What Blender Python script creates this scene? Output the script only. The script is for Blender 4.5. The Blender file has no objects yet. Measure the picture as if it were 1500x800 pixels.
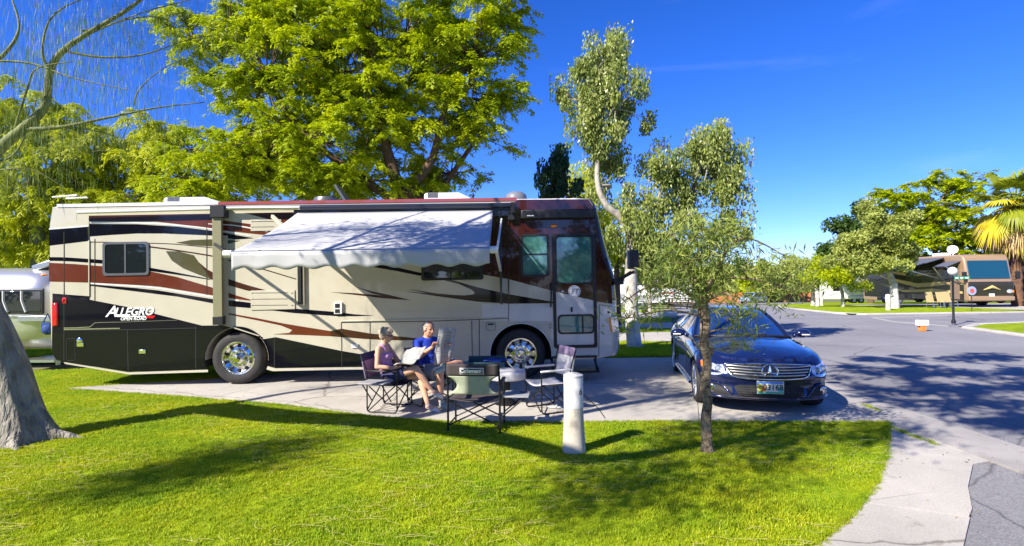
import bpy, bmesh, math, random
import numpy as np
from mathutils import Vector, Matrix, noise
random.seed(7)
RNG = np.random.default_rng(7)
PI = math.pi
R = math.radians
SC = bpy.context.scene
COL = SC.collection

# ------------------------------------------------------------------ camera
FPX = 800.0                       # focal length in pixels of a 1500 px wide picture
CAM_H = 1.95
PITCH = math.atan(12 / FPX)
ROLL = R(0.6)
cp, sp = math.cos(PITCH), math.sin(PITCH)
FWD = Vector((0, cp, sp))
R0 = Vector((1, 0, 0)); U0 = R0.cross(FWD)
RIGHT = R0 * math.cos(ROLL) - U0 * math.sin(ROLL)
UP = U0 * math.cos(ROLL) + R0 * math.sin(ROLL)
CAM = Vector((0, 0, CAM_H))
cd = bpy.data.cameras.new('camera')
cam = bpy.data.objects.new('camera', cd); COL.objects.link(cam)
m3 = Matrix((RIGHT, UP, -FWD)).transposed()
cam.matrix_world = Matrix.Translation(CAM) @ m3.to_4x4()
cd.sensor_width = 36; cd.lens = 36 * FPX / 1500
cd.clip_start = 0.05; cd.clip_end = 3000
SC.camera = cam

def ray(px, py):
    return (FWD + RIGHT * ((px - 750) / FPX) - UP * ((py - 400) / FPX))
def G(px, py, z=0.0):             # ground point seen there
    d = ray(px, py); t = (z - CAM.z) / d.z
    return CAM + d * t
def P(px, py, Y):                 # point at depth Y
    d = ray(px, py); return CAM + d * (Y / d.y)

# ------------------------------------------------------------------ light
SUN_AZ = Vector((-0.77, -0.64, 0)).normalized()     # towards the sun
SUN_EL = R(37.5)
w = bpy.data.worlds.new('World'); SC.world = w; w.use_nodes = True
nt = w.node_tree; nt.nodes.clear()
sky = nt.nodes.new('ShaderNodeTexSky'); sky.sky_type = 'NISHITA'
sky.sun_disc = False
sky.sun_elevation = SUN_EL
sky.sun_rotation = math.atan2(SUN_AZ.x, SUN_AZ.y)
sky.air_density = 0.8; sky.dust_density = 0.15; sky.ozone_density = 2.4; sky.altitude = 0
hs = nt.nodes.new('ShaderNodeHueSaturation'); hs.inputs['Saturation'].default_value = 1.32
bg = nt.nodes.new('ShaderNodeBackground'); bg.inputs['Strength'].default_value = 0.135
wo = nt.nodes.new('ShaderNodeOutputWorld')
gm = nt.nodes.new('ShaderNodeGamma'); gm.inputs[1].default_value = 1.03
tn = nt.nodes.new('ShaderNodeMix'); tn.data_type = 'RGBA'; tn.blend_type = 'MULTIPLY'; tn.inputs[0].default_value = 1; tn.inputs[7].default_value = (0.36, 0.405, 0.72, 1)
tcw = nt.nodes.new('ShaderNodeTexCoord'); mpw = nt.nodes.new('ShaderNodeMapping'); mpw.inputs['Scale'].default_value = (1.2, 1.2, 7)
nzw = nt.nodes.new('ShaderNodeTexNoise'); nzw.inputs['Scale'].default_value = 1.6; nzw.inputs['Detail'].default_value = 7; nzw.inputs['Distortion'].default_value = .8
rpw = nt.nodes.new('ShaderNodeValToRGB'); rpw.color_ramp.elements[0].position = .60; rpw.color_ramp.elements[1].position = .86; rpw.color_ramp.elements[1].color = (.04, .04, .04, 1)
mxw = nt.nodes.new('ShaderNodeMix'); mxw.data_type = 'RGBA'; mxw.inputs[7].default_value = (9, 9.4, 10, 1)
nt.links.new(tcw.outputs['Generated'], mpw.inputs[0]); nt.links.new(mpw.outputs[0], nzw.inputs['Vector']); nt.links.new(nzw.outputs[0], rpw.inputs[0]); nt.links.new(rpw.outputs[0], mxw.inputs[0])
nt.links.new(sky.outputs[0], hs.inputs['Color']); nt.links.new(hs.outputs[0], gm.inputs[0]); nt.links.new(gm.outputs[0], tn.inputs[6]); nt.links.new(tn.outputs[2], mxw.inputs[6]); nt.links.new(mxw.outputs[2], bg.inputs[0]); nt.links.new(bg.outputs[0], wo.inputs[0])
sl = bpy.data.lights.new('sun', 'SUN'); sl.energy = 4.1; sl.angle = R(0.5); sl.color = (1.0, 0.93, 0.81)
so = bpy.data.objects.new('sun', sl); COL.objects.link(so)
sd = Vector((SUN_AZ.x * math.cos(SUN_EL), SUN_AZ.y * math.cos(SUN_EL), math.sin(SUN_EL)))
so.rotation_euler = sd.to_track_quat('Z', 'Y').to_euler(); so.location = sd * 60
vs = SC.view_settings
vs.view_transform = 'Standard'; vs.look = 'None'; vs.gamma = 1; vs.use_curve_mapping = False
vs.exposure = 1.3
SC.render.resolution_x = 1024; SC.render.resolution_y = 546
SC.cycles.max_bounces = 7; SC.cycles.transparent_max_bounces = 12
SHK = Vector((SUN_AZ.x, SUN_AZ.y, 0)) / math.tan(SUN_EL)   # step towards the sun per metre of height

# ------------------------------------------------------------------ helpers
def link(o, parent=None):
    COL.objects.link(o)
    if parent is not None: o.parent = parent
    return o
def tag(o, label=None, cat=None, group=None, kind=None):
    if label: o['label'] = label
    if cat: o['category'] = cat
    if group: o['group'] = group
    if kind: o['kind'] = kind
    return o
def empty(name, loc=(0, 0, 0), rz=0, label=None, cat=None, group=None, sc=1):
    o = bpy.data.objects.new(name, None); COL.objects.link(o)
    o.location = loc; o.rotation_euler = (0, 0, rz); o.scale = (sc, sc, sc)
    o.empty_display_size = 0.1
    return tag(o, label, cat, group)
def kids(o): return [c for c in bpy.data.objects if c.parent == o]
def copy_tree(o, parent=None):
    c = o.copy(); COL.objects.link(c); c.parent = parent
    for ch in kids(o):
        if ch is not c: copy_tree(ch, c)
    return c

class MB:
    def __init__(s): s.v = []; s.f = []; s.m = []
    def add(s, v, f, m=0):
        b = len(s.v); s.v += [tuple(x) for x in v]
        s.f += [tuple(i + b for i in q) for q in f]; s.m += [m] * len(f); return s
    def box(s, c, d, rot=None, m=0):
        hx, hy, hz = d[0] / 2, d[1] / 2, d[2] / 2
        v = [Vector((x, y, z)) for x in (-hx, hx) for y in (-hy, hy) for z in (-hz, hz)]
        if rot is not None:
            M = rot if isinstance(rot, Matrix) else Matrix.Rotation(rot[2], 3, 'Z') @ Matrix.Rotation(rot[1], 3, 'Y') @ Matrix.Rotation(rot[0], 3, 'X')
            v = [M @ x for x in v]
        c = Vector(c); v = [x + c for x in v]
        return s.add(v, [(0, 1, 3, 2), (4, 6, 7, 5), (0, 4, 5, 1), (2, 3, 7, 6), (0, 2, 6, 4), (1, 5, 7, 3)], m)
    def bar(s, a, b, w, h=None, m=0, up=(0, 0, 1)):
        a, b = Vector(a), Vector(b); h = h or w; d = b - a; L = d.length
        if L < 1e-6: return s
        x = d / L; u = Vector(up)
        if abs(x.dot(u)) > 0.98: u = Vector((0, 1, 0))
        y = u.cross(x).normalized(); z = x.cross(y)
        return s.box((a + b) / 2, (L, w, h), Matrix((x, y, z)).transposed(), m)
    def tube(s, pts, r, n=8, cap=True, m=0, sq=None):
        pts = [Vector(p) for p in pts]; k = len(pts)
        if not hasattr(r, '__len__'): r = [r] * k
        t0 = (pts[1] - pts[0]).normalized()
        u = Vector((0, 0, 1)) if abs(t0.z) < 0.9 else Vector((1, 0, 0))
        nrm = (u - t0 * u.dot(t0)).normalized(); V = []
        for i, p in enumerate(pts):
            t = (pts[min(i + 1, k - 1)] - pts[max(i - 1, 0)]).normalized()
            nrm = (nrm - t * nrm.dot(t))
            nrm = nrm.normalized() if nrm.length > 1e-6 else Vector((1, 0, 0))
            b = t.cross(nrm)
            for j in range(n):
                a = 2 * PI * j / n
                ca, sa = math.cos(a), math.sin(a)
                if sq: ca *= sq
                V.append(p + (nrm * ca + b * sa) * r[i])
        F = [(i * n + j, i * n + (j + 1) % n, (i + 1) * n + (j + 1) % n, (i + 1) * n + j) for i in range(k - 1) for j in range(n)]
        if cap:
            F.append(tuple(range(n))[::-1]); F.append(tuple((k - 1) * n + j for j in range(n)))
        return s.add(V, F, m)
    def lathe(s, prof, n=24, axis='Z', c=(0, 0, 0), m=0, M=None, ring=False):
        V = []; F = []; k = len(prof)
        for r, z in prof:
            for j in range(n):
                a = 2 * PI * j / n; x, y = r * math.cos(a), r * math.sin(a)
                p = Vector((x, y, z)) if axis == 'Z' else (Vector((x, z, y)) if axis == 'Y' else Vector((z, x, y)))
                if M is not None: p = M @ p
                V.append(p + Vector(c))
        for i in range(k - 1):
            for j in range(n):
                F.append((i * n + j, i * n + (j + 1) % n, (i + 1) * n + (j + 1) % n, (i + 1) * n + j))
        if ring:
            for j in range(n): F.append(((k - 1) * n + j, (k - 1) * n + (j + 1) % n, (j + 1) % n, j))
        elif min(prof[0][0], prof[-1][0]) > .002:
            F.append(tuple(range(n))[::-1]); F.append(tuple((k - 1) * n + j for j in range(n)))
        return s.add(V, F, m)
    def ell(s, c, r, n=14, k=9, M=None, m=0):
        c = Vector(c); V = []; F = []
        if not hasattr(r, '__len__'): r = (r, r, r)
        for i in range(1, k):
            ph = PI * i / k
            for j in range(n):
                a = 2 * PI * j / n
                p = Vector((r[0] * math.sin(ph) * math.cos(a), r[1] * math.sin(ph) * math.sin(a), r[2] * math.cos(ph)))
                if M is not None: p = M @ p
                V.append(p + c)
        t = Vector((0, 0, r[2])); 
        if M is not None: t = M @ t
        V.append(c + t); V.append(c - t); T = len(V) - 2
        for i in range(k - 2):
            for j in range(n): F.append((i * n + j, (i + 1) * n + j, (i + 1) * n + (j + 1) % n, i * n + (j + 1) % n))
        for j in range(n):
            F.append((T, j, (j + 1) % n)); F.append((T + 1, (k - 2) * n + (j + 1) % n, (k - 2) * n + j))
        return s.add(V, F, m)
    def prism(s, poly, t0, t1, fn, m=0):    # poly in 2D, fn(a, b, t) -> point
        n = len(poly)
        V = [fn(a, b, t0) for a, b in poly] + [fn(a, b, t1) for a, b in poly]
        F = [tuple(range(n)), tuple(range(2 * n - 1, n - 1, -1))] + [(i, (i + 1) % n + 0, n + (i + 1) % n, n + i) for i in range(n)]
        F = [F[0][::-1], F[1][::-1]] + F[2:]
        return s.add(V, F, m)
    def build(s, name, mat, parent=None, smooth=None, bevel=0, seg=2, sub=0, weld=False):
        me = bpy.data.meshes.new(name); me.from_pydata(s.v, [], s.f)
        mats = mat if isinstance(mat, (list, tuple)) else [mat]
        for x in mats: me.materials.append(x)
        if len(mats) > 1:
            for i, p in enumerate(me.polygons): p.material_index = s.m[i]
        bm = bmesh.new(); bm.from_mesh(me)
        if weld: bmesh.ops.remove_doubles(bm, verts=bm.verts, dist=1e-5)
        bmesh.ops.recalc_face_normals(bm, faces=bm.faces)
        bm.to_mesh(me); bm.free()
        o = bpy.data.objects.new(name, me); link(o, parent)
        if bevel:
            b = o.modifiers.new('bevel', 'BEVEL'); b.width = bevel; b.segments = seg; b.limit_method = 'ANGLE'; b.angle_limit = R(40)
        if sub:
            b = o.modifiers.new('sub', 'SUBSURF'); b.levels = b.render_levels = sub
        if smooth is not None or bevel:
            smooth_by_angle(me, smooth if smooth is not None else 35)
        return o
def smooth_by_angle(me, deg):
    me.polygons.foreach_set('use_smooth', [True] * len(me.polygons))
    if deg >= 180: return
    bm = bmesh.new(); bm.from_mesh(me); a = R(deg)
    for e in bm.edges:
        if len(e.link_faces) == 2 and e.calc_face_angle(0) > a: e.smooth = False
    bm.to_mesh(me); bm.free()
def bake(o):                     # apply the modifiers
    dg = bpy.context.evaluated_depsgraph_get(); dg.update()
    me = bpy.data.meshes.new_from_object(o.evaluated_get(dg)); o.modifiers.clear()
    old = o.data; o.data = me; bpy.data.meshes.remove(old); return o
def cut(o, cutter):
    b = o.modifiers.new('b', 'BOOLEAN'); b.object = cutter; b.operation = 'DIFFERENCE'; b.solver = 'EXACT'
    bpy.context.view_layer.update()
    bake(o)
def drop(o):
    me = o.data; bpy.data.objects.remove(o); bpy.data.meshes.remove(me)
def crom(pts, n=6, closed=False):    # Catmull-Rom through 2D or 3D points
    P_ = [Vector(p) for p in pts]; k = len(P_); out = []
    rng = range(k) if closed else range(k - 1)
    for i in rng:
        p0 = P_[(i - 1) % k] if closed or i > 0 else P_[0]
        p1 = P_[i]; p2 = P_[(i + 1) % k]
        p3 = P_[(i + 2) % k] if closed or i + 2 < k else P_[k - 1]
        for j in range(n):
            t = j / n
            out.append(0.5 * ((2 * p1) + (p2 - p0) * t + (2 * p0 - 5 * p1 + 4 * p2 - p3) * t * t + (3 * p1 - p0 - 3 * p2 + p3) * t ** 3))
    if not closed: out.append(P_[-1])
    return out
def lerp(a, b, t): return a + (b - a) * t

# ------------------------------------------------------------------ materials
MATS = {}
def mat(name, col, rough=0.5, metal=0.0, coat=0.0, spec=0.5, var=0.0, vscale=8.0, bump=0.0, bscale=40.0, col2=None, emit=0, alpha=1, trans=0, ior=1.45, coords='Object', detail=4, rvar=0.0, stretch=None, sheen=0, bdist=.02):
    m = bpy.data.materials.new(name); m.use_nodes = True; MATS[name] = m
    nt = m.node_tree; b = nt.nodes['Principled BSDF']; N = nt.nodes.new; L = nt.links.new
    b.inputs['Base Color'].default_value = (*col, 1); b.inputs['Roughness'].default_value = rough
    b.inputs['Metallic'].default_value = metal; b.inputs['Coat Weight'].default_value = coat; b.inputs['Coat Roughness'].default_value = 0.03
    b.inputs['Specular IOR Level'].default_value = spec; b.inputs['IOR'].default_value = ior
    b.inputs['Transmission Weight'].default_value = trans
    b.inputs['Sheen Weight'].default_value = sheen
    if alpha < 1: b.inputs['Alpha'].default_value = alpha
    if emit:
        b.inputs['Emission Color'].default_value = (*col, 1); b.inputs['Emission Strength'].default_value = emit
    if var or bump or col2 or rvar:
        tc = N('ShaderNodeTexCoord'); src = tc.outputs[coords]
        if stretch:
            mp = N('ShaderNodeMapping'); mp.inputs['Scale'].default_value = stretch; L(src, mp.inputs[0]); src = mp.outputs[0]
    if var or col2 or rvar:
        n = N('ShaderNodeTexNoise'); n.inputs['Scale'].default_value = vscale; n.inputs['Detail'].default_value = detail; L(src, n.inputs['Vector'])
        if var or col2:
            rp = N('ShaderNodeValToRGB'); rp.color_ramp.elements[0].position = 0.33; rp.color_ramp.elements[1].position = 0.67
            c2 = col2 or tuple(min(1, c * (1 + var)) for c in col)
            rp.color_ramp.elements[0].color = (*[c * (1 - var) for c in col], 1); rp.color_ramp.elements[1].color = (*c2, 1)
            L(n.outputs[0], rp.inputs[0]); L(rp.outputs[0], b.inputs['Base Color'])
        if rvar:
            mr = N('ShaderNodeMapRange'); mr.inputs['To Min'].default_value = max(0, rough - rvar); mr.inputs['To Max'].default_value = rough + rvar
            L(n.outputs[0], mr.inputs[0]); L(mr.outputs[0], b.inputs['Roughness'])
    if bump:
        n2 = N('ShaderNodeTexNoise'); n2.inputs['Scale'].default_value = bscale; n2.inputs['Detail'].default_value = 5; L(src, n2.inputs['Vector'])
        bp = N('ShaderNodeBump'); bp.inputs['Strength'].default_value = bump; bp.inputs['Distance'].default_value = bdist
        L(n2.outputs[0], bp.inputs['Height']); L(bp.outputs[0], b.inputs['Normal'])
    return m
def leaf_mat(name, c1, c2, c3=None, trans=0.45, rough=0.5, patch=None):
    m = bpy.data.materials.new(name); m.use_nodes = True; nt = m.node_tree; N = nt.nodes.new; L = nt.links.new
    b = nt.nodes['Principled BSDF']; out = nt.nodes['Material Output']
    at = N('ShaderNodeAttribute'); at.attribute_name = 'var'
    rp = N('ShaderNodeValToRGB'); e = rp.color_ramp.elements
    e[0].color = (*c1, 1); e[1].color = (*c2, 1)
    if c3: x = e.new(0.93); x.color = (*c2, 1); e[2].color = (*c3, 1)
    L(at.outputs['Fac'], rp.inputs[0]); src_ = rp.outputs[0]
    if patch:
        ge = N('ShaderNodeNewGeometry'); nz = N('ShaderNodeTexNoise'); nz.inputs['Scale'].default_value = 1.1; nz.inputs['Detail'].default_value = 5; nz.inputs['Roughness'].default_value = .6; L(ge.outputs['Position'], nz.inputs['Vector'])
        r2 = N('ShaderNodeValToRGB'); r2.color_ramp.elements[0].position = .34; r2.color_ramp.elements[1].position = .66; r2.color_ramp.elements[0].color = (*patch[0], 1); r2.color_ramp.elements[1].color = (*patch[1], 1)
        mm = N('ShaderNodeMix'); mm.data_type = 'RGBA'; mm.blend_type = 'MULTIPLY'; mm.inputs[0].default_value = 1; L(nz.outputs[0], r2.inputs[0]); L(src_, mm.inputs[6]); L(r2.outputs[0], mm.inputs[7]); src_ = mm.outputs[2]
    L(src_, b.inputs['Base Color'])
    b.inputs['Roughness'].default_value = rough; b.inputs['Specular IOR Level'].default_value = 0.35
    tr = N('ShaderNodeBsdfTranslucent'); g = N('ShaderNodeMix'); g.data_type = 'RGBA'; g.blend_type = 'MULTIPLY'; g.inputs[0].default_value = 1
    L(src_, g.inputs[6]); g.inputs[7].default_value = (1.0, 1.0, 0.55, 1); L(g.outputs[2], tr.inputs[0])
    mx = N('ShaderNodeMixShader'); mx.inputs[0].default_value = trans
    L(b.outputs[0], mx.inputs[1]); L(tr.outputs[0], mx.inputs[2]); L(mx.outputs[0], out.inputs[0])
    MATS[name] = m; return m
# ------------------------------------------------------------------ the ground
def gz(y):                        # the land falls away gently past thirty-five metres
    if y <= 35: return 0.0
    if y < 110: return -0.037 * (y - 35)
    return -2.775
def road_mat():
    m = mat('asphalt', (0.20, 0.20, 0.205), 0.85, spec=0.3); nt = m.node_tree; N = nt.nodes.new; L = nt.links.new; b = nt.nodes['Principled BSDF']
    tc = N('ShaderNodeTexCoord')
    n1 = N('ShaderNodeTexNoise'); n1.inputs['Scale'].default_value = 0.35; n1.inputs['Detail'].default_value = 6
    n2 = N('ShaderNodeTexNoise'); n2.inputs['Scale'].default_value = 70; n2.inputs['Detail'].default_value = 3
    n3 = N('ShaderNodeTexVoronoi'); n3.feature = 'DISTANCE_TO_EDGE'; n3.inputs['Scale'].default_value = 0.33
    nw = N('ShaderNodeTexNoise'); nw.inputs['Scale'].default_value = 1.6; nw.inputs['Detail'].default_value = 5
    mxv = N('ShaderNodeMix'); mxv.data_type = 'RGBA'; mxv.inputs[0].default_value = 0.22
    L(tc.outputs['Object'], mxv.inputs[6]); L(nw.outputs['Color'], mxv.inputs[7]); L(tc.outputs['Object'], nw.inputs['Vector'])
    for n in (n1, n2): L(tc.outputs['Object'], n.inputs['Vector'])
    L(mxv.outputs[2], n3.inputs['Vector'])
    r1 = N('ShaderNodeValToRGB'); r1.color_ramp.elements[0].position = .3; r1.color_ramp.elements[1].position = .7
    r1.color_ramp.elements[0].color = (0.20, 0.195, 0.205, 1); r1.color_ramp.elements[1].color = (0.27, 0.264, 0.272, 1)
    L(n1.outputs[0], r1.inputs[0])
    r2 = N('ShaderNodeValToRGB'); r2.color_ramp.elements[0].position = .35; r2.color_ramp.elements[1].position = .65
    r2.color_ramp.elements[0].color = (.72, .72, .72, 1); r2.color_ramp.elements[1].color = (1.2, 1.2, 1.2, 1); L(n2.outputs[0], r2.inputs[0])
    r3 = N('ShaderNodeValToRGB'); r3.color_ramp.elements[0].position = .0; r3.color_ramp.elements[1].position = .006
    r3.color_ramp.elements[0].color = (.5, .5, .5, 1); r3.color_ramp.elements[1].color = (1, 1, 1, 1); L(n3.outputs[0], r3.inputs[0])
    a = N('ShaderNodeMix'); a.data_type = 'RGBA'; a.blend_type = 'MULTIPLY'; a.inputs[0].default_value = 1
    L(r1.outputs[0], a.inputs[6]); L(r2.outputs[0], a.inputs[7])
    c = N('ShaderNodeMix'); c.data_type = 'RGBA'; c.blend_type = 'MULTIPLY'; c.inputs[0].default_value = 1
    L(a.outputs[2], c.inputs[6]); L(r3.outputs[0], c.inputs[7]); L(c.outputs[2], b.inputs['Base Color'])
    bp = N('ShaderNodeBump'); bp.inputs['Strength'].default_value = .5; bp.inputs['Distance'].default_value = .006
    L(n2.outputs[0], bp.inputs['Height']); L(bp.outputs[0], b.inputs['Normal']); return m
def concrete_mat(name, c1, c2):
    m = mat(name, c1, 0.8, spec=0.3); nt = m.node_tree; N = nt.nodes.new; L = nt.links.new; b = nt.nodes['Principled BSDF']
    tc = N('ShaderNodeTexCoord')
    n1 = N('ShaderNodeTexNoise'); n1.inputs['Scale'].default_value = 0.9; n1.inputs['Detail'].default_value = 7; n1.inputs['Roughness'].default_value = .62
    n2 = N('ShaderNodeTexNoise'); n2.inputs['Scale'].default_value = 60; n2.inputs['Detail'].default_value = 3
    n4 = N('ShaderNodeTexNoise'); n4.inputs['Scale'].default_value = 4; n4.inputs['Detail'].default_value = 2
    for n in (n1, n2, n4): L(tc.outputs['Object'], n.inputs['Vector'])
    r1 = N('ShaderNodeValToRGB'); r1.color_ramp.elements[0].position = .3; r1.color_ramp.elements[1].position = .68
    r1.color_ramp.elements[0].color = (*c1, 1); r1.color_ramp.elements[1].color = (*c2, 1); L(n1.outputs[0], r1.inputs[0])
    r2 = N('ShaderNodeValToRGB'); r2.color_ramp.elements[0].position = .3; r2.color_ramp.elements[1].position = .6
    r2.color_ramp.elements[0].color = (.84, .84, .84, 1); r2.color_ramp.elements[1].color = (1.05, 1.05, 1.05, 1); L(n2.outputs[0], r2.inputs[0])
    r4 = N('ShaderNodeValToRGB'); r4.color_ramp.elements[0].position = .24; r4.color_ramp.elements[1].position = .36
    r4.color_ramp.elements[0].color = (.72, .69, .66, 1); r4.color_ramp.elements[1].color = (1, 1, 1, 1); L(n4.outputs[0], r4.inputs[0])
    a = N('ShaderNodeMix'); a.data_type = 'RGBA'; a.blend_type = 'MULTIPLY'; a.inputs[0].default_value = 1
    L(r1.outputs[0], a.inputs[6]); L(r2.outputs[0], a.inputs[7])
    c = N('ShaderNodeMix'); c.data_type = 'RGBA'; c.blend_type = 'MULTIPLY'; c.inputs[0].default_value = 1
    L(a.outputs[2], c.inputs[6]); L(r4.outputs[0], c.inputs[7])
    n5 = N('ShaderNodeTexNoise'); n5.inputs['Scale'].default_value = 11; n5.inputs['Detail'].default_value = 4; L(tc.outputs['Object'], n5.inputs['Vector'])
    r5 = N('ShaderNodeValToRGB'); r5.color_ramp.elements[0].position = .25; r5.color_ramp.elements[1].position = .31; r5.color_ramp.elements[0].color = (.55, .52, .5, 1); L(n5.outputs[0], r5.inputs[0])
    nw = N('ShaderNodeTexNoise'); nw.inputs['Scale'].default_value = 2.2; nw.inputs['Detail'].default_value = 6; L(tc.outputs['Object'], nw.inputs['Vector'])
    mv = N('ShaderNodeMix'); mv.data_type = 'RGBA'; mv.inputs[0].default_value = .25; L(tc.outputs['Object'], mv.inputs[6]); L(nw.outputs['Color'], mv.inputs[7])
    vo = N('ShaderNodeTexVoronoi'); vo.feature = 'DISTANCE_TO_EDGE'; vo.inputs['Scale'].default_value = .22; L(mv.outputs[2], vo.inputs['Vector'])
    r6 = N('ShaderNodeValToRGB'); r6.color_ramp.elements[0].position = 0; r6.color_ramp.elements[1].position = .0022; r6.color_ramp.elements[0].color = (.45, .42, .4, 1); L(vo.outputs['Distance'], r6.inputs[0])
    prev = c.outputs[2]
    for rr_ in (r5, r6):
        q = N('ShaderNodeMix'); q.data_type = 'RGBA'; q.blend_type = 'MULTIPLY'; q.inputs[0].default_value = 1; L(prev, q.inputs[6]); L(rr_.outputs[0], q.inputs[7]); prev = q.outputs[2]
    L(prev, b.inputs['Base Color'])
    bp = N('ShaderNodeBump'); bp.inputs['Strength'].default_value = .35; bp.inputs['Distance'].default_value = .005
    L(n2.outputs[0], bp.inputs['Height']); L(bp.outputs[0], b.inputs['Normal']); return m
M_road = road_mat()
M_conc = concrete_mat('concrete', (0.37, 0.345, 0.31), (0.50, 0.465, 0.415))
M_gutter = concrete_mat('gutter_concrete', (0.27, 0.255, 0.24), (0.40, 0.375, 0.35))
M_lawn = mat('lawn', (0.17, 0.25, 0.008), 0.9, var=0.0, col2=(0.32, 0.40, 0.012), vscale=2.5, bump=0.8, bscale=120, spec=.1)
M_soil = mat('dry_ground', (0.22, 0.20, 0.13), 0.95, col2=(0.12, 0.16, 0.04), vscale=.15, spec=.1)

def sheet(name, poly, z, m, thick=0, parent=None, kind='structure', bevel=0):
    """flat sheet (or slab) from a 2D outline that follows gz()"""
    ys = [p[1] for p in poly]
    bm = bmesh.new()
    vs_ = [bm.verts.new((p[0], p[1], 0)) for p in poly]
    bm.faces.new(vs_)
    if max(ys) > 36:
        y = 35.0
        while y < min(max(ys), 112):
            if y > min(ys): bmesh.ops.bisect_plane(bm, geom=bm.verts[:] + bm.edges[:] + bm.faces[:], plane_co=(0, y, 0), plane_no=(0, 1, 0))
            y += 75
    if thick:
        r = bmesh.ops.extrude_face_region(bm, geom=bm.faces[:])
        for e in r['geom']:
            if isinstance(e, bmesh.types.BMVert): e.co.z -= thick
    for v in bm.verts: v.co.z += z + gz(v.co.y)
    bmesh.ops.triangulate(bm, faces=[f for f in bm.faces if len(f.verts) > 4])
    bmesh.ops.recalc_face_normals(bm, faces=bm.faces)
    me = bpy.data.meshes.new(name); bm.to_mesh(me); bm.free(); me.materials.append(m)
    if not thick:
        for p in me.polygons:
            if p.normal.z < 0: me.flip_normals(); break
    o = bpy.data.objects.new(name, me); link(o, parent)
    if kind and parent is None: o['kind'] = kind
    if bevel:
        b = o.modifiers.new('bevel', 'BEVEL'); b.width = bevel; b.segments = 1; b.limit_method = 'ANGLE'; b.angle_limit = R(50)
    return o
def gp(*pts): return [(G(a, b).x, G(a, b).y) for a, b in pts]

sheet('ground', [(-900, -60), (900, -60), (900, 35), (900, 110), (900, 1500), (-900, 1500), (-900, 110), (-900, 35)], -0.03, M_soil)
road_left = [(5.8, -30), (5.8, 12), (6.2, 18), (7.6, 25), (10, 33), (13.2, 45), (17, 58), (24, 75), (36, 95)]
road_right = [(46, 84), (34, 66), (25.5, 52), (20, 41), (17.6, 33), (17.6, 28.6), (60, 30.5), (60, 25.5), (23, 23.2), (17.4, 21.4), (16.2, 16), (15.6, 8), (15.3, -30)]
sheet('road', road_left + road_right, -0.008, M_road)
# gutter strip along the near kerb, poured in lengths
gut = tag(bpy.data.objects.new('gutter', None), kind='structure'); COL.objects.link(gut)
yy = -6.0
while yy < 19:
    y2 = yy + 2.3
    def gx(y, side): return (5.06 if side == 0 else 5.8) + (0.0 if y < 12 else (y - 12) * .06)
    sheet('gutter_slab', [(gx(yy, 0), yy + .006), (gx(yy, 1), yy + .006), (gx(y2, 1), y2 - .006), (gx(y2, 0), y2 - .006)], 0.0, M_gutter, .06, gut)
    yy = y2
# low far kerbs along the road
def strip(name, path, wd, z, h, m, parent=None, seg=2.0):
    mb = MB(); pts = [Vector((a, b, 0)) for a, b in path]
    L_ = []; R_ = []
    for i, p in enumerate(pts):
        t = (pts[min(i + 1, len(pts) - 1)] - pts[max(i - 1, 0)]).normalized(); n = Vector((-t.y, t.x, 0))
        L_.append(p + n * wd / 2); R_.append(p - n * wd / 2)
    prof = [(0, -.1), (0, h * .3), (.3, h), (.85, h), (1, h * .5), (1, -.1)]
    V = []; F = []
    for a, b in zip(L_, R_):
        for u, hh in prof:
            q = a.lerp(b, u); V.append((q.x, q.y, z + hh + gz(q.y)))
    k = len(prof)
    for i in range(len(pts) - 1):
        for j in range(k - 1): F.append((i * k + j, i * k + j + 1, (i + 1) * k + j + 1, (i + 1) * k + j))
    mb.add(V, F); o = mb.build(name, m, parent)
    if parent is None: o['kind'] = 'structure'
    return o
strip('kerb', [(34, 66), (25.5, 52), (20, 41), (17.8, 34), (17.75, 30), (18.5, 28.7), (24, 28.9), (34, 29.5)], .35, 0, .07, M_conc)
strip('kerb', [(34, 23.7), (23, 23.05), (18.5, 21.8), (17.1, 20.6), (16.3, 16), (15.7, 8), (15.4, -10)], .35, 0, .07, M_conc)
strip('kerb', [(24, 28.2), (17.5, 26.5), (16.8, 24.0), (17.3, 21.6)], .28, -.06, .064, M_gutter)

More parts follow.
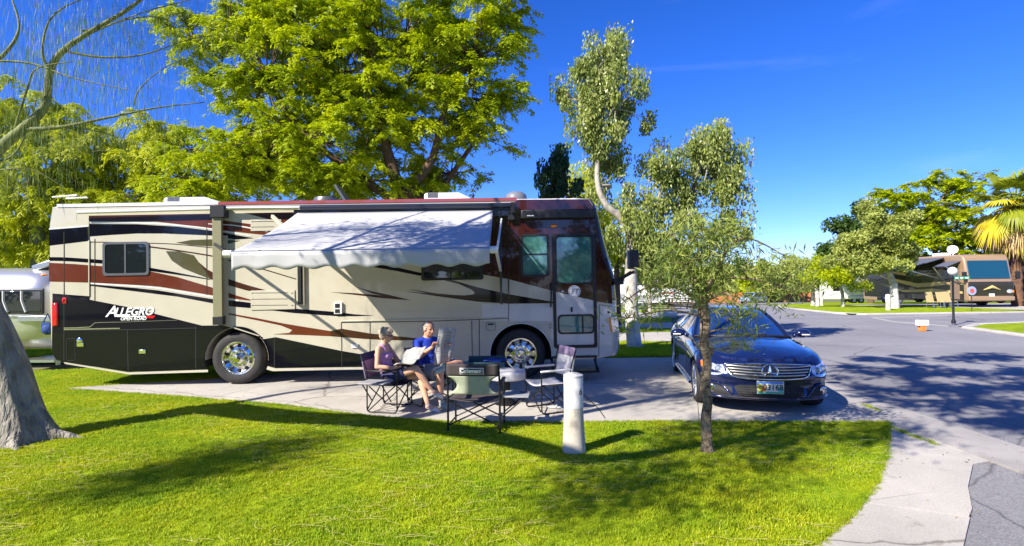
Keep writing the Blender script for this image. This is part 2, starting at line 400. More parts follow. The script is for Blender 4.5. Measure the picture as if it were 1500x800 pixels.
# near concrete pad in slabs
near = gp((85, 569), (250, 580), (400, 592), (480, 603), (560, 612), (650, 618), (800, 619), (1000, 617.5))
pad_far = 13.75
pad = tag(bpy.data.objects.new('concrete_pad', None), kind='structure'); COL.objects.link(pad)
nx = near[-1][1]
J0 = near[2]; J1 = near[0]
def ny(x):
    for (x0, y0), (x1, y1) in zip(near, near[1:]):
        if x0 <= x <= x1: return lerp(y0, y1, (x - x0) / (x1 - x0))
    return nx if x > near[-1][0] else near[0][1]
xs = [near[0][0], -5.2, G(420, 595).x, -1.5, .45, 2.55, 5.05]
skew = 0.32                     # joints lean to the right with depth
for i in range(len(xs) - 1):
    a, b = xs[i], xs[i + 1]
    pl = [(a + .005, ny(a))]
    pl += [(p[0], p[1]) for p in near if a + .05 < p[0] < b - .05]
    pl += [(b - .005, ny(b))]
    sb = skew if i + 1 < len(xs) - 1 else 0; sa = skew if i else 0.75
    mid = 11.6
    if i == 0:
        pl += [(b + sb * (mid - ny(b)) - .005, mid - .005), (a + 3.2, mid - .005)]
        sheet('pad_slab', pl, 0.0, M_conc, .08, pad)
        sheet('pad_slab', [(a + 3.2, mid + .005), (b + sb * (mid - ny(b)) - .005, mid + .005), (b + 1.1, pad_far), (a + 5.2, pad_far)], 0.0, M_conc, .08, pad)
    else:
        xa, xb = a + sa * (mid - ny(a)), b + sb * (mid - ny(b))
        pl += [(xb - .005, mid - .005), (xa + .005, mid - .005)]
        sheet('pad_slab', pl, 0.0, M_conc, .08, pad)
        sheet('pad_slab', [(xa + .005, mid + .005), (xb - .005, mid + .005), (xb + sb * 2 - .005, pad_far), (xa + sa * 2 + .005, pad_far)], 0.0, M_conc, .08, pad)
# walk to the right of the lawn
arc = gp((1299, 618.5), (1299.5, 640), (1296, 668), (1283, 704), (1262, 735), (1232, 765), (1188, 800))
arc += [(arc[-1][0] - .55, arc[-1][1] - .55), (arc[-1][0] - 1.3, arc[-1][1] - 1.4), (arc[-1][0] - 2.2, arc[-1][1] - 2.6)]
wedge = gp((1425, 680), (1418, 712), (1424, 745), (1411, 800))
wk = tag(bpy.data.objects.new('walkway', None), kind='structure'); COL.objects.link(wk)
jx = G(1262, 735); jr = G(1420, 757)
up_ = [p for p in arc if p[1] >= jx.y - 1e-4]
lo_ = [p for p in arc if p[1] < jx.y - 1e-4]
wu = [p for p in wedge if p[1] > jr.y]
sheet('walk_slab', up_ + [(jx.x + .004, jx.y + .006), (jr.x, jr.y + .006)] + wu[::-1] + [(5.03, wedge[0][1] + .1), (5.03, nx)], 0.0, M_conc, .08, wk)
sheet('walk_slab', [(jr.x, jr.y - .006), (jx.x, jx.y - .006)] + lo_ + [(1.2, -1), (2.9, 0.6), (wedge[-1][0] - .15, 3.2), wedge[-1]], 0.0, M_conc, .08, wk)
M_patch = M_road
sheet('asphalt_patch', [wedge[0], wedge[1], wedge[2], wedge[3], (wedge[-1][0] - .15, 3.2), (2.9, 0.6), (1.2, -1), (1.0, -30), (5.055, -30), (5.055, wedge[0][1] + .1)], -0.02, M_patch)

# lawns
lawn_near = [(p[0], p[1]) for p in near] + [arc[0]] + arc[1:] + [(-.5, -3), (-30, -3), (-30, 13.0)] + gp((0, 545)) + [(-8.6, 13.2), (near[0][0] + 5.0, pad_far), (near[0][0] + 3.2, 11.6)]
sheet('lawn', lawn_near, -0.004, M_lawn)
def bands():
    far = [(13.76, 17.2, 'g'), (17.2, 20.3, 'c'), (20.3, 21.9, 'g'), (21.9, 25, 'c'), (25, 28, 'g'), (28, 33, 'c'), (33, 37, 'g'), (37, 41, 'c'), (41, 46, 'g'), (46, 51, 'c'), (51, 58, 'g')]
    for y0, y1, k in far:
        def xr(y):
            for (x0, ya), (x1, yb) in zip(road_left, road_left[1:]):
                if ya <= y <= yb: return lerp(x0, x1, (y - ya) / (yb - ya)) - .35
            return 5.5
        pl = [(-30, y0), (xr(y0), y0), (xr(y1), y1), (-30, y1)]
        if k == 'g': sheet('lawn', pl, 0.012, M_lawn)
        else: sheet('driveway', pl, 0.003, M_conc)
bands()
sheet('lawn', [(17.9, 28.9), (24, 29.1), (29, 30.2), (27.5, 34), (27.5, 40), (27.5, 62), (33.5, 64), (25.7, 52), (20.2, 41), (18, 34)], 0.05, M_lawn)
sheet('driveway', [(27.5, 33), (29, 30.2), (60, 32), (60, 50), (27.5, 50)], 0.004, M_conc)
sheet('lawn', [(17.3, 20.6), (18.7, 21.7), (23, 22.9), (60, 25.2), (60, -10), (15.6, -10), (15.9, 8), (16.5, 16)], 0.05, M_lawn)
sheet('lawn', [(27.5, 62), (27.5, 50), (60, 50), (70, 90), (47, 84), (33.5, 64)], 0.03, M_lawn)
# ------------------------------------------------------------------ the big motorhome
M_cream = mat('cream_paint', (0.50, 0.465, 0.365), 0.28, coat=0.7, var=0.03, vscale=3)
M_maroon = mat('maroon_paint', (0.11, 0.024, 0.009), 0.25, coat=.35, spec=.3, var=0.15, vscale=2)
M_brown = mat('dark_brown_paint', (0.05, 0.018, 0.010), 0.22, coat=.35, spec=.3)
M_frontmaroon = mat('deep_maroon_paint', (0.042, 0.009, 0.006), 0.13, coat=1, spec=.3, var=0.25, vscale=2.5)
M_black = mat('black_paint', (0.005, 0.005, 0.009), 0.08, coat=.45, spec=.2)
M_olive = mat('olive_paint', (0.075, 0.07, 0.03), 0.22, coat=.35, spec=.3)
M_tan = mat('tan_paint', (0.40, 0.38, 0.22), 0.28, coat=1.0)
M_white = mat('white_paint', (0.68, 0.67, 0.64), 0.3, coat=0.6)
M_silver_shade = mat('silver_paint', (0.56, 0.56, 0.55), 0.28, coat=1.0, metal=.1)  # on the coach front: shade over the cream, put into a silver tone
M_seam = mat('panel_gap', (0.02, 0.02, 0.02), 0.8)
M_bplastic = mat('black_plastic', (0.018, 0.018, 0.02), 0.42)
M_bmetal = mat('black_metal', (0.02, 0.02, 0.022), 0.35, metal=.3)
M_rubber = mat('tyre_rubber', (0.028, 0.027, 0.026), 0.75, bump=.3, bscale=60, var=.25, vscale=9)
M_chrome = mat('polished_metal', (0.80, 0.79, 0.77), 0.10, metal=1.0)
M_alu = mat('aluminium', (0.62, 0.62, 0.60), 0.32, metal=1.0)
M_glass = mat('dark_glass', (0.012, 0.016, 0.018), 0.03, spec=1.0, coat=1.0)
M_tglass = mat('green_tinted_glass', (0.015, 0.09, 0.09), 0.03, spec=1.0, coat=1.0, col2=(.10, .26, .20), vscale=2.2, detail=5)  # paler teal mottling paints in reflections and the interior behind the glass
M_red = mat('red_lens', (0.55, 0.01, 0.01), 0.12, coat=1)
M_orange = mat('orange_lens', (0.85, 0.25, 0.01), 0.15, coat=1)
M_lens = mat('clear_lens', (0.75, 0.78, 0.82), 0.05, coat=1, metal=.6)
M_awning = mat('awning_cloth', (0.47, 0.47, 0.48), 0.85, var=.05, vscale=5, bump=.15, bscale=300)
M_awning_dark = mat('awning_casing', (0.012, 0.016, 0.035), 0.3, coat=.6)
M_vinyl = mat('olive_metal', (0.22, 0.21, 0.12), 0.4)
M_pink = mat('rose_metal_trim', (0.30, 0.07, 0.07), 0.25, coat=.8)
M_badge = mat('badge_white', (0.8, 0.8, 0.8), 0.3, coat=.5)
M_under = mat('underbody', (0.02, 0.02, 0.02), 0.9)
M_trimwhite = mat('white_plastic', (0.72, 0.72, 0.70), 0.45)

RVY = math.atan(0.038); RVP = R(-0.47)
rv_anchor = P(347, 525, 10.6)
MR = Matrix.Translation((rv_anchor.x, rv_anchor.y, 0)) @ Matrix.Rotation(RVY, 4, 'Z') @ Matrix.Rotation(RVP, 4, 'Y')
RV = empty('motorhome', label='large cream, maroon and black motorhome with its awning out on the concrete pad', cat='motorhome')
RV.matrix_world = MR
MRi = MR.inverted()
def SP(px, py, t=0.0):            # picture point -> (s, z) on the motorhome's side plane at depth t
    o = MRi @ CAM; d = MRi.to_3x3() @ ray(px, py)
    k = (t - o.y) / d.y; q = o + d * k
    return (q.x, q.z)
def side(s, z, t): return Vector((s, t, z))
def dec(name, pts, m, t=0.003, thick=0.004, parent=None, smooth=0, label=None, base_t=0.0):
    pl = [Vector(SP(a, b, base_t)) for a, b in pts]
    if smooth: pl = crom(pl, smooth, True)
    mb = MB(); mb.prism([(p.x, p.y) for p in pl], base_t - t, base_t + thick, side)
    o = mb.build(name, m, parent or RV)
    me = o.data; bm = bmesh.new(); bm.from_mesh(me)
    bmesh.ops.triangulate(bm, faces=[f for f in bm.faces if len(f.verts) > 4]); bm.to_mesh(me); bm.free()
    if label: o['label'] = label
    return o
def dline(name, pts, wpx, m, t=0.003, parent=None, n=6):     # a painted line with a width in pixels (one pixel is 13 mm here)
    P_ = crom([Vector(SP(a, b)) for a, b in pts], n) if len(pts) > 2 else [Vector(SP(a, b)) for a, b in pts]
    k = len(P_); L_, R_ = [], []
    ws = wpx if hasattr(wpx, '__len__') else (wpx, wpx)
    for i, p in enumerate(P_):
        d = (P_[min(i + 1, k - 1)] - P_[max(i - 1, 0)]).normalized(); nn = Vector((-d.y, d.x))
        wd = lerp(ws[0], ws[1], i / (k - 1)) * 0.0133 / 2
        L_.append(p + nn * wd); R_.append(p - nn * wd)
    mb = MB(); mb.prism([(p.x, p.y) for p in L_ + R_[::-1]], -t, .002, side)
    o = mb.build(name, m, parent or RV)
    bm = bmesh.new(); bm.from_mesh(o.data); bmesh.ops.triangulate(bm, faces=[f for f in bm.faces if len(f.verts) > 4]); bm.to_mesh(o.data); bm.free()
    return o

# body shell: side outline lofted across the width, rounded in plan at the nose
W = 2.5
S0 = SP(72, 430)[0]; ZB = SP(340, 541)[1]
zr = SP(500, 295)[1]
mid_prof = [SP(82, 527), SP(74, 516), SP(72, 430), SP(72, 330), SP(76, 304), SP(86, 299.5), SP(300, 297.0), SP(600, 293), SP(845, 289), SP(868, 291), SP(877, 300), SP(885, 330), SP(897, 375), SP(904, 403), SP(908, 440), SP(909, 470), SP(913, 485), SP(913, 510), SP(909, 521), SP(880, 525), SP(809, 529)]
sid_prof = [SP(84, 527), SP(76, 516), SP(73, 430), SP(73, 330), SP(77, 304), SP(86, 299.5), SP(300, 297.0), SP(600, 293), SP(845, 289), SP(862, 291), SP(868, 300), SP(874, 330), SP(884, 375), SP(895, 403), SP(897, 440), SP(897, 470), SP(900, 485), SP(900, 510), SP(896, 521), SP(876, 525), SP(809, 529)]
NP = len(mid_prof)
ts = [0, .04, .12, .25, .45, .8, 1.25, 1.7, 2.05, 2.25, 2.38, 2.46, 2.5]
V = []; 
for j, t in enumerate(ts):
    e = min(t, W - t); wgt = math.sqrt(max(0, 1 - (1 - min(e / .45, 1)) ** 2))
    for i in range(NP):
        a = mid_prof[i]; b = sid_prof[i]
        s_ = lerp(b[0], a[0], wgt); z_ = lerp(b[1], a[1], wgt)
        if i in (5, 6, 7, 8): z_ -= 0.05 * max(0, 1 - e / .12) ** 2
        if 9 <= i <= 18 and e < .2: pass
        V.append((s_, t, z_))
F = []
mb = MB()
for j in range(len(ts) - 1):
    for i in range(NP - 1):
        F.append((j * NP + i, j * NP + i + 1, (j + 1) * NP + i + 1, (j + 1) * NP + i))
    F.append((j * NP + NP - 1, j * NP, (j + 1) * NP, (j + 1) * NP + NP - 1))
F.append(tuple(range(NP))); F.append(tuple((len(ts) - 1) * NP + i for i in range(NP))[::-1])
mb.add(V, F)
# material per face: glass / maroon / silver tone for shaded cream at the nose
body = mb.build('body', [M_cream, M_frontmaroon, M_tglass, M_silver_shade, M_trimwhite], RV)
zd = lambda px, py: SP(px, py)[1]
zgl0, zgl1, zmr = zd(895, 402), zd(868, 301), zd(899, 445)
me = body.data
for p in me.polygons:
    c = p.center; n = p.normal
    if c.x > SP(866, 400)[0]:
        if zgl0 < c.z < zgl1: p.material_index = 2 if .02 < c.y < W - .02 else 1
        elif c.z > zmr: p.material_index = 1
        else: p.material_index = 3
    elif n.z > .5: p.material_index = 4
for a in (me,):
    smooth_by_angle(a, 28)
# wheel arches
wheels = [((347, 524), 46, (347, 563)), ((763, 511), 43.5, (763, 552))]
RW = (SP(347, 525), SP(763, 512))
RT = 0.505
def arch(c, r, t0, t1):
    mb = MB(); mb.lathe([(r, t0), (r, t1)], 40, 'Y', (c[0], 0, c[1])); return mb.build('cutter', M_seam, RV)
for (c, r) in ((RW[0], .60), (RW[1], .62)):
    k_ = arch((c[0], RT + (0 if c is RW[0] else -.046)), r, -.3, .62); cut(body, k_); drop(k_)
    k_ = arch((c[0], RT + (0 if c is RW[0] else -.046)), r, W - .62, W + .3); cut(body, k_); drop(k_)
# skirt below the loft bottom (the loft ends at the nose side bottom): belly box
mb = MB(); zb = ZB
mb.box(((SP(100, 500)[0] + SP(800, 500)[0]) / 2, 1.25, .52), (8.6, 1.1, .3)); mb.build('chassis', M_under, RV)

# ---- wheels
def wheel(name, c, r, wd, bolts, rim_r, parent, style='truck', mt=None, face=-1, rot=0):
    """axle along y, outer face at y = c.y looking to -y"""
    root = bpy.data.objects.new(name, None); COL.objects.link(root); root.parent = parent; root.location = c; root.rotation_euler = (0, 0, rot)
    mb = MB()
    tw = wd
    mb.lathe([(rim_r, .02), (rim_r + .01, 0.0), (rim_r + .05, -.012), (r - .09, -.014), (r - .045, -.004), (r - .012, .022), (r, .05), (r, tw - .05), (r - .03, tw - .01), (rim_r, tw)], 48, 'Y', ring=True)
    ty = mb.build('tyre', mt or M_rubber, root, smooth=30)
    mb = MB(); a = rim_r
    if style == 'truck':
        mb.lathe([(a + .012, .0), (a, -.012), (a - .018, -.010), (a - .03, .01), (a - .045, .06), (a - .075, .075), (a * .60, .055), (a * .56, .035), (a * .40, .03), (a * .36, .03), (.001, .03)], 48, 'Y')
        rm = mb.build('rim', M_chrome, root, smooth=30)
        h0 = MB().lathe([(.030, -.006), (.030, .01)], 14, 'Y').build('vent_hole', M_bplastic, root)
        b0 = MB().lathe([(.017, 0), (.017, -.030), (.010, -.04)], 8, 'Y').build('wheel_nut', M_chrome, root, smooth=40)
        for k in range(10):
            an = 2 * PI * k / 10 + .3
            for o_, rr, yy_ in ((h0, .76, .054), (b0, .47, .03)):
                c_ = o_ if k == 0 else link(o_.copy(), root); c_.location = (math.cos(an) * a * rr, yy_, math.sin(an) * a * rr)
        b_ = MB(); b_.lathe([(a * .34, .03), (a * .33, -.02), (a * .24, -.05), (.001, -.055)], 32, 'Y'); b_.build('hub_cap', M_chrome, root, smooth=30)
    return root
for i, c in enumerate(RW):
    zc = RT if i == 0 else RT - .046
    wh = wheel('wheel', (c[0], .03, zc), RT - .005, .27, 10, .315, RV)
    w2 = copy_tree(wh, RV); w2.location = (c[0], W - .03, zc); w2.rotation_euler = (0, 0, PI)
    mb = MB(); mb.lathe([(.09, .2), (.09, W - .2)], 10, 'Y', (c[0], 0, zc)); mb.build('axle', M_under, RV)
    if i == 0:
        w3 = copy_tree(wh, RV); w3.location = (c[0], .36, zc); mb = MB()
    # lining of the arch
    mb = MB(); n = 28; V = []; F = []
    for k in range(n + 1):
        an = -.25 + (PI + .5) * k / n; x, z = c[0] + math.cos(an) * .615, zc + math.sin(an) * .615
        V += [(x, .012, z), (x, .6, z)]
    for k in range(n): F.append((2 * k, 2 * k + 1, 2 * k + 3, 2 * k + 2))
    V += [(c[0] - .62, .6, zc - .2), (c[0] + .62, .6, zc - .2), (c[0] + .62, .6, zc + .62), (c[0] - .62, .6, zc + .62)]; F.append((2 * n + 2, 2 * n + 3, 2 * n + 4, 2 * n + 5))
    mb.add(V, F); mb.build('wheel_well', M_under, RV)
    # arch trim ring
    tr = [Vector((c[0] + math.cos(a_) * .615, -.004, zc + math.sin(a_) * .615)) for a_ in [(-.12 + (PI + .24) * k / 40) for k in range(41)]]
    mb = MB(); mb.tube(tr, .018 if i else .012, 6); mb.build('arch_trim', M_silver_shade if i else M_black, RV, smooth=60)

# ---- painted livery, traced from the side of the coach
L0 = .0015
acut = []
for (c, r) in ((RW[0], .61), (RW[1], .63)):
    acut.append((c[0], RT + (0 if c is RW[0] else -.046), r))
def arcpx(ci, a0, a1, n=10):     # arch arc as (s,z) raw
    c = acut[ci]; return [Vector((c[0] + math.cos(lerp(a0, a1, k / n)) * c[2], c[1] + math.sin(lerp(a0, a1, k / n)) * c[2])) for k in range(n + 1)]
def decraw(name, pl, m, t, parent=None, label=None):
    mb = MB(); mb.prism([(p[0], p[1]) for p in pl], -t, .002, side); o = mb.build(name, m, parent or RV)
    bm = bmesh.new(); bm.from_mesh(o.data); bmesh.ops.triangulate(bm, faces=[f for f in bm.faces if len(f.verts) > 4]); bm.to_mesh(o.data); bm.free()
    if label: o['label'] = label
    return o
V2 = lambda *pts: [Vector(SP(a, b)) for a, b in pts]
# black lower rear panel
za = math.atan2(SP(305, 541)[1] - acut[0][1], -1)
def ang_at(ci, z): return math.asin(max(-1, min(1, (z - acut[ci][1]) / acut[ci][2])))
al = ang_at(0, SP(300, 540)[1])
blk = V2((77, 430), (131, 434), (131, 439), (188, 450), (260, 468), (296, 477), (330, 476.5), (362, 484), (382, 492.5), (402, 494), (402, 537))
tl = SP(402, 537)[1]
pl = V2((77, 430), (131, 434), (131, 439), (188, 450), (260, 468), (296, 477), (330, 476.5), (362, 484), (378, 491), (386, 494.5))
arc0 = arcpx(0, ang_at(0, SP(386, 495)[1]), PI - al, 22)
pl = pl + arc0 + V2((287, 541.5), (188, 545), (94, 530), (82, 527), (76, 516))
decraw('lower_panel', pl, M_black, .003, label='glossy black lower rear body panel')
ar = ang_at(0, SP(388, 536)[1])
pl = [*arcpx(0, ang_at(0, SP(388, 536)[1]), ang_at(0, SP(388, 497)[1]), 8)] + V2((404, 494), (500, 514), (560, 524), (640, 532.5), (640, 536), (500, 537.5), (404, 539))
decraw('lower_panel', pl, M_black, .003, label='glossy black panel tapering forward of the rear wheel')
pl = arcpx(0, ang_at(0, SP(388, 541)[1]), ang_at(0, SP(388, 536.5)[1]), 2) + V2((404, 539.5), (500, 538), (640, 536.5), (700, 535), (700, 539), (500, 541.5), (400, 543.5))
decraw('sill', pl, M_cream, .02)
decraw('sill', V2((94, 530.5), (188, 545.5), (305, 541.5), (305, 545), (190, 548.5), (96, 533)), M_cream, .012)

dec('stripe', [(72, 337), (130, 332), (130, 353), (72, 360)], M_black, .003)
dline('stripe', [(72, 335.5), (130, 331)], 2, M_white, .004)
dec('stripe', [(131, 316), (430, 311), (432, 321), (405, 322), (300, 323.5), (131, 325)], M_brown, .003)
dec('stripe', [(335, 311.5), (356, 311.5), (396, 322), (372, 329), (320, 322)], M_cream, .0042)
dec('stripe', [(215, 323), (300, 322), (330, 322), (386, 331), (405, 323), (436, 318), (410, 334), (386, 344), (330, 338), (300, 333.5), (262, 328.5)], M_maroon, .0036)
dline('stripe', [(131, 326), (200, 326.5), (260, 330), (310, 335.5), (368, 346)], (2.4, 1.4), M_white, .0052)
dec('stripe', [(131, 328), (200, 328.5), (260, 332), (310, 338), (372, 349), (345, 351), (310, 345), (240, 342), (200, 342), (160, 344.3), (131, 346.5)], M_black, .0034)
dline('stripe', [(305, 328), (345, 330.5), (392, 339)], (1, 2.2), M_white, .0056)
dec('stripe', [(258, 355.6), (280, 351.6), (310, 350.6), (352, 352.5), (332, 358), (310, 361), (280, 359)], M_olive, .003)
dline('stripe', [(131, 354.8), (150, 354.8), (222, 356.4), (260, 358), (310, 363), (345, 367)], (1.2, 1), M_brown, .003)
dline('stripe', [(219, 361.6), (260, 367), (310, 375), (324, 379), (350, 385), (384, 394), (434, 409)], (2, 1.4), M_brown, .0032)
dec('stripe', [(243, 368), (262, 368.3), (284, 374), (291, 384), (304, 395), (326, 406), (360, 417), (410, 431), (418, 434), (400, 433.5), (360, 425), (326, 415.5), (290, 402), (268, 393), (252, 382)], M_olive, .0034)
dec('stripe', [(291, 384), (304, 395), (326, 406), (360, 417), (410, 431), (418, 434), (360, 425), (326, 415.5), (309, 409)], M_brown, .0040)
dline('stripe', [(72, 379.4), (100, 380), (150, 383.5)], (5.4, 5.4), M_black, .003, n=3)
dline('stripe', [(219, 394.5), (260, 401), (308, 409.5)], (5, 1), M_black, .0032, n=4)
dec('stripe', [(72, 385), (110, 387), (150, 390), (185, 393), (222, 398), (260, 406), (310, 421), (350, 434), (376, 441.5), (350, 438.5), (310, 432.5), (234, 420), (200, 417.5), (131, 414), (72, 412.5)], M_maroon, .003)
dline('stripe', [(131, 415), (200, 419.5), (232, 422.3), (310, 434.8), (350, 440.5)], (2, 2), M_white, .0044)
dec('stripe', [(131, 416.5), (200, 422), (232, 425.5), (310, 438), (327, 438.5), (370, 444), (406, 447.5), (430, 452), (492, 457), (520, 460.5), (548, 462.4), (520, 463.2), (492, 463), (430, 458.5), (376, 452), (327, 448), (310, 444), (260, 434.5), (200, 427), (131, 418.5)], M_black, .0034)
dec('stripe', [(326, 457.3), (376, 466), (416, 474), (456, 480.6), (484, 485), (484, 492.6), (440, 490.6), (400, 489.8), (424, 487.6), (428, 483.5), (412, 477), (380, 470), (326, 459)], M_maroon, .003)
dec('stripe', [(484, 485), (484, 492.6), (542, 497), (590, 498.8), (626, 497.6), (600, 494.5), (542, 488.5), (500, 481.5)], M_brown, .0032)
dec('stripe', [(504, 384), (546, 383.5), (580, 391.5), (618, 400), (660, 410), (700, 421), (745, 431), (780, 437), (822, 444.2), (746, 444.8), (700, 442), (666, 437.5), (630, 432.5), (595, 427), (640, 431), (680, 433), (693, 431.5), (696, 429), (690, 424), (672, 416), (640, 408), (610, 403), (580, 397), (545, 391), (522, 387)], M_black, .003)
dec('stripe', [(484, 428), (520, 429.5), (560, 433), (602, 440), (560, 436.8), (520, 432)], M_brown, .003)
dec('stripe', [(520, 419.5), (545, 427), (570, 432), (602, 440), (570, 435.5), (543, 429)], M_brown, .0034)
dec('stripe', [(598, 423.5), (640, 430), (690, 434.5), (720, 441), (690, 438), (640, 433)], M_brown, .0044)
# deep maroon front quarter
dec('front_quarter', [(706, 312), (733, 308), (760, 292.5), (862, 291.8), (868, 301), (884, 376), (895, 403), (897, 445), (874, 442), (840, 433.5), (805, 425), (745, 409), (706, 402)], M_frontmaroon, .003, label='deep maroon paint round the entry door')
dec('front_quarter_silver', [(706, 445), (745, 446), (808, 446), (897, 446), (897, 470), (897, 520), (877, 524.5), (812, 528.5), (808, 522), (808, 470), (745, 470), (706, 470)], M_silver_shade, .0012)  # same cream coat, coloured silver-grey for the shade it lies in
dline('chrome_strip', [(94, 480.5), (132, 479), (139, 473), (170, 472), (260, 469)], (1.3, .6), M_chrome, .009, n=2)
dline('chrome_strip', [(94, 482.6), (176, 481)], 1.6, M_chrome, .011)

# seams
def seam(*pts, w=.9): dline('panel_seam', list(pts), w, M_seam, .0062, n=1)
for q in [((94, 340), (94, 528)), ((131, 316), (131, 438)), ((139, 350), (139, 440)), ((187, 482), (188, 543)), ((287, 478), (287, 540)), ((402, 494), (402, 540)), ((500, 472), (501, 538)), ((542, 472), (542, 532)),
          ((691, 470), (692, 531)), ((702, 468), (702, 531)), ((878, 446), (877, 523)), ((303, 323), (303, 432)), ((745, 446), (745, 470)), ((500, 472.5), (620, 471), (745, 466.5)), ((94, 484), (187, 483), (287, 480.5))]:
    seam(*q)
# the long slide-out stands a little proud: its rails
mb = MB()
def rail(a, b, wpx, t, name, m, parent=None, depth=.02, tt=0):
    p, q = SP(*a, 0), SP(*b, 0); mb = MB()
    mb.bar((p[0], -t - depth / 2, p[1]), (q[0], -t - depth / 2, q[1]), depth, wpx * .0133, up=(0, 1, 0) if False else (0, 0, 1))
    return mb.build(name, m, parent or RV, bevel=.003)
rail((327, 475), (380, 492), 1.5, .0, 'slide_trim', M_cream)
rail((745, 316), (745, 446), 2.4, .0, 'slide_trim', M_frontmaroon)
rail((500, 470.5), (745, 465.5), 1.6, .0, 'slide_trim', M_cream)
rail((131, 352), (131, 434), 1.2, .0, 'slide_trim', M_cream)

# roof edge: rail, rose trim, awning casing
def xbar(name, a, b, r, m, t, parent=None, n=10, label=None):
    p, q = SP(*a, t), SP(*b, t); mb = MB(); mb.tube([(p[0], t, p[1]), (q[0], t, q[1])], r, n); o = mb.build(name, m, parent or RV, smooth=50)
    if label: o['label'] = label
    return o
def pbox(name, a, b, t0, t1, m, bevel=.006, parent=None, label=None, seg=2):   # box from picture corners
    p, q = SP(*a, t0), SP(*b, t0); mb = MB()
    mb.box(((p[0] + q[0]) / 2, (t0 + t1) / 2, (p[1] + q[1]) / 2), (abs(q[0] - p[0]), abs(t1 - t0), abs(q[1] - p[1])))
    o = mb.build(name, m, parent or RV, bevel=bevel, seg=seg)
    if label: o['label'] = label
    return o
dline('roof_trim', [(84, 301.5), (320, 297.5)], 4.5, M_white, .014)
dline('roof_trim', [(300, 298.3), (560, 294.7), (757, 291.9)], (4.4, 5), M_pink, .012)
xbar('awning_rail', (114, 311), (320, 305.5), .035, M_trimwhite, -.12)
xbar('awning_rail', (320, 305.5), (440, 304.5), .042, M_alu, -.12)
xbar('awning_rail', (440, 304.5), (750, 300.8), .052, M_awning_dark, -.12)
pbox('awning_casing', (430, 306), (748, 316), -.10, -.005, M_awning_dark)
pbox('awning_bracket', (748, 296), (754, 312), -.16, -.005, M_bplastic)
pbox('awning_bracket', (744, 310), (754, 322), -.10, -.005, M_bplastic)
pbox('awning_bracket', (307, 301), (328, 318), -.2, -.005, M_bplastic)
# folded awning arms
pbox('awning_arm', (310.5, 316), (325.5, 464), -.15, -.075, M_vinyl, label='olive folded awning arm against the side')
pbox('awning_arm_foot', (311, 464), (326, 476), -.15, -.02, M_bplastic)
pbox('awning_arm', (434.5, 316), (441.5, 446), -.09, -.02, M_bplastic)
pbox('awning_arm', (441.5, 318), (446, 448), -.06, -.012, M_cream)
pbox('awning_arm', (730.5, 310), (736, 446), -.11, -.02, M_awning_dark, label='blue black folded awning arm')
# ---- open awning: cloth from the casing down to the front roller
AW = {}
wl = Vector((*SP(436, 314, -.1), 0)); wr = Vector((*SP(722, 312, -.1), 0))
tf = 8.0 - 10.6
fl = SP(341, 372, tf); fr = SP(717, 366, tf)
s0, s1 = fl[0], fr[0]
z_w = (SP(436, 314, -.1)[1] + SP(722, 312, -.1)[1]) / 2; z_f0, z_f1 = fl[1], fr[1]
mb = MB(); NX, NY = 60, 14; V = []; F = []
for i in range(NX + 1):
    u = i / NX
    for j in range(NY + 1):
        v = j / NY
        s_ = lerp(lerp(SP(436, 314, -.1)[0], s0, v), lerp(SP(722, 312, -.1)[0], s1, v), u)
        z_ = lerp(z_w, lerp(z_f0, z_f1, u), v) - .05 * math.sin(PI * v) + .006 * math.sin(u * 23 + v * 3) * math.sin(PI * v) + .004 * math.sin(u * 60 - v * 5) * math.sin(PI * v)
        V.append((s_, lerp(-.1, tf, v), z_ + .04))
k = NY + 1
for i in range(NX):
    for j in range(NY): F.append((i * k + j, (i + 1) * k + j, (i + 1) * k + j + 1, i * k + j + 1))
mb.add(V, F); cl = mb.build('awning_cloth', M_awning, RV, smooth=180)
so_ = cl.modifiers.new('s', 'SOLIDIFY'); so_.thickness = .004
mb = MB(); V = []; F = []; n = 150
for i in range(n + 1):
    u = i / n; s_ = lerp(s0, s1, u); zt = lerp(z_f0, z_f1, u)
    d = .215 + .022 * math.cos(u * 2 * PI * 9.5) ; 
    for j in range(5):
        v = j / 4; V.append((s_, tf - .045 + .012 * math.sin(u * 40) * v, zt + .02 - (d + .03) * v))
for i in range(n):
    for j in range(4): F.append((i * 5 + j, (i + 1) * 5 + j, (i + 1) * 5 + j + 1, i * 5 + j + 1))
mb.add(V, F); va = mb.build('valance', M_awning, cl, smooth=180); q = va.modifiers.new('s', 'SOLIDIFY'); q.thickness = .003
mb = MB(); mb.tube([(s0 - .05, tf, z_f0), (s1 + .05, tf, z_f1)], .045, 12); mb.build('awning_roller', M_alu, RV, smooth=50)
for s_, z_ in ((s0 - .07, z_f0), (s1 + .07, z_f1)):
    mb = MB(); mb.tube([(s_ - .06, tf, z_), (s_ + .06, tf, z_)], .055, 12); mb.build('roller_end_cap', M_trimwhite, RV, smooth=50)
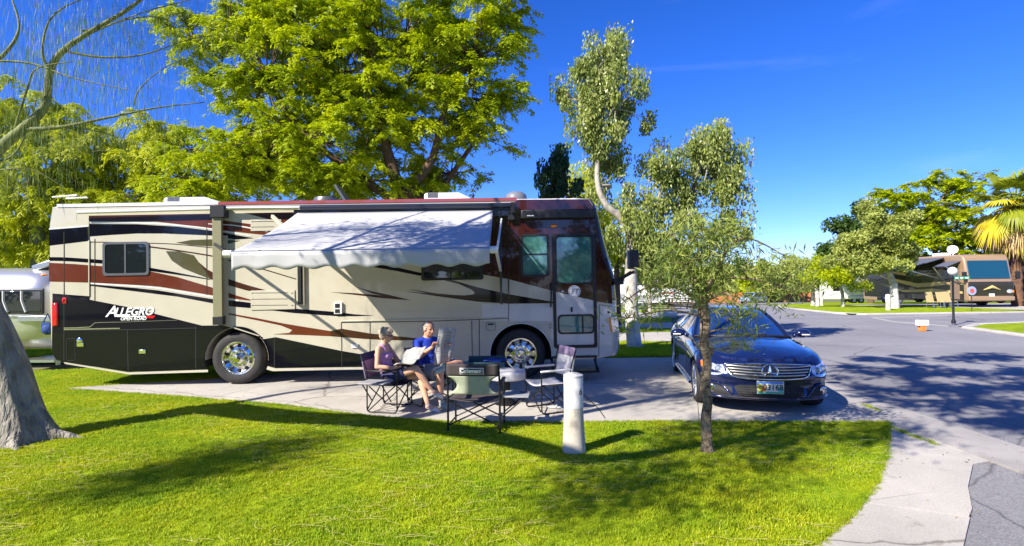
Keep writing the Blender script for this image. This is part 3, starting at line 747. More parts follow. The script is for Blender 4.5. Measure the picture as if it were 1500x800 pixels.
# arms: folding struts from the casing and from the side to the roller
def strut(name, a, b, w_, m): mb = MB(); mb.bar(a, b, w_, w_ * 1.3); return mb.build(name, m, RV, bevel=.004)
ar_t = SP(733, 446)[0]
zlow = SP(733, 396)[1]
strut('awning_strut', (s1 + .1, tf, z_f1), (SP(733, 400)[0], -.1, zlow), .045, M_trimwhite)
strut('awning_strut', (SP(733, 318)[0] + .02, -.1, SP(733, 322)[1]), (s1 + .12, tf + .0, z_f1 + .02), .03, M_trimwhite)
lx = SP(438, 386)[0]
strut('awning_strut', (s0 - .05, tf, z_f0), (SP(318, 356)[0], -.1, SP(318, 358)[1]), .04, M_bplastic)
mid_ = Vector((lerp(s0, s1, .18), -1.35, z_w - .75))
strut('awning_strut', (SP(372, 330)[0] + .4, -.12, z_w - .02), mid_, .05, M_cream)
strut('awning_strut', mid_, (s0 + .35, tf, z_f0 + .02), .05, M_cream)
mid_ = Vector((lerp(s0, s1, .82), -1.35, z_w - .75))
strut('awning_strut', (SP(640, 330)[0] + .2, -.12, z_w - .02), mid_, .05, M_cream)
strut('awning_strut', mid_, (s1 - .35, tf, z_f1 + .02), .05, M_cream)

# ---- windows on the side
def rrect(a, b, r, n=5):         # rounded rectangle in (s,z) from picture corners
    (x0, z1), (x1, z0) = SP(*a), SP(*b); out = []
    for cx, cz, a0 in ((x1 - r, z1 - r, 0), (x0 + r, z1 - r, 90), (x0 + r, z0 + r, 180), (x1 - r, z0 + r, 270)):
        for k in range(n + 1):
            an = R(a0 + 90 * k / n); out.append((cx + r * math.cos(an), cz + r * math.sin(an)))
    return out
def inset(poly, d):
    c = Vector((sum(p[0] for p in poly) / len(poly), sum(p[1] for p in poly) / len(poly)))
    xs_ = [p[0] for p in poly]; zs_ = [p[1] for p in poly]; wx = (max(xs_) - min(xs_)) / 2; wz = (max(zs_) - min(zs_)) / 2
    cx, cz = (max(xs_) + min(xs_)) / 2, (max(zs_) + min(zs_)) / 2
    return [(cx + (p[0] - cx) * (wx - d) / wx, cz + (p[1] - cz) * (wz - d) / wz) for p in poly]
def ring(name, outer, wd, t0, t1, m, parent=None):
    inn = inset(outer, wd); n = len(outer); V = [(a, t0, b) for a, b in outer] + [(a, t0, b) for a, b in inn] + [(a, t1, b) for a, b in outer] + [(a, t1, b) for a, b in inn]; F = []
    for i in range(n):
        j = (i + 1) % n
        F += [(i, j, n + j, n + i), (2 * n + i, 3 * n + i, 3 * n + j, 2 * n + j), (i, 2 * n + i, 2 * n + j, j), (n + i, n + j, 3 * n + j, 3 * n + i)]
    mb = MB(); mb.add(V, F); return mb.build(name, m, parent or RV, smooth=30)
def window(a, b, r, fw, mf, mg, bars=(), name='window', parent=None, t=.022, hbars=(), o_=0):
    o = ring(name, rrect(a, b, r), fw, -t, .0, mf, parent)
    par = o if parent is None else parent
    g = inset(rrect(a, b, r), fw * .7)
    xs_ = sorted([min(p[0] for p in g)] + [SP(x, a[1])[0] for x in bars] + [max(p[0] for p in g)])
    z0_, z1_ = min(p[1] for p in g), max(p[1] for p in g)
    if len(xs_) == 2 and not hbars:
        mb = MB(); mb.prism(g, -.010 - o_, -.004 - o_, side); pn = mb.build('pane', mg, par)
    else:
        mb = MB(); mb.prism(g, -.006 - o_, -.004 - o_, side); mb.build('pane_backing', M_under, par)
        zz = sorted([z0_] + [SP(a[0], y)[1] for y in hbars] + [z1_])
        for i in range(len(xs_) - 1):
            for k in range(len(zz) - 1):
                mb = MB(); mb.box(((xs_[i] + xs_[i + 1]) / 2, -.009 - o_ - .003 * i, (zz[k] + zz[k + 1]) / 2), (xs_[i + 1] - xs_[i] - .004, .005, zz[k + 1] - zz[k] - .004)); mb.build('pane', mg, par)
        for x in xs_[1:-1]:
            mb = MB(); mb.box((x, -.012 - o_, (z0_ + z1_) / 2), (.03, .018, z1_ - z0_)); mb.build('mullion', mf, par)
        for z in zz[1:-1]:
            mb = MB(); mb.box(((xs_[0] + xs_[-1]) / 2, -.012 - o_, z), (xs_[-1] - xs_[0], .018, .03)); mb.build('mullion', mf, par)
    return o
M_steel = mat('grey_window_frame', (0.17, 0.17, 0.17), 0.3, metal=.6)
window((151, 355), (219, 403), .06, .045, M_steel, M_glass, bars=(184,))
window((617, 379), (708, 409.5), .04, .05, M_bplastic, M_glass, bars=(660,))
window((762, 343), (805, 405), .06, .045, M_bplastic, M_tglass, hbars=(373,))
# entry door
dr = bpy.data.objects.new('door', None); link(dr, RV); dr['label'] = 'entry door with tinted windows in a black frame'
ring('door_frame', rrect((808, 343), (875, 509), .05), .062, -.03, .004, M_bplastic, dr)
mb = MB(); mb.prism(inset(rrect((808, 343), (875, 509), .05), .055), -.013, .002, side); dleaf = mb.build('door_leaf', M_silver_shade, dr)
dec('door_paint', [(812.6, 347.5), (870.6, 347.5), (870.6, 440.5), (840, 433.5), (812.6, 427)], M_frontmaroon, .0148, parent=dr)
window((812.5, 345.5), (869, 415.5), .07, .03, M_bplastic, M_tglass, name='door_window', parent=dr, t=.03, o_=.010)
window((816.5, 461), (871, 488.5), .08, .035, M_bplastic, M_tglass, bars=(853,), name='door_window', parent=dr, t=.03, o_=.010)
# reflections and interior are mottled into the pane colour; the grab rail
p0, p1 = SP(807, 415), SP(806.5, 449)
mb = MB(); mb.tube([(p0[0], -.02, p0[1]), (p0[0], -.09, p0[1] - .03), (p1[0], -.09, p1[1] + .03), (p1[0], -.02, p1[1])], .017, 8); mb.build('grab_handle', M_bplastic, RV, smooth=50)
c = SP(841, 427); mb = MB(); mb.lathe([(.122, -.030), (.122, -.016)], 36, 'Y', (c[0], 0, c[1])); bd = mb.build('badge', M_badge, RV)
def text(s_, size, loc, m, parent, name='lettering', shear=0, rot=(PI / 2, 0, 0), ext=.004, align='CENTER', xs=1, bold=0):
    cu = bpy.data.curves.new('t', 'FONT'); cu.body = s_; cu.size = size; cu.shear = shear; cu.extrude = ext; cu.align_x = align; cu.align_y = 'CENTER'; cu.offset = bold
    cu.resolution_u = 3
    o = bpy.data.objects.new('t', cu); COL.objects.link(o); bpy.context.view_layer.update()
    me = bpy.data.meshes.new_from_object(o.evaluated_get(bpy.context.evaluated_depsgraph_get()))
    bpy.data.objects.remove(o); bpy.data.curves.remove(cu)
    me.materials.clear(); me.materials.append(m)
    t = bpy.data.objects.new(name, me); link(t, parent); t.location = loc; t.rotation_euler = rot; t.scale = (xs, 1, 1); return t
M_ink = mat('black_ink', (.02, .02, .02), .6)
text('ET', .13, (c[0], -.032, c[1]), M_ink, bd, shear=.35, ext=.001)
mb = MB(); mb.tube([Vector((c[0] + math.cos(a) * .105, -.031, c[1] + math.sin(a) * .105)) for a in [2 * PI * k / 30 for k in range(31)]], .0025, 4); mb.build('badge_line', M_ink, bd)
c = SP(811, 331); mb = MB(); mb.ell((c[0], -.008, c[1]), (.075, .03, .036)); mb.build('marker_lamp', M_orange, RV, smooth=180)
c = SP(173, 441.5)
c = SP(94, 440); mb = MB(); mb.ell((c[0], -.008, c[1]), (.03, .03, .05)); mb.build('marker_lamp', M_red, RV, smooth=180)
pbox('tail_lamp', (75, 444), (84, 478), -.035, .05, M_red, .02)
mb = MB(); mb.box((S0 + .02, .3, SP(78, 456)[1]), (.1, .22, .46)); mb.build('tail_lamp', M_red, RV, bevel=.02)
pbox('reflector', (91, 436), (97, 445), -.02, .0, M_red, .01)
c = SP(837, 453); pbox('door_lock', (836, 450), (839, 457), -.03, -.01, M_bplastic, .004, parent=dr)
c = SP(824, 427); mb = MB(); mb.lathe([(.02, -.035), (.02, -.012)], 14, 'Y', (c[0], 0, c[1])); mb.build('door_button', M_badge, dr)
# small hatches and fittings
for a, b in (((712, 472), (726, 484)), ((98, 496), (111, 528)), ((804, 474), (808, 481))):
    o = ring('hatch', rrect(a, b, .02), .008, -.009, .0, M_seam if a[0] < 300 else M_steel)
def latch(x, y, m=M_chrome):
    pbox('latch', (x - 5, y - 3), (x + 5, y + 3), -.02, -.002, m, .006)
latch(208, 515); latch(520, 507, M_trimwhite); latch(117, 505)
mb = MB(); c = SP(117, 499); mb.ell((c[0], -.01, c[1]), (.06, .02, .06)); mb.build('lock', M_chrome, RV, smooth=180)
c = SP(719, 475); mb = MB(); mb.box((c[0], -.006, c[1]), (.11, .004, .03)); mb.build('hatch_label', M_ink, RV)
ob = pbox('outlet_box', (489, 443), (501, 460), -.05, -.003, M_trimwhite, .006)
pbox('outlet_cover', (490.5, 445), (497.5, 451), -.056, -.05, M_bplastic, .002); pbox('outlet_cover', (490.5, 453), (497.5, 458.5), -.056, -.05, M_bplastic, .002)
# fridge vents with louvres
def vent(a, b, rows, m=M_cream):
    o = pbox('vent', a, b, -.018, -.001, m, .004)
    for k in range(rows):
        y = lerp(a[1], b[1], (k + .5) / rows)
        rail((a[0] + 6, y - 1.2), (b[0] - 10, y - 1.6), .7, .018, 'louvre', M_seam, o, .004)
        for xx in (a[0] + 2, b[0] - 5): rail((xx, y - 1.2), (xx + 3, y - 1.3), 1.2, .018, 'catch', M_steel, o, .006)
    return o
vent((367, 426), (432, 453), 3)
vent((367, 322), (412, 338), 2)
pbox('side_hatch', (326.5, 345), (335, 475), -.012, -.0075, M_cream, .003)
# rear side lettering
cx_, cz_ = SP(189, 457.5)
text('A', .30, (SP(163, 457)[0], -.008, SP(163, 457)[1]), M_badge, RV, shear=.35, bold=.004)
text('LLEGRO', .215, (SP(196, 456)[0], -.008, SP(196, 457)[1]), M_badge, RV, shear=.35, bold=.005, xs=.93)
text('OPEN ROAD', .085, (SP(196, 467)[0], -.008, SP(196, 467)[1]), M_badge, RV, shear=0.1, bold=.002, xs=1.0)
dline('lettering_underline', [(170, 463.5), (214, 463.5)], 1.4, M_badge, .009)
dec('lettering_accent', [(214, 463), (226, 462), (228, 463.5), (224, 466.5), (214, 465.5)], M_red, .009)
# small awning box over the door
pbox('door_awning', (763, 307), (874, 319), -.16, -.003, M_bplastic, .025, label='small black awning box over the entry door')
c = SP(777, 316, -.163); mb = MB(); mb.box((c[0], -.163, c[1]), (.13, .003, .018)); mb.build('maker_mark', M_badge, RV)
# headlight, corner vent
dec('headlight', [(891, 466), (897.5, 465), (905, 465), (906, 484), (899.5, 486), (894.5, 486)], M_lens, .012, thick=.06)
dec('indicator', [(891, 466), (894.5, 466), (897.5, 486), (894.5, 486)], M_orange, .017, thick=.02)
dec('side_vent', [(889.5, 455), (895, 457.5), (890, 459.5)], M_bplastic, .006)
dline('bumper_line', [(878, 446.5), (897, 449)], 1.1, M_steel, .006)
# windscreen pillar and wiper-side glass edge
dline('pillar_trim', [(868, 301), (874, 330), (884, 376), (895, 403), (897, 412)], 2.2, M_bplastic, .006)
# mirrors
def mirror(t, sgn):
    a = SP(902, 411, t); b = SP(921, 398, t); mb = MB(); mb.tube([(a[0], t + .3 * sgn, a[1]), (a[0] + .08, t, a[1] + .02), (b[0] + .08, t - .12 * sgn, b[1])], [.045, .035, .025], 8)
    o = mb.build('mirror_arm', M_bplastic, RV, smooth=60)
    p, q = SP(921, 367, t - .1), SP(934, 394, t - .1); mb = MB(); mb.box(((p[0] + q[0]) / 2, t - .1 * sgn - .02, (p[1] + q[1]) / 2), (.17, .24, abs(p[1] - q[1]))); m_ = mb.build('mirror', M_bplastic, RV, bevel=.03, seg=3)
mirror(-.08, 1); mirror(W + .08, -1)
mb = MB(); p, q = SP(900, 408), SP(912, 417); mb.box(((p[0] + q[0]) / 2, .12, (p[1] + q[1]) / 2), (.2, .34, .12)); mb.build('mirror_mount', M_bplastic, RV, bevel=.02)
# roof equipment
def roofbox(px0, px1, y0, y1, t, dep, m, name='air_conditioner'):
    p, q = SP(px0, y0, t), SP(px1, y1, t); w_ = q[0] - p[0]; h = p[1] - q[1]
    pr = [(0, 0), (0, h * .85), (w_ * .05, h), (w_ * .72, h), (w_ * .97, h * .35), (w_, 0)]
    mb = MB(); mb.prism([(p[0] + a, q[1] - .05 + b) for a, b in pr], t, t + dep, side); o = mb.build(name, m, RV, bevel=.03, seg=3)
    gr = MB()
    for k in range(10): gr.box((p[0] + w_ * (.08 + .022 * k), t - .003, q[1] + h * .45), (.014, .01, h * .6))
    gr.build('grille', M_steel, o); return o
roofbox(239, 322, 285.5, 296, .85, .75, M_trimwhite)
roofbox(621, 692, 279, 291, .85, .75, M_trimwhite)
c = SP(756, 289, 1.2); mb = MB(); mb.lathe([(.24, -.08), (.24, .03), (.22, .1), (.14, .16), (.001, .18)], 28, 'Z', (c[0], 1.2, c[1] - .05)); mb.build('satellite_dome', mat('grey_plastic', (.16, .17, .2), .35), RV, smooth=40)
c = SP(478, 294, 1.0); mb = MB(); mb.lathe([(.26, -.1), (.27, .0), (.24, .06), (.001, .07)], 28, 'Z', (c[0], 1.0, c[1])); mb.build('roof_fan', M_steel, RV, smooth=40)
c = SP(500, 292, 1.1); mb = MB(); mb.add([(c[0] - .12, .95, c[1] + .28), (c[0] - .10, 1.3, c[1] + .28), (c[0] + .14, 1.3, c[1] - .08), (c[0] + .1, .95, c[1] - .08)], [(0, 1, 2, 3)]); o = mb.build('roof_flap', M_steel, RV); q = o.modifiers.new('s', 'SOLIDIFY'); q.thickness = .05
for a, b in (((77, 289), (113, 286)), ((97, 291), (128, 289.5))): xbar('antenna', a, b, .02, M_trimwhite, 1.4)
# folding steps under the door
st = bpy.data.objects.new('entry_step', None); link(st, RV)
for y, t0, t1 in ((524, -.06, .3), (546, -.33, -.02)):
    p, q = SP(807, y, t0), SP(875, y, t0)
    mb = MB(); mb.box(((p[0] + q[0]) / 2, (t0 + t1) / 2, p[1]), (q[0] - p[0], t1 - t0, .04)); mb.build('tread', M_bmetal, st, bevel=.005)
p, q = SP(807, 524, -.04), SP(875, 524, -.04); pz = SP(840, 546, -.3)[1]
mb = MB()
for x in (p[0] + .03, q[0] - .03): mb.bar((x, 0, p[1]), (x, -.06, pz), .03); mb.bar((x, .28, p[1]), (x, -.3, pz), .03)
mb.build('step_bracket', M_bmetal, st)
# ------------------------------------------------------------------ the dark blue coupe
def car_paint():
    m = mat('dark_blue_paint', (0.012, 0.020, 0.085), 0.14, metal=.45, coat=1.0); return m
M_car = car_paint()
M_carglass = mat('windscreen_glass', (0.010, 0.028, 0.11), 0.03, spec=1.0, coat=1.0)
M_cartrim = mat('satin_black_trim', (0.015, 0.015, 0.017), 0.5)
M_mesh = mat('intake_mesh', (0.012, 0.012, 0.014), 0.7)
def make_coupe(loc, rz):
    car = empty('coupe', loc, rz, 'dark blue coupe parked nose out beside the motorhome, young tree in front of it', 'car')
    half = [(2.47, 0), (2.466, .15), (2.45, .32), (2.42, .48), (2.36, .63), (2.27, .76), (2.12, .86), (1.90, .912), (1.55, .93), (1.0, .928), (.4, .92), (-.3, .918), (-.9, .928), (-1.5, .935), (-1.95, .91), (-2.28, .84), (-2.47, .70), (-2.56, .5), (-2.60, .25), (-2.61, 0)]
    hp = crom(half, 5); n = len(hp)
    hp[0].y = 0; hp[-1].y = 0
    nrm = []
    for i in range(n):
        t = (hp[min(i + 1, n - 1)] - hp[max(i - 1, 0)]).normalized(); nrm.append(Vector((t.y, -t.x)) * -1)
    nrm[0] = Vector((-1, 0)); nrm[-1] = Vector((1, 0))
    def itp(x, tb):
        if x >= tb[0][0]: return tb[0][1]
        for (x0, a), (x1, b) in zip(tb, tb[1:]):
            if x0 >= x >= x1: 
                t = (x - x0) / (x1 - x0); return lerp(a, b, t)
        return tb[-1][1]
    ZT = [(2.47, .745), (2.35, .775), (2.2, .80), (1.9, .835), (1.5, .875), (1.0, .915), (.5, .935), (0, .935), (-1, .955), (-1.6, .975), (-2.1, .965), (-2.4, .93), (-2.61, .86)]
    ZBt = [(2.47, .215), (2.2, .20), (1.8, .17), (1, .16), (-1.4, .16), (-1.9, .19), (-2.3, .25), (-2.61, .30)]
    CR = [(2.47, .01), (2.2, .045), (1.8, .075), (1.2, .085), (.6, .07), (0, .03), (-1.3, .03), (-1.9, .06), (-2.3, .05), (-2.61, .02)]
    vF = [(0, .10), (.05, .035), (.12, .0), (.22, .004), (.32, .035), (.42, .04), (.50, .012), (.58, .0), (.66, .008), (.74, .035), (.84, .065), (.93, .10), (.98, .14), (1.0, .18)]
    vS = [(0, .08), (.05, .045), (.12, .02), (.22, .03), (.32, .028), (.42, .018), (.50, .010), (.58, .003), (.66, .0), (.74, .008), (.84, .028), (.93, .060), (.98, .095), (1.0, .125)]
    vR = [(0, .15), (.05, .08), (.12, .04), (.22, .02), (.32, .01), (.42, .0), (.50, .0), (.58, .0), (.66, .01), (.74, .02), (.84, .04), (.93, .07), (.98, .10), (1.0, .13)]
    rows = []
    sm = lambda a, b, x: (lambda t: t * t * (3 - 2 * t))(max(0, min(1, (x - a) / (b - a))))
    for (v, f), (_, s_), (_, r_) in zip(vF, vS, vR):
        row = []
        for p, nn in zip(hp, nrm):
            wf = sm(1.75, 2.35, p.x); wr = sm(-1.8, -2.4, p.x)
            ins = f * wf + r_ * wr + s_ * (1 - wf - wr)
            q = p + nn * ins; z0, z1 = itp(p.x, ZBt), itp(p.x, ZT)
            if v >= 1: z = z1
            else: z = lerp(z0, z1 - .0, v)
            row.append(Vector((q.x, max(0, q.y), z)))
        rows.append(row)
    top = rows[-1]
    def zhood(x, yn, x_):
        z = itp(x, ZT) + itp(x, CR) * (1 - yn ** 2.2)
        return z
    for r in (.985, .95, .90, .84, .76, .66, .55, .42, .28, .14, 0):
        row = []
        for p in top:
            sx = max(-2.2, min(1.9, p.x * .84)); q = Vector((lerp(sx, p.x, r), p.y * r, 0))
            yn = r if abs(p.x) < 1.9 else r
            crease = 0.012 * math.exp(-((r - .84) / .05) ** 2) * sm(2.3, 1.9, q.x) * sm(.3, .9, q.x)
            q.z = zhood(q.x, r, p.x) + crease + .02 * sm(1.0, .9, r) * 0
            row.append(q)
        rows.append(row)
    V = []; F = []; K = len(rows)
    for row in rows: V += [tuple(q) for q in row]
    off = len(V)
    for row in rows: V += [(q.x, -q.y, q.z) for q in row]
    for k in range(K - 1):
        for i in range(n - 1):
            a = (k * n + i, k * n + i + 1, (k + 1) * n + i + 1, (k + 1) * n + i)
            F.append(a); F.append(tuple(x + off for x in a[::-1]))
    F.append(tuple(range(n)) + tuple(off + i for i in range(n - 2, 0, -1)))
    mb = MB(); mb.add(V, F); bd = mb.build('body', M_car, car, weld=True)
    bm = bmesh.new(); bm.from_mesh(bd.data); bmesh.ops.remove_doubles(bm, verts=bm.verts, dist=.0005); bmesh.ops.dissolve_degenerate(bm, edges=bm.edges, dist=.0002); bmesh.ops.recalc_face_normals(bm, faces=bm.faces); bm.to_mesh(bd.data); bm.free()
    AX = (1.60, -1.355)
    for ax in AX:
        for s_ in (-1, 1):
            mb = MB(); mb.lathe([(.385, .55), (.385, 1.2)] if s_ > 0 else [(.385, -1.2), (.385, -.55)], 40, 'Y', (ax, 0, .335)); k_ = mb.build('cutter', M_mesh, car); cut(bd, k_); drop(k_)
            mb = MB(); m_ = 24; VV = []; FF = []
            for k in range(m_ + 1):
                an = -.3 + (PI + .6) * k / m_; VV += [(ax + math.cos(an) * .384, s_ * .56, .335 + math.sin(an) * .384), (ax + math.cos(an) * .384, s_ * .88, .335 + math.sin(an) * .384)]
            for k in range(m_): FF.append((2 * k, 2 * k + 1, 2 * k + 3, 2 * k + 2))
            mb.add(VV, FF); mb.build('wheel_liner', M_mesh, car)
    smooth_by_angle(bd.data, 40)
    mb = MB(); mb.box((.1, 0, .30), (3.9, 1.05, .26)); mb.build('underbody', M_mesh, car)
    # wheels
    def cwheel(c, s_):
        root = bpy.data.objects.new('wheel', None); COL.objects.link(root); root.parent = car; root.location = c; root.rotation_euler = (0, 0, 0 if s_ < 0 else PI)
        r = .335; mb = MB(); mb.lathe([(.245, .02), (.25, .0), (.27, -.008), (.315, -.004), (.330, .02), (r, .05), (r, .20), (.32, .235), (.245, .235)], 44, 'Y', ring=True); mb.build('tyre', M_rubber, root, smooth=30)
        mb = MB(); mb.lathe([(.25, .0), (.242, -.006), (.23, .0), (.222, .05), (.215, .14), (.215, .2), (.001, .2)], 40, 'Y'); mb.build('rim', M_alu, root, smooth=30)
        sp = MB()
        for k in range(10):
            an = 2 * PI * k / 10; d = Vector((math.cos(an), 0, math.sin(an))); sp.bar(d * .03 + Vector((0, .03, 0)), d * .232 + Vector((0, .008, 0)), .020, .034, up=(0, 1, 0)) if False else sp.tube([d * .03 + Vector((0, .035, 0)), d * .235 + Vector((0, .012, 0))], [.022, .013], 6)
        sp.lathe([(.06, .04), (.06, .01), (.04, -.002), (.001, -.004)], 20, 'Y'); sp.build('spokes', M_alu, root, smooth=40)
        return root
    for ax in AX:
        for s_ in (-1, 1): cwheel((ax, s_ * .905, .335), s_)
    # surface of the nose: x for a given (y, z)
    def nose(y, z):
        z0, z1 = .215, .745; v = (z - z0) / (z1 - z0); v = max(0, min(1, v))
        ins = itp(-v, [(-a, b) for a, b in vF][::1]) if False else None
        for (a, b), (c, d) in zip(vF, vF[1:]):
            if a <= v <= c: ins = lerp(b, d, (v - a) / (c - a)); break
        ay = abs(y)
        for p, q in zip(hp, hp[1:]):
            if p.y <= ay <= q.y: x = lerp(p.x, q.x, (ay - p.y) / max(1e-6, q.y - p.y)); break
        else: x = 2.0
        return x - ins
    def fpatch(name, poly, m, lift=.006, grid=None, depth=.02, parent=None, smooth=0):
        """patch on the nose from an outline in (y,z), subdivided so that it hugs the curve"""
        bm = bmesh.new(); pl = [Vector(p) for p in poly]
        if smooth: pl = crom(pl, smooth, True)
        f = bm.faces.new([bm.verts.new((0, p[0], p[1])) for p in pl])
        for ax_, st in ((1, .05), (2, .03)):
            vals = [v.co[ax_] for v in bm.verts]; a = min(vals) + st
            while a < max(vals):
                no = (0, 1, 0) if ax_ == 1 else (0, 0, 1); co = (0, a, 0) if ax_ == 1 else (0, 0, a)
                bmesh.ops.bisect_plane(bm, geom=bm.verts[:] + bm.edges[:] + bm.faces[:], plane_co=co, plane_no=no); a += st
        for v in bm.verts: v.co.x = nose(v.co.y, v.co.z) + lift
        r = bmesh.ops.extrude_face_region(bm, geom=bm.faces[:])
        for e in r['geom']:
            if isinstance(e, bmesh.types.BMVert): e.co.x -= depth + lift
        bmesh.ops.recalc_face_normals(bm, faces=bm.faces)
        me = bpy.data.meshes.new(name); bm.to_mesh(me); bm.free(); me.materials.append(m); smooth_by_angle(me, 40)
        return link(bpy.data.objects.new(name, me), parent or car)
    def fline(name, pts, r, m, lift=.008, n=5, parent=None, closed=False):
        pp = crom(pts, n, closed); 
        if closed: pp.append(pp[0])
        mb = MB(); mb.tube([(nose(p[0], p[1]) + lift, p[0], p[1]) for p in pp], r, 6); return mb.build(name, m, parent or car, smooth=60)
    # grille
    go = [(0, .725), (.3, .722), (.52, .71), (.585, .70), (.56, .64), (.49, .555), (.30, .528), (0, .52), (-.30, .528), (-.49, .555), (-.56, .64), (-.585, .70), (-.52, .71), (-.3, .722)]
    gr = fpatch('grille', go, M_mesh, .012)
    fline('grille_frame', go, .011, M_chrome, .018, parent=gr, closed=True)
    for zz, hw in ((.685, .56), (.648, .54), (.611, .52), (.574, .48)):
        fline('grille_slat', [(-hw, zz + .012), (-hw * .5, zz), (0, zz - .004), (hw * .5, zz), (hw, zz + .012)], .0115, M_alu, .026, parent=gr)
    cx = nose(0, .625) + .04
    mb = MB(); mb.lathe([(.092, 0), (.105, .012), (.118, 0), (.105, -.008)], 36, 'X', (cx, 0, .622), ring=True); em = mb.build('emblem_ring', M_chrome, gr, smooth=50)
    mb = MB(); mb.lathe([(.1, -.02), (.1, -.004)], 30, 'X', (cx, 0, .622)); mb.build('emblem_disc', M_car, gr)
    mb = MB()
    for k in range(3):
        an = PI / 2 + 2 * PI * k / 3; d = Vector((0, math.cos(an), math.sin(an))); e = Vector((0, -math.sin(an), math.cos(an)))
        c0 = Vector((cx, 0, .622)); a = c0 + Vector((.014, 0, 0)); tip = c0 + d * .1
        o1 = c0 + (d * .018 + e * .02); o2 = c0 + (d * .018 - e * .02)
        b1 = c0 + Vector((-.004, 0, 0))
        mb.add([a, o1, tip, o2, b1], [(0, 1, 2), (0, 2, 3), (4, 2, 1), (4, 3, 2), (0, 3, 4), (0, 4, 1)])
    mb.build('emblem_star', M_chrome, gr)
    mb = MB(); mb.lathe([(.022, 0), (.02, .006), (.001, .008)], 16, 'Z', (2.17, 0, .835)); mb.build('bonnet_badge', M_chrome, car)
    # lamps
    for s_ in (-1, 1):
        ol = [(.615 * s_, .715), (.70 * s_, .735), (.80 * s_, .74), (.86 * s_, .715), (.865 * s_, .64), (.82 * s_, .565), (.72 * s_, .545), (.62 * s_, .575), (.585 * s_, .62)]
        hl = fpatch('headlight', ol, M_lens, .010, smooth=3)
        for (yy, zz, rr) in ((.665, .635, .052), (.775, .645, .058)):
            x = nose(yy, zz) + .012; nrm_ = Vector((1, .25 * s_ * (yy > .7) + .12 * s_, .1)).normalized(); Mq = nrm_.to_track_quat('Z', 'Y').to_matrix()
            mb = MB(); mb.lathe([(rr, -.01), (rr, .006), (rr * .82, .008), (rr * .7, .0)], 24, 'Z', (x, yy * s_, zz), M=Mq, ring=True); mb.build('lamp_ring', M_chrome, hl, smooth=40)
            mb = MB(); mb.ell((x - .01, yy * s_, zz), (.03, rr * .72, rr * .72)); mb.build('lamp_bulb', mat('lamp_inner', (.25, .3, .38), .05, coat=1) if 'lamp_inner' not in MATS else MATS['lamp_inner'], hl, smooth=180)
        fpatch('indicator', [(.825 * s_, .73), (.868 * s_, .71), (.870 * s_, .64), (.84 * s_, .60)], M_orange, .014, parent=hl)
        # outer intakes and fog lamps
        fpatch('side_intake', [(.50 * s_, .385), (.60 * s_, .42), (.80 * s_, .41), (.83 * s_, .36), (.80 * s_, .29), (.62 * s_, .275), (.50 * s_, .285)], M_mesh, .004, smooth=0)
        x = nose(.75, .35); Mq = Vector((1, .45 * s_, 0)).normalized().to_track_quat('Z', 'Y').to_matrix()
        mb = MB(); mb.lathe([(.055, 0), (.055, .016), (.045, .02), (.04, .008), (.001, .010)], 22, 'Z', (x, .75 * s_, .35), M=Mq); mb.build('fog_lamp', M_chrome, car, smooth=40)
        fline('bumper_fin', [(.50 * s_, .275), (.56 * s_, .345), (.66 * s_, .42), (.78 * s_, .435)], .014, M_car, .012)
    lo = fpatch('lower_intake', [(-.47, .40), (-.40, .425), (0, .43), (.40, .425), (.47, .40), (.43, .29), (.35, .262), (0, .255), (-.35, .262), (-.43, .29)], M_mesh, .006)
    for k in range(5): fline('intake_bar', [(-.44 + abs(k - 2) * .01, .285 + k * .028), (0, .278 + k * .028), (.44 - abs(k - 2) * .01, .285 + k * .028)], .004, M_cartrim, .009, parent=lo)
    fline('splitter', [(-.86, .25), (-.6, .232), (0, .222), (.6, .232), (.86, .25)], .014, M_car, .006)
    # plate
    px_ = nose(0, .43) + .045
    M_plate = mat('plate_white', (.75, .74, .68), .4)
    mb = MB(); mb.box((px_ - .012, 0, .405), (.016, .365, .19)); pl_ = mb.build('number_plate', M_alu, car, bevel=.008)
    mb = MB(); mb.box((px_ - .002, 0, .405), (.004, .345, .17)); mb.build('plate_face', M_plate, pl_)
    def band(y0, y1, z0, z1, col, nm): mb = MB(); mb.box((px_ + .0015, (y0 + y1) / 2, (z0 + z1) / 2), (.002, y1 - y0, z1 - z0)); mb.build('plate_print', mat(nm, col, .5), pl_)
    band(-.17, .17, .462, .488, (.08, .25, .75), 'print_blue'); band(-.17, .17, .322, .348, (.10, .45, .30), 'print_green')
    band(-.17, -.12, .348, .462, (.55, .55, .08), 'print_yellow'); band(-.12, -.065, .348, .43, (.65, .22, .05), 'print_orange'); band(.10, .17, .348, .40, (.1, .5, .55), 'print_teal')
    rr = (PI / 2, 0, PI / 2)
    text('03168', .112, (px_ + .004, .035, .407), mat('plate_digits', (.01, .06, .03), .5), pl_, rot=rr, bold=.002, ext=.001, xs=.98)
    text('HC', .05, (px_ + .004, -.145, .407), MATS['plate_digits'], pl_, rot=rr, ext=.001)
    # glasshouse
    def grid(name, A, B, m, bulge=0, nu=12, nv=14, mirror=True, parent=None, thick=.006, bdir=None):
        """A: polyline (centre side), B: polyline (outer side), same parameter; lofts A->B with an outward bulge"""
        A = [Vector(a) for a in A]; B = [Vector(b) for b in B]
        A = crom(A, nu) if len(A) > 2 else [A[0].lerp(A[1], k / nu) for k in range(nu + 1)]
        B = crom(B, nu) if len(B) > 2 else [B[0].lerp(B[1], k / nu) for k in range(nu + 1)]
        k_ = min(len(A), len(B)); A = [A[round(i * (len(A) - 1) / (k_ - 1))] for i in range(k_)]; B = [B[round(i * (len(B) - 1) / (k_ - 1))] for i in range(k_)]
        V = []; F = []
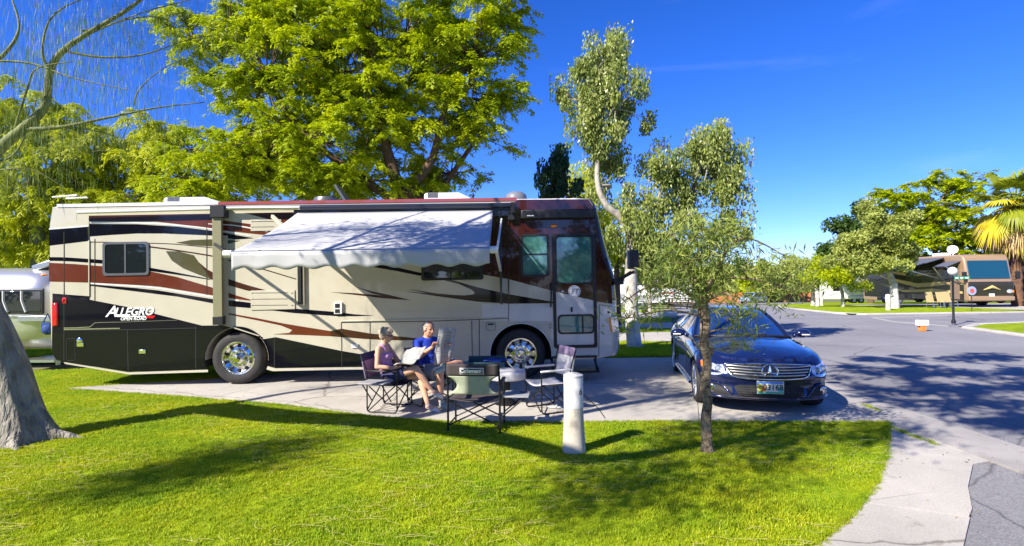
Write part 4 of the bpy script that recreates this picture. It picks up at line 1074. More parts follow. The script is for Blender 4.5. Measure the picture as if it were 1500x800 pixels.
        for a, b in zip(A, B):
            for j in range(nv + 1):
                t = j / nv
                V.append(a.lerp(b, t) + Vector(bdir or (0, 0, 1)) * bulge * (4 * t * (1 - t)))
        for i in range(k_ - 1):
            for j in range(nv): F.append((i * (nv + 1) + j, (i + 1) * (nv + 1) + j, (i + 1) * (nv + 1) + j + 1, i * (nv + 1) + j + 1))
        mb = MB(); mb.add(V, F); o = mb.build(name, m, parent or car, smooth=180)
        s_ = o.modifiers.new('s', 'SOLIDIFY'); s_.thickness = thick; s_.offset = 0
        return o
    def yflip(L_): return [(a, -b, c) for a, b, c in L_]
    # edge lines (left side): A pillar, roof edge, C pillar, belt
    Ap = [(.70, .775, .95), (.40, .70, 1.12), (.10, .61, 1.27), (-.12, .565, 1.345)]
    Re = [(-.12, .565, 1.345), (-.5, .565, 1.375), (-.95, .56, 1.35), (-1.3, .56, 1.26)]
    Cp = [(-1.3, .56, 1.26), (-1.6, .60, 1.13), (-1.95, .68, 1.0)]
    Wc = [(1.02, 0, 1.0), (.70, 0, 1.16), (.40, 0, 1.31), (.12, 0, 1.392)]
    def across(e, c, m_=9, pw=2.2):   # curve from left edge e over centre c to right edge
        out = []
        for k in range(-m_, m_ + 1):
            t = k / m_; y = e[1] * t; q = abs(t) ** pw
            out.append((lerp(c[0], e[0], q), y, lerp(c[2], e[2], q)))
        return out
    def skin(name, Es, Cs, m, pw=2.2, parent=None, thick=.008):
        Es = crom(Es, 6); Cs = crom(Cs, 6); k_ = min(len(Es), len(Cs))
        rows = [across(Es[round(i * (len(Es) - 1) / (k_ - 1))], Cs[round(i * (len(Cs) - 1) / (k_ - 1))], pw=pw) for i in range(k_)]
        w_ = len(rows[0]); V = [p for r in rows for p in r]; F = [(i * w_ + j, i * w_ + j + 1, (i + 1) * w_ + j + 1, (i + 1) * w_ + j) for i in range(k_ - 1) for j in range(w_ - 1)]
        mb = MB(); mb.add(V, F); o = mb.build(name, m, parent or car, smooth=180); s_ = o.modifiers.new('s', 'SOLIDIFY'); s_.thickness = thick; s_.offset = -1; return o
    skin('windscreen', Ap, Wc, M_carglass)
    skin('roof', Re, [(.12, 0, 1.392), (-.35, 0, 1.425), (-.95, 0, 1.40), (-1.30, 0, 1.335)], M_car)
    skin('rear_window', Cp, [(-1.30, 0, 1.335), (-1.65, 0, 1.20), (-2.0, 0, 1.03)], M_carglass)
    mb = MB(); mb.tube([(1.03, 0, .998), (.99, .3, .99), (.87, .58, .975), (.72, .77, .955)], .018, 6); mb.tube([(1.03, 0, .998), (.99, -.3, .99), (.87, -.58, .975), (.72, -.77, .955)], .018, 6); mb.build('cowl', M_cartrim, car, smooth=60)
    for s_ in (1, -1):
        f_ = (lambda L_: L_) if s_ > 0 else yflip
        belt = [(.80, .80, .93), (.3, .83, .94), (-.5, .84, .955), (-1.3, .83, .97), (-1.75, .80, .99)]
        top_ = Ap + Re[1:] + Cp[1:2]
        grid('side_window', f_(Ap + Re[1:] + [Cp[1]]), f_([(.70, .80, .94), (.50, .815, .935), (.25, .83, .94), (-.1, .835, .945), (-.5, .84, .955), (-.9, .84, .96), (-1.3, .83, .97), (-1.7, .80, .985)]), M_carglass, .02, 6, 6, bdir=(0, s_, 0))
        mb = MB(); mb.tube(crom(f_(Ap), 5), .030, 8); mb.build('pillar', M_car, car, smooth=60)
        mb = MB(); mb.tube(crom(f_(Re), 5), .022, 8); mb.build('roof_rail', M_car, car, smooth=60)
        mb = MB(); mb.tube(crom(f_(Cp), 5), [.03 + .005 * k for k in range(11)], 8); mb.build('pillar', M_car, car, smooth=60)
        mb = MB(); mb.tube(crom(f_(belt), 4), .010, 6); mb.build('belt_trim', M_chrome, car, smooth=60)
        # wing mirror
        mb = MB(); mb.tube([(.62, .86 * s_, .95), (.62, .94 * s_, .985)], [.03, .025], 8); mb.ell((.60, 1.03 * s_, 1.005), (.075, .125, .068), 20, 12); mi = mb.build('wing_mirror', M_car, car, smooth=180)
        mb = MB(); mb.box((.675, 1.06 * s_, .985), (.012, .13, .02)); mb.build('mirror_indicator', M_trimwhite, mi, bevel=.003)
        # door lines and handle, side skirt
        mb = MB(); y_ = .925 * s_
        mb.tube([(.78, .928 * s_, .90), (.80, .93 * s_, .6), (.74, .918 * s_, .30)], .004, 4); mb.tube([(-.72, .918 * s_, .93), (-.74, .925 * s_, .7), (-.70, .905 * s_, .32)], .004, 4); mb.build('door_gap', M_mesh, car)
        mb = MB(); mb.tube([(-.35, .925 * s_, .80), (-.42, .945 * s_, .80), (-.6, .945 * s_, .80), (-.66, .925 * s_, .80)], .014, 8); mb.build('door_handle', M_chrome, car, smooth=60)
        mb = MB(); mb.tube([(1.12, .915 * s_, .22), (0, .912 * s_, .215), (-.92, .915 * s_, .22)], .022, 8); mb.build('side_skirt', M_alu if False else M_car, car, smooth=60)
        fp = [(-2.585, .40 * s_, .84), (-2.52, .62 * s_, .85), (-2.35, .80 * s_, .86)]
        mb = MB(); mb.tube(fp, .045, 8); mb.build('tail_lamp', M_red, car, smooth=60)
    # bonnet shut line and wipers
    mb = MB(); L_ = []
    mb.tube([(.98, .35, 1.01), (1.03, .0, 1.015), (.88, -.40, 1.05)], .009, 5); mb.build('wiper', M_cartrim, car)
    mb = MB(); mb.box((.28, 0, 1.30), (.03, .14, .05)); mb.build('interior_mirror', M_cartrim, car, bevel=.01)
    return car
COUPE = make_coupe((4.08, 10.18, 0), math.atan2(-.984, -.179))
# ------------------------------------------------------------------ camp chairs, table, bollard, people
M_tube = mat('black_tube', (0.014, 0.014, 0.016), 0.38, metal=.3)
M_clothgrey = mat('grey_side_table', (0.30, 0.30, 0.31), 0.5)
M_darkcloth = mat('charcoal_cloth', (0.06, 0.048, 0.05), 0.9, bump=.15, bscale=200)
M_greencloth = mat('sage_cloth', (0.34, 0.37, 0.26), 0.9, bump=.15, bscale=200, var=.12, vscale=6)
M_navycloth = mat('navy_cloth', (0.02, 0.025, 0.09), 0.9, bump=.15, bscale=200)
M_bluecloth = mat('blue_grey_cloth', (0.05, 0.08, 0.2), 0.9)
M_whitecloth = mat('off_white_vinyl', (0.62, 0.60, 0.60), 0.7, var=.06, vscale=10)
M_lilac = mat('lilac_cloth', (0.30, 0.22, 0.34), 0.85)

def cloth_panel(name, fn, nu, nv, m, parent, th=.006):
    V = [fn(i / nu, j / nv) for i in range(nu + 1) for j in range(nv + 1)]
    F = [(i * (nv + 1) + j, (i + 1) * (nv + 1) + j, (i + 1) * (nv + 1) + j + 1, i * (nv + 1) + j + 1) for i in range(nu) for j in range(nv)]
    mb = MB(); mb.add(V, F); o = mb.build(name, m, parent, smooth=180); q = o.modifiers.new('s', 'SOLIDIFY'); q.thickness = th; q.offset = 0; return o
def tubeo(name, pts, r, m, parent, n=8, cr=4):
    mb = MB(); mb.tube(crom(pts, cr) if cr and len(pts) > 2 else pts, r, n); return mb.build(name, m, parent, smooth=60)
def rounded(pts, rad=.05, n=4):   # polyline with rounded corners
    pts = [Vector(p) for p in pts]; out = [pts[0]]
    for a, b, c in zip(pts, pts[1:], pts[2:]):
        d1 = (a - b).normalized(); d2 = (c - b).normalized(); r_ = min(rad, (a - b).length / 2.1, (c - b).length / 2.1)
        for k in range(n + 1):
            t = k / n; out.append((b + d1 * r_) * (1 - t) ** 2 + b * 2 * t * (1 - t) + (b + d2 * r_) * t ** 2)
    out.append(pts[-1]); return out
def camp_chair(loc, rz, label, W_=.56, seat_m=None, back_m=None, table=0, style='loop', arm_m=None, top_m=None, H=.88, table_dz=0, logo=False):
    c = empty('camp_chair', loc, rz, label, 'chair', 'folding camp chairs round the table'); h = W_ / 2
    seat_m = seat_m or M_navycloth; back_m = back_m or M_navycloth
    for s_ in (-1, 1):
        y = h * s_
        if style == 'loop':
            tubeo('frame', rounded([(.24, y, .60), (.24, y, .012), (-.24, y, .012), (-.24, y, .60)], .06), .011, M_tube, c, cr=0)
        else:
            for x in (.24, -.24): tubeo('leg', [(x, y, .0), (x, y, .62)], .014, M_tube, c, cr=0)
            tubeo('rail', [(.24, y, .08), (-.24, y, .08)], .011, M_tube, c, cr=0)
        tubeo('back_post', rounded([(-.24, y, .58), (-.25, y, .66), (-.34, y, H)], .04), .011 if style == 'loop' else .014, M_tube, c, cr=0)
        tubeo('side_rail', [(.24, y, .42), (-.24, y, .42)], .010, M_tube, c, cr=0)
        if style == 'loop': tubeo('brace', [(.22, y, .42), (-.22, y, .03)], .009, M_tube, c, cr=0)
        mb = MB(); mb.box((0, y, .625), (.50, .05, .028)); mb.build('armrest', arm_m or M_tube, c, bevel=.010)
    for x in (-.235, .235):
        tubeo('cross_brace', [(x, -h, .08 if style != 'loop' else .05), (x, h, .40)], .010, M_tube, c, cr=0)
        tubeo('cross_brace', [(x + .022, h, .08 if style != 'loop' else .05), (x + .022, -h, .40)], .010, M_tube, c, cr=0)
    cloth_panel('seat', lambda u, v: (lerp(-.24, .26, u), lerp(-h + .012, h - .012, v), .435 - .045 * math.sin(PI * v) - .02 * math.sin(PI * u)), 8, 10, seat_m, c, .014)
    z0, z1 = .50, H - .005
    def bk(u, v, a=0, b=1):
        q = lerp(a, b, u); z = lerp(z0, z1, q); x = lerp(-.265, -.345, q) - .035 * math.sin(PI * v) * (1 - .6 * q)
        w_ = h - .004
        if q < .60 and logo: w_ = h * (1 - .36 * math.sin(PI * min(1, q / .60)) ** .8) - .01
        return (x, lerp(-w_, w_, v), z)
    sp = .62 if logo else .70
    cloth_panel('backrest', lambda u, v: bk(u, v, 0, sp), 12, 12, back_m, c, .010)
    cloth_panel('backrest_top', lambda u, v: bk(u, v, sp, 1), 6, 12, top_m or back_m, c, .016)
    if table:
        s_ = table; z = .50 + table_dz
        mb = MB(); mb.box((.0, s_ * (h + .20), z), (.40, .34, .018)); t = mb.build('side_table', M_clothgrey, c, bevel=.006)
        mb = MB(); mb.tube([Vector((.10 + math.cos(a) * .045, s_ * (h + .28) + math.sin(a) * .045, z + .010)) for a in [2 * PI * k / 16 for k in range(17)]], .006, 5); mb.build('cup_ring', M_tube, t, smooth=60)
        tubeo('table_leg', [(.15, s_ * (h + .34), z), (.15, s_ * (h + .01), .18)], .009, M_tube, c, cr=0); tubeo('table_leg', [(-.15, s_ * (h + .34), z), (-.15, s_ * (h + .01), .18)], .009, M_tube, c, cr=0)
    return c
wX, wY = P(571, 550, 8.45).x, 8.45
mX, mY = P(630, 550, 8.88).x, 8.88
ch1 = camp_chair((wX, wY, 0), R(-12), 'navy camp chair with grey side table that the woman sits in', table=-1, back_m=M_lilac, top_m=M_navycloth)
ch2 = camp_chair((mX, mY, 0), R(-50), 'navy camp chair that the man in the blue polo sits in', back_m=M_navycloth)
cp_ = G(697, 634)
ch3 = camp_chair((cp_.x, cp_.y + .26, 0), R(84), 'empty camp chair with its charcoal and sage back to the lawn', W_=.68, seat_m=M_darkcloth, back_m=M_greencloth, top_m=M_darkcloth, table=-1, style='post', H=.90, logo=True, table_dz=-.05)
def onback(y, z, dx=-.012):
    q = (z - .50) / (.895 - .50); v = (y / (.34) + 1) / 2
    return (lerp(-.265, -.345, q) - .035 * math.sin(PI * v) * (1 - .6 * q) - .012 + dx, y, z)
mb = MB(); lg = [(-.155, -.034), (.155, -.034), (.165, -.025), (.165, .032), (.155, .04), (-.155, .04), (-.165, .032), (-.165, -.025)]
Mlean = Matrix.Rotation(R(-90), 3, 'Z') @ Matrix.Rotation(R(90 - 12), 3, 'X')
def logo_box(wd, hh, th, m, name, parent, off):
    mb = MB(); Mr = Matrix.Rotation(R(-11.5), 3, 'Y'); mb.box(Vector(onback(0, .81, -.006 - off)), (th, wd, hh), Mr); return mb.build(name, m, parent, bevel=.004)
lb = logo_box(.31, .085, .006, M_badge, 'logo_patch', ch3, .002)
logo_box(.296, .071, .006, M_darkcloth, 'logo_field', lb, .005)
tt = text('Coleman', .070, onback(.022, .812, -.016), M_badge, lb, rot=(R(90 + 11.5), 0, R(-90)), bold=.0030, ext=.002)
q_ = Vector(onback(-.118, .812, -.016)); mb = MB(); Mr = Matrix.Rotation(R(-11.5), 3, 'Y'); mb.tube([q_ + Mr @ Vector((0, math.cos(a) * .021, math.sin(a) * .021)) for a in [2 * PI * k / 20 for k in range(21)]], .003, 5); mb.box(q_, (.004, .012, .024), Mr); mb.build('logo_emblem', M_badge, lb)
w4 = P(803, 560, 8.25)
ch4 = camp_chair((w4.x, 8.3, 0), R(203), 'empty white padded camp chair facing the round table', W_=.54, seat_m=M_whitecloth, back_m=M_whitecloth, top_m=M_lilac, arm_m=M_whitecloth, H=.94)
# round white table
rt = P(742, 553, 8.75); tb = empty('round_table', (rt.x, 8.75, 0), 0, 'low round white covered table between the camp chairs', 'table')
mb = MB(); mb.lathe([(.001, .53), (.26, .53), (.30, .52), (.315, .50), (.315, .42), (.30, .40), (.001, .40)], 40, 'Z'); mb.build('cover', M_whitecloth, tb, smooth=35)
mb = MB(); mb.lathe([(.06, .41), (.05, .1), (.18, .02), (.2, .0), (.001, 0)], 20, 'Z'); mb.build('pedestal', M_tube, tb, smooth=40)
# open tool tray behind the round table
tr_ = P(712, 534, 9.5); ty_ = empty('storage_tray', (tr_.x, 9.55, 0), R(4), 'dark teal tray with blue cloth on folding legs by the front wheel', 'tray')
M_teal = mat('teal_plastic', (.04, .10, .12), .5)
mb = MB(); mb.box((0, 0, .48), (.62, .36, .03)); mb.box((0, -.18, .52), (.62, .012, .10)); mb.box((0, .18, .55), (.62, .012, .16)); mb.box((-.31, 0, .52), (.012, .36, .10)); mb.box((.31, 0, .52), (.012, .36, .10)); mb.build('tray', M_teal, ty_, bevel=.004)
cloth_panel('cloth', lambda u, v: (lerp(-.05, .36, u), lerp(-.19, .1, v), .585 + .012 * math.sin(u * 9 + v * 5)), 10, 6, mat('bright_blue_cloth', (.02, .07, .42), .8), ty_)
for x in (-.26, .26):
    for y in (-.14, .14): tubeo('leg', [(x, y, .47), (x * 1.1, y * 1.2, 0)], .011, M_tube, ty_, cr=0)
# white sandals under the white chair
for i, (px_, py_, a) in enumerate(((797, 583, 8), (812, 597, -12))):
    g_ = G(px_, py_); sn = empty('sandal', (g_.x, g_.y, .0), R(a), ['white flat sandal under the white camp chair, farther one', 'white flat sandal under the white camp chair, nearer one'][i], 'sandal', 'pair of white sandals')
    mb = MB(); mb.ell((0, 0, .012), (.14, .05, .012), 16, 6); mb.build('sole', M_trimwhite, sn, smooth=180)
    mb = MB(); mb.tube([(.02, -.05, .015), (.04, -.03, .05), (.045, 0, .06), (.04, .03, .05), (.02, .05, .015)], .010, 6, sq=.5); mb.build('strap', M_trimwhite, sn, smooth=180)
# site bollard
bo = G(841, 661); bl = empty('site_bollard', (bo.x, bo.y, 0), 0, 'short concrete site post with a white cap numbered 6 on the lawn', 'bollard')
M_post = concrete_mat('post_concrete', (.42, .38, .31), (.60, .55, .45))
mb = MB(); mb.lathe([(.001, 0), (.135, 0), (.132, .03), (.118, .30), (.108, .52), (.001, .52)], 36, 'Z'); mb.build('base', M_post, bl, smooth=35)
M_cap = mat('post_cap_paint', (.62, .61, .60), .45, var=.08, vscale=9, bump=.1)
mb = MB(); mb.lathe([(.001, .50), (.111, .50), (.112, .84), (.106, .85), (.112, .855), (.112, .872), (.06, .892), (.001, .895)], 36, 'Z'); cp2 = mb.build('cap', M_cap, bl, smooth=35)
an = R(-50); text('6', .11, (math.cos(an) * .113, math.sin(an) * .113, .69), M_ink, cp2, rot=(PI / 2, 0, an + PI / 2), ext=.002)
cb = G(858, 582); ce = G(886, 613)
cord = MB(); cord.tube(crom([(cb.x - .02, cb.y + .3, .02), (cb.x, cb.y, .012), ((cb.x + ce.x) / 2 + .03, (cb.y + ce.y) / 2, .008), (ce.x, ce.y, .008)], 6), .006, 5); o = cord.build('power_cord', M_tube, None, smooth=60); tag(o, 'thin dark cord lying on the concrete behind the site post', 'cord')

# ------------------------------------------------------------------ people
M_skinw = mat('fair_skin', (.60, .34, .22), .5, var=.05, vscale=12)
M_skinm = mat('ruddy_skin', (.56, .29, .18), .5, var=.06, vscale=12)
M_hairg = mat('grey_blonde_hair', (.52, .44, .32), .75, col2=(.24, .20, .16), vscale=30, bump=.6, bscale=90)
M_hairm = mat('short_grey_hair', (.48, .43, .38), .8, bump=.4, bscale=120)
M_top = mat('pink_print_top', (.66, .36, .50), .85, col2=(.42, .16, .42), vscale=22)
M_short = mat('navy_shorts', (.03, .035, .10), .85, bump=.1, bscale=60)
M_polo = mat('royal_blue_polo', (.012, .045, .42), .8, bump=.15, bscale=25)
M_shortm = mat('pale_blue_shorts', (.22, .27, .36), .85, bump=.1, bscale=40)
M_shoew = mat('white_shoe', (.62, .60, .58), .6)
M_shoeg = mat('grey_green_trainer', (.42, .46, .42), .6, col2=(.2, .25, .2), vscale=30)
M_lips = mat('lips', (.40, .12, .10), .5)

def remesh(mb, name, m, parent, vox=.007, it=4, fac=.5):
    o = mb.build(name, m, parent)
    a = o.modifiers.new('r', 'REMESH'); a.mode = 'VOXEL'; a.voxel_size = vox; a.use_smooth_shade = True
    s_ = o.modifiers.new('s', 'SMOOTH'); s_.iterations = it; s_.factor = fac
    bpy.context.view_layer.update(); bake(o)
    o.data.polygons.foreach_set('use_smooth', [True] * len(o.data.polygons)); return o
def limb(mb, pts, rs, n=14):
    P_ = crom(pts, 4); k = len(P_); rr = []
    for i in range(k):
        t = i / (k - 1) * (len(rs) - 1); a = int(min(t, len(rs) - 2)); rr.append(lerp(rs[a], rs[a + 1], t - a))
    mb.tube(P_, rr, n); mb.ell(P_[0], rr[0], 12, 8); mb.ell(P_[-1], rr[-1], 12, 8)
def hand(mb, wrist, d, palm_n, thumb, sc=1, curl=.9):
    """palm from the wrist along d, palm normal palm_n; the thumb leaves on the side 'thumb'"""
    d = Vector(d).normalized(); n = Vector(palm_n); n = (n - d * n.dot(d)).normalized(); s_ = d.cross(n) * thumb; w0 = Vector(wrist)
    Mx = Matrix((d, s_, n)).transposed()
    mb.ell(w0 + d * .045 * sc, (.052 * sc, .041 * sc, .016 * sc), 14, 8, M=Mx)
    mb.tube([w0 - d * .01, w0 + d * .03], [.022 * sc, .024 * sc], 10)
    for k, (off, L_) in enumerate(((.030, .072), (.010, .080), (-.010, .075), (-.029, .060))):
        p = w0 + d * .080 * sc + s_ * off * sc; a = .25 + .12 * k; q = [p]
        for j, f in enumerate((.45, .32, .25)):
            a += curl * (.5 + .25 * j); v = d * math.cos(a) + n * math.sin(a); p = p + v * L_ * f * sc; q.append(p)
        mb.tube([q[0] - d * .015] + q, [.0095 * sc, .0092 * sc, .0085 * sc, .008 * sc, .0065 * sc], 8); mb.ell(q[-1], .0068 * sc, 8, 6)
    p = w0 + d * .02 * sc + s_ * .028 * sc; q1 = p + (d * .6 + s_ * .7 + n * .25).normalized() * .036 * sc; q2 = q1 + (d * .85 + s_ * .1 + n * .5).normalized() * .030 * sc
    mb.tube([p - s_ * .012, p, q1, q2], [.011 * sc, .012 * sc, .0105 * sc, .0085 * sc], 8); mb.ell(q2, .0086 * sc, 8, 6)
def frame(o_, f, up=(0, 0, 1)):
    f = Vector(f).normalized(); u = Vector(up); u = (u - f * u.dot(f)).normalized(); l = u.cross(f)
    return Matrix.Translation(o_) @ Matrix((f, l, u)).transposed().to_4x4()
def head_mesh(mb, c, f, up, s=1.0, male=False):
    H_ = frame(c, f, up); T = lambda x, y, z: H_ @ Vector((x * s, y * s, z * s)); M3 = H_.to_3x3()
    mb.ell(T(-.012, 0, .025), (.098 * s, .076 * s, .098 * s), 22, 14, M=M3)           # skull
    mb.ell(T(.028, 0, -.030), (.062 * s, .060 * s, .078 * s), 18, 12, M=M3)         # face
    mb.ell(T(.052, 0, -.085), (.030 * s, .032 * s, .024 * s), 12, 8, M=M3)          # chin
    for y in (-1, 1):
        mb.ell(T(.055, .034 * y, -.022), (.026 * s, .024 * s, .024 * s), 10, 8, M=M3)  # cheek
        mb.ell(T(.072, .026 * y, .024), (.016 * s, .026 * s, .010 * s), 10, 6, M=M3)   # brow
        mb.ell(T(-.006, .078 * y, -.008), (.020 * s, .009 * s, .032 * s), 10, 8, M=M3)  # ear
        mb.tube([T(.0, .05 * y, -.055), T(.05, .028 * y, -.088)], .020 * s, 8)      # jaw
    mb.tube([T(.082, 0, .018), T(.096, 0, -.004), T(.108, 0, -.026)], [.009 * s, .011 * s, .015 * s], 10); mb.ell(T(.102, 0, -.030), (.014 * s, .017 * s, .011 * s), 10, 8, M=M3)
    mb.ell(T(.082, 0, -.060), (.012 * s, .022 * s, .006 * s), 10, 6, M=M3); mb.ell(T(.080, 0, -.070), (.012 * s, .019 * s, .007 * s), 10, 6, M=M3)
    return T, M3
def person(loc, rz, label, J, skin, male, sc=1.0):
    p = empty('person', loc, rz, label, 'person')
    mb = MB(); g = 1.08 if male else .93
    pel, wai, che, nek = [Vector(J[k]) for k in ('pelvis', 'waist', 'chest', 'neck')]
    yv = Vector((0, 1, 0))
    # torso as stacked ellipsoids blended along the spine
    def torso(m_, inf=0, z0=0, z1=1, sh=True):
        sp_ = crom([pel, wai, che, nek], 6); k = len(sp_)
        for i, q in enumerate(sp_):
            t = i / (k - 1)
            if t < z0 or t > z1: continue
            wy = (lerp(.170, .140, t / .3) if t < .3 else lerp(.140, .165, (t - .3) / .35) if t < .65 else lerp(.165, .085, ((t - .65) / .35) ** 1.5)) * g
            dx = (lerp(.125, .105, t / .3) if t < .3 else lerp(.105, .120, (t - .3) / .35) if t < .65 else lerp(.12, .065, (t - .65) / .35)) * g * (1.12 if male and t < .5 else 1)
            m_.ell(q, (dx + inf, wy + inf, .062 + inf), 18, 8)
        if not male and z1 > .6:
            for y in (-1, 1): m_.ell(sp_[int(k * .62)] + Vector((.075, .062 * y, 0)), .058 + inf, 12, 8)
        if sh:
            for y in (-1, 1): m_.ell(Vector(J['sh' + ('R' if y < 0 else 'L')]), .052 * g + inf, 12, 8); limb(m_, [nek + Vector((0, .03 * y, -.02)), Vector(J['sh' + ('R' if y < 0 else 'L')])], [.045 * g + inf, .050 * g + inf])
    torso(mb)
    hc = Vector(J['head'])
    mb.tube([nek + Vector((-.01, 0, -.03)), hc + Vector((-.02, 0, -.05))], [.058 * g, .054 * g], 14)
    T, M3 = head_mesh(mb, hc, J['face'], (0, 0, 1), .98 if not male else 1.05, male)
    for s_ in 'RL':
        S, E, Wr = [Vector(J[k + s_]) for k in ('sh', 'el', 'wr')]
        limb(mb, [S, S.lerp(E, .5), E], [.050 * g, .043 * g, .037 * g]); limb(mb, [E, E.lerp(Wr, .35), Wr], [.038 * g, .038 * g, .025 * g])
        hand(mb, Wr, J['hd' + s_], J['hn' + s_], 1 if s_ == 'R' else -1, 1.0 if male else .9)
        H_, K_, A_ = [Vector(J[k + s_]) for k in ('hip', 'kn', 'an')]
        limb(mb, [H_, H_.lerp(K_, .5), K_], [.088 * g, .075 * g, .056 * g]); limb(mb, [K_, K_.lerp(A_, .35), A_], [.056 * g, .057 * g, .036 * g])
        mb.ell(K_, .058 * g, 12, 8)
        Tt = Vector(J['toe' + s_]); limb(mb, [A_ + Vector((-.01, 0, -.03)), A_.lerp(Tt, .5) + Vector((0, 0, -.012)), Tt], [.036, .034, .022])
    remesh(mb, 'body', skin, p, .0065)
    return p, torso, T, M3, g
# the woman
WJ = dict(pelvis=(0, 0, .53), waist=(-.07, 0, .66), chest=(-.115, 0, .84), neck=(-.10, 0, .985), head=(-.055, 0, 1.135), face=(1, .02, -.18),
          shR=(-.11, -.165, .935), shL=(-.11, .165, .935), elR=(-.10, -.235, .68), elL=(.06, .20, .70), wrR=(.16, -.17, .66), wrL=(.24, .06, .70),
          hdR=(1, .25, .25), hnR=(.1, .5, 1), hdL=(1, -.3, .25), hnL=(.1, -.4, 1),
          hipR=(.03, -.09, .505), hipL=(.03, .09, .50), knR=(.46, -.07, .64), knL=(.45, .07, .52), anR=(.66, .03, .31), anL=(.64, -.05, .10), toeR=(.82, .05, .235), toeL=(.82, -.07, .045))
WP, tor, T, M3, g = person((wX, wY, 0), R(-12), 'seated woman in pink print tank top and navy shorts with sunglasses, reading', WJ, M_skinw, False)
mb = MB(); tor(mb, .009, .12, .72, False)
for y in (-1, 1): mb.tube(crom([(-.03, .075 * y, .90), (-.07, .09 * y, .985), (-.12, .088 * y, .99), (-.19, .085 * y, .90)], 4), .020, 8)
remesh(mb, 'tank_top', M_top, WP, .008)
def shorts(J, m, parent, g, frac, inf=.012):
    mb = MB(); pel = Vector(J['pelvis']); mb.ell(pel + Vector((0, 0, .02)), (.145 * g, .185 * g, .105), 18, 10); mb.ell(pel + Vector((-.02, 0, .08)), (.13 * g, .16 * g, .07), 18, 8)
    for s_ in 'RL':
        H_, K_ = Vector(J['hip' + s_]), Vector(J['kn' + s_]); limb_ = [H_, H_.lerp(K_, frac * .5), H_.lerp(K_, frac)]
        mb.tube(crom(limb_, 4), [lerp(.098, .086, i / 8) * g + inf for i in range(9)], 16)
    return remesh(mb, 'shorts', m, parent, .009)
shorts(WJ, M_short, WP, g, .58)
mb = MB()    # hair: short layered bob
for k in range(70):
    a = RNG.uniform(0, 2 * PI); e = RNG.uniform(-.1, 1) ** 1; 
    x, y, z = -.012 + math.cos(a) * .1 * math.cos(e), math.sin(a) * .078 * math.cos(e), .028 + .095 * math.sin(e)
    if x > .045 and z < .07: continue
    mb.ell(T(x, y, z), (.030, .024, .022), 8, 6, M=M3)
for y in (-1, 1):
    for z in (.0, -.03): mb.ell(T(-.045, .070 * y, z), (.038, .016, .035), 10, 6, M=M3)
mb.ell(T(-.085, 0, -.01), (.03, .05, .05), 10, 8, M=M3)
remesh(mb, 'hair', M_hairg, WP, .007, 2)
mb = MB()
for y in (-1, 1): mb.ell(T(.089, .031 * y, .006), (.008, .026, .018), 14, 8, M=M3)
mb.tube([T(.096, -.01, .01), T(.096, .01, .01)], .004, 6)
for y in (-1, 1): mb.tube([T(.085, .055 * y, .01), T(.02, .079 * y, .012), T(-.015, .082 * y, .002)], .004, 6)
mb.build('sunglasses', mat('sunglass_plastic', (.02, .01, .01), .1, coat=1), WP, smooth=180)
mb = MB(); mb.ell(T(.092, 0, -.063), (.007, .021, .006), 12, 6, M=M3); mb.build('lips', M_lips, WP, smooth=180)
def shoe(A_, T_, m, parent, strap=True, big=1.0):
    A_, T_ = Vector(A_), Vector(T_); f = (T_ - A_); f2 = f.normalized(); mid = A_.lerp(T_, .52) + Vector((0, 0, -.022))
    Mx = frame((0, 0, 0), f2).to_3x3()
    mb = MB(); mb.ell(mid + Mx @ Vector((0, 0, -.022)), (.135 * big, .046 * big, .018), 16, 8, M=Mx)
    if strap:
        mb.ell(mid + Mx @ Vector((.045, 0, .004)), (.058, .045, .034), 14, 8, M=Mx)
        mb.ell(mid + Mx @ Vector((-.095, 0, .012)), (.034, .038, .036), 12, 8, M=Mx)
    else:
        mb.ell(mid + Mx @ Vector((.02, 0, .012)), (.105 * big, .046 * big, .040 * big), 16, 8, M=Mx); mb.ell(mid + Mx @ Vector((-.065, 0, .03)), (.055, .043, .052), 14, 8, M=Mx)
    return remesh(mb, 'shoe', m, parent, .008, 2)
for s_ in 'RL': shoe(WJ['an' + s_], WJ['toe' + s_], M_shoew, WP)
# the man
MJ = dict(pelvis=(0, 0, .53), waist=(-.06, 0, .68), chest=(-.09, 0, .87), neck=(-.08, 0, 1.03), head=(-.03, 0, 1.185), face=(1, .10, -.16),
          shR=(-.08, -.20, .97), shL=(-.08, .20, .97), elR=(.08, -.27, .76), elL=(.12, .27, .78), wrR=(.29, -.13, .93), wrL=(.34, .15, .90),
          hdR=(.35, .25, .9), hnR=(1, .3, -.3), hdL=(.35, -.2, .9), hnL=(1, -.3, -.3),
          hipR=(.03, -.10, .51), hipL=(.03, .10, .52), knR=(.45, -.10, .53), knL=(.37, .33, .64), anR=(.47, -.10, .11), anL=(.47, -.02, .64), toeR=(.64, -.10, .045), toeL=(.52, -.20, .60))
MP, tor, T, M3, g = person((mX, mY, 0), R(-50), 'seated man in blue polo shirt and pale shorts reading a newspaper', MJ, M_skinm, True)
mb = MB(); tor(mb, .013, .05, .9, True)
for s_ in 'RL': S, E = Vector(MJ['sh' + s_]), Vector(MJ['el' + s_]); mb.tube([S, S.lerp(E, .3), S.lerp(E, .68)], [.066, .064, .062], 14)
mb.tube([(-.09, 0, 1.0), (-.075, 0, 1.05)], [.075, .070], 14)
remesh(mb, 'polo_shirt', M_polo, MP, .009)
shorts(MJ, M_shortm, MP, g, .80, .014)
for s_ in 'RL': shoe(MJ['an' + s_], MJ['toe' + s_], M_shoeg, MP, False, 1.1)
mb = MB()
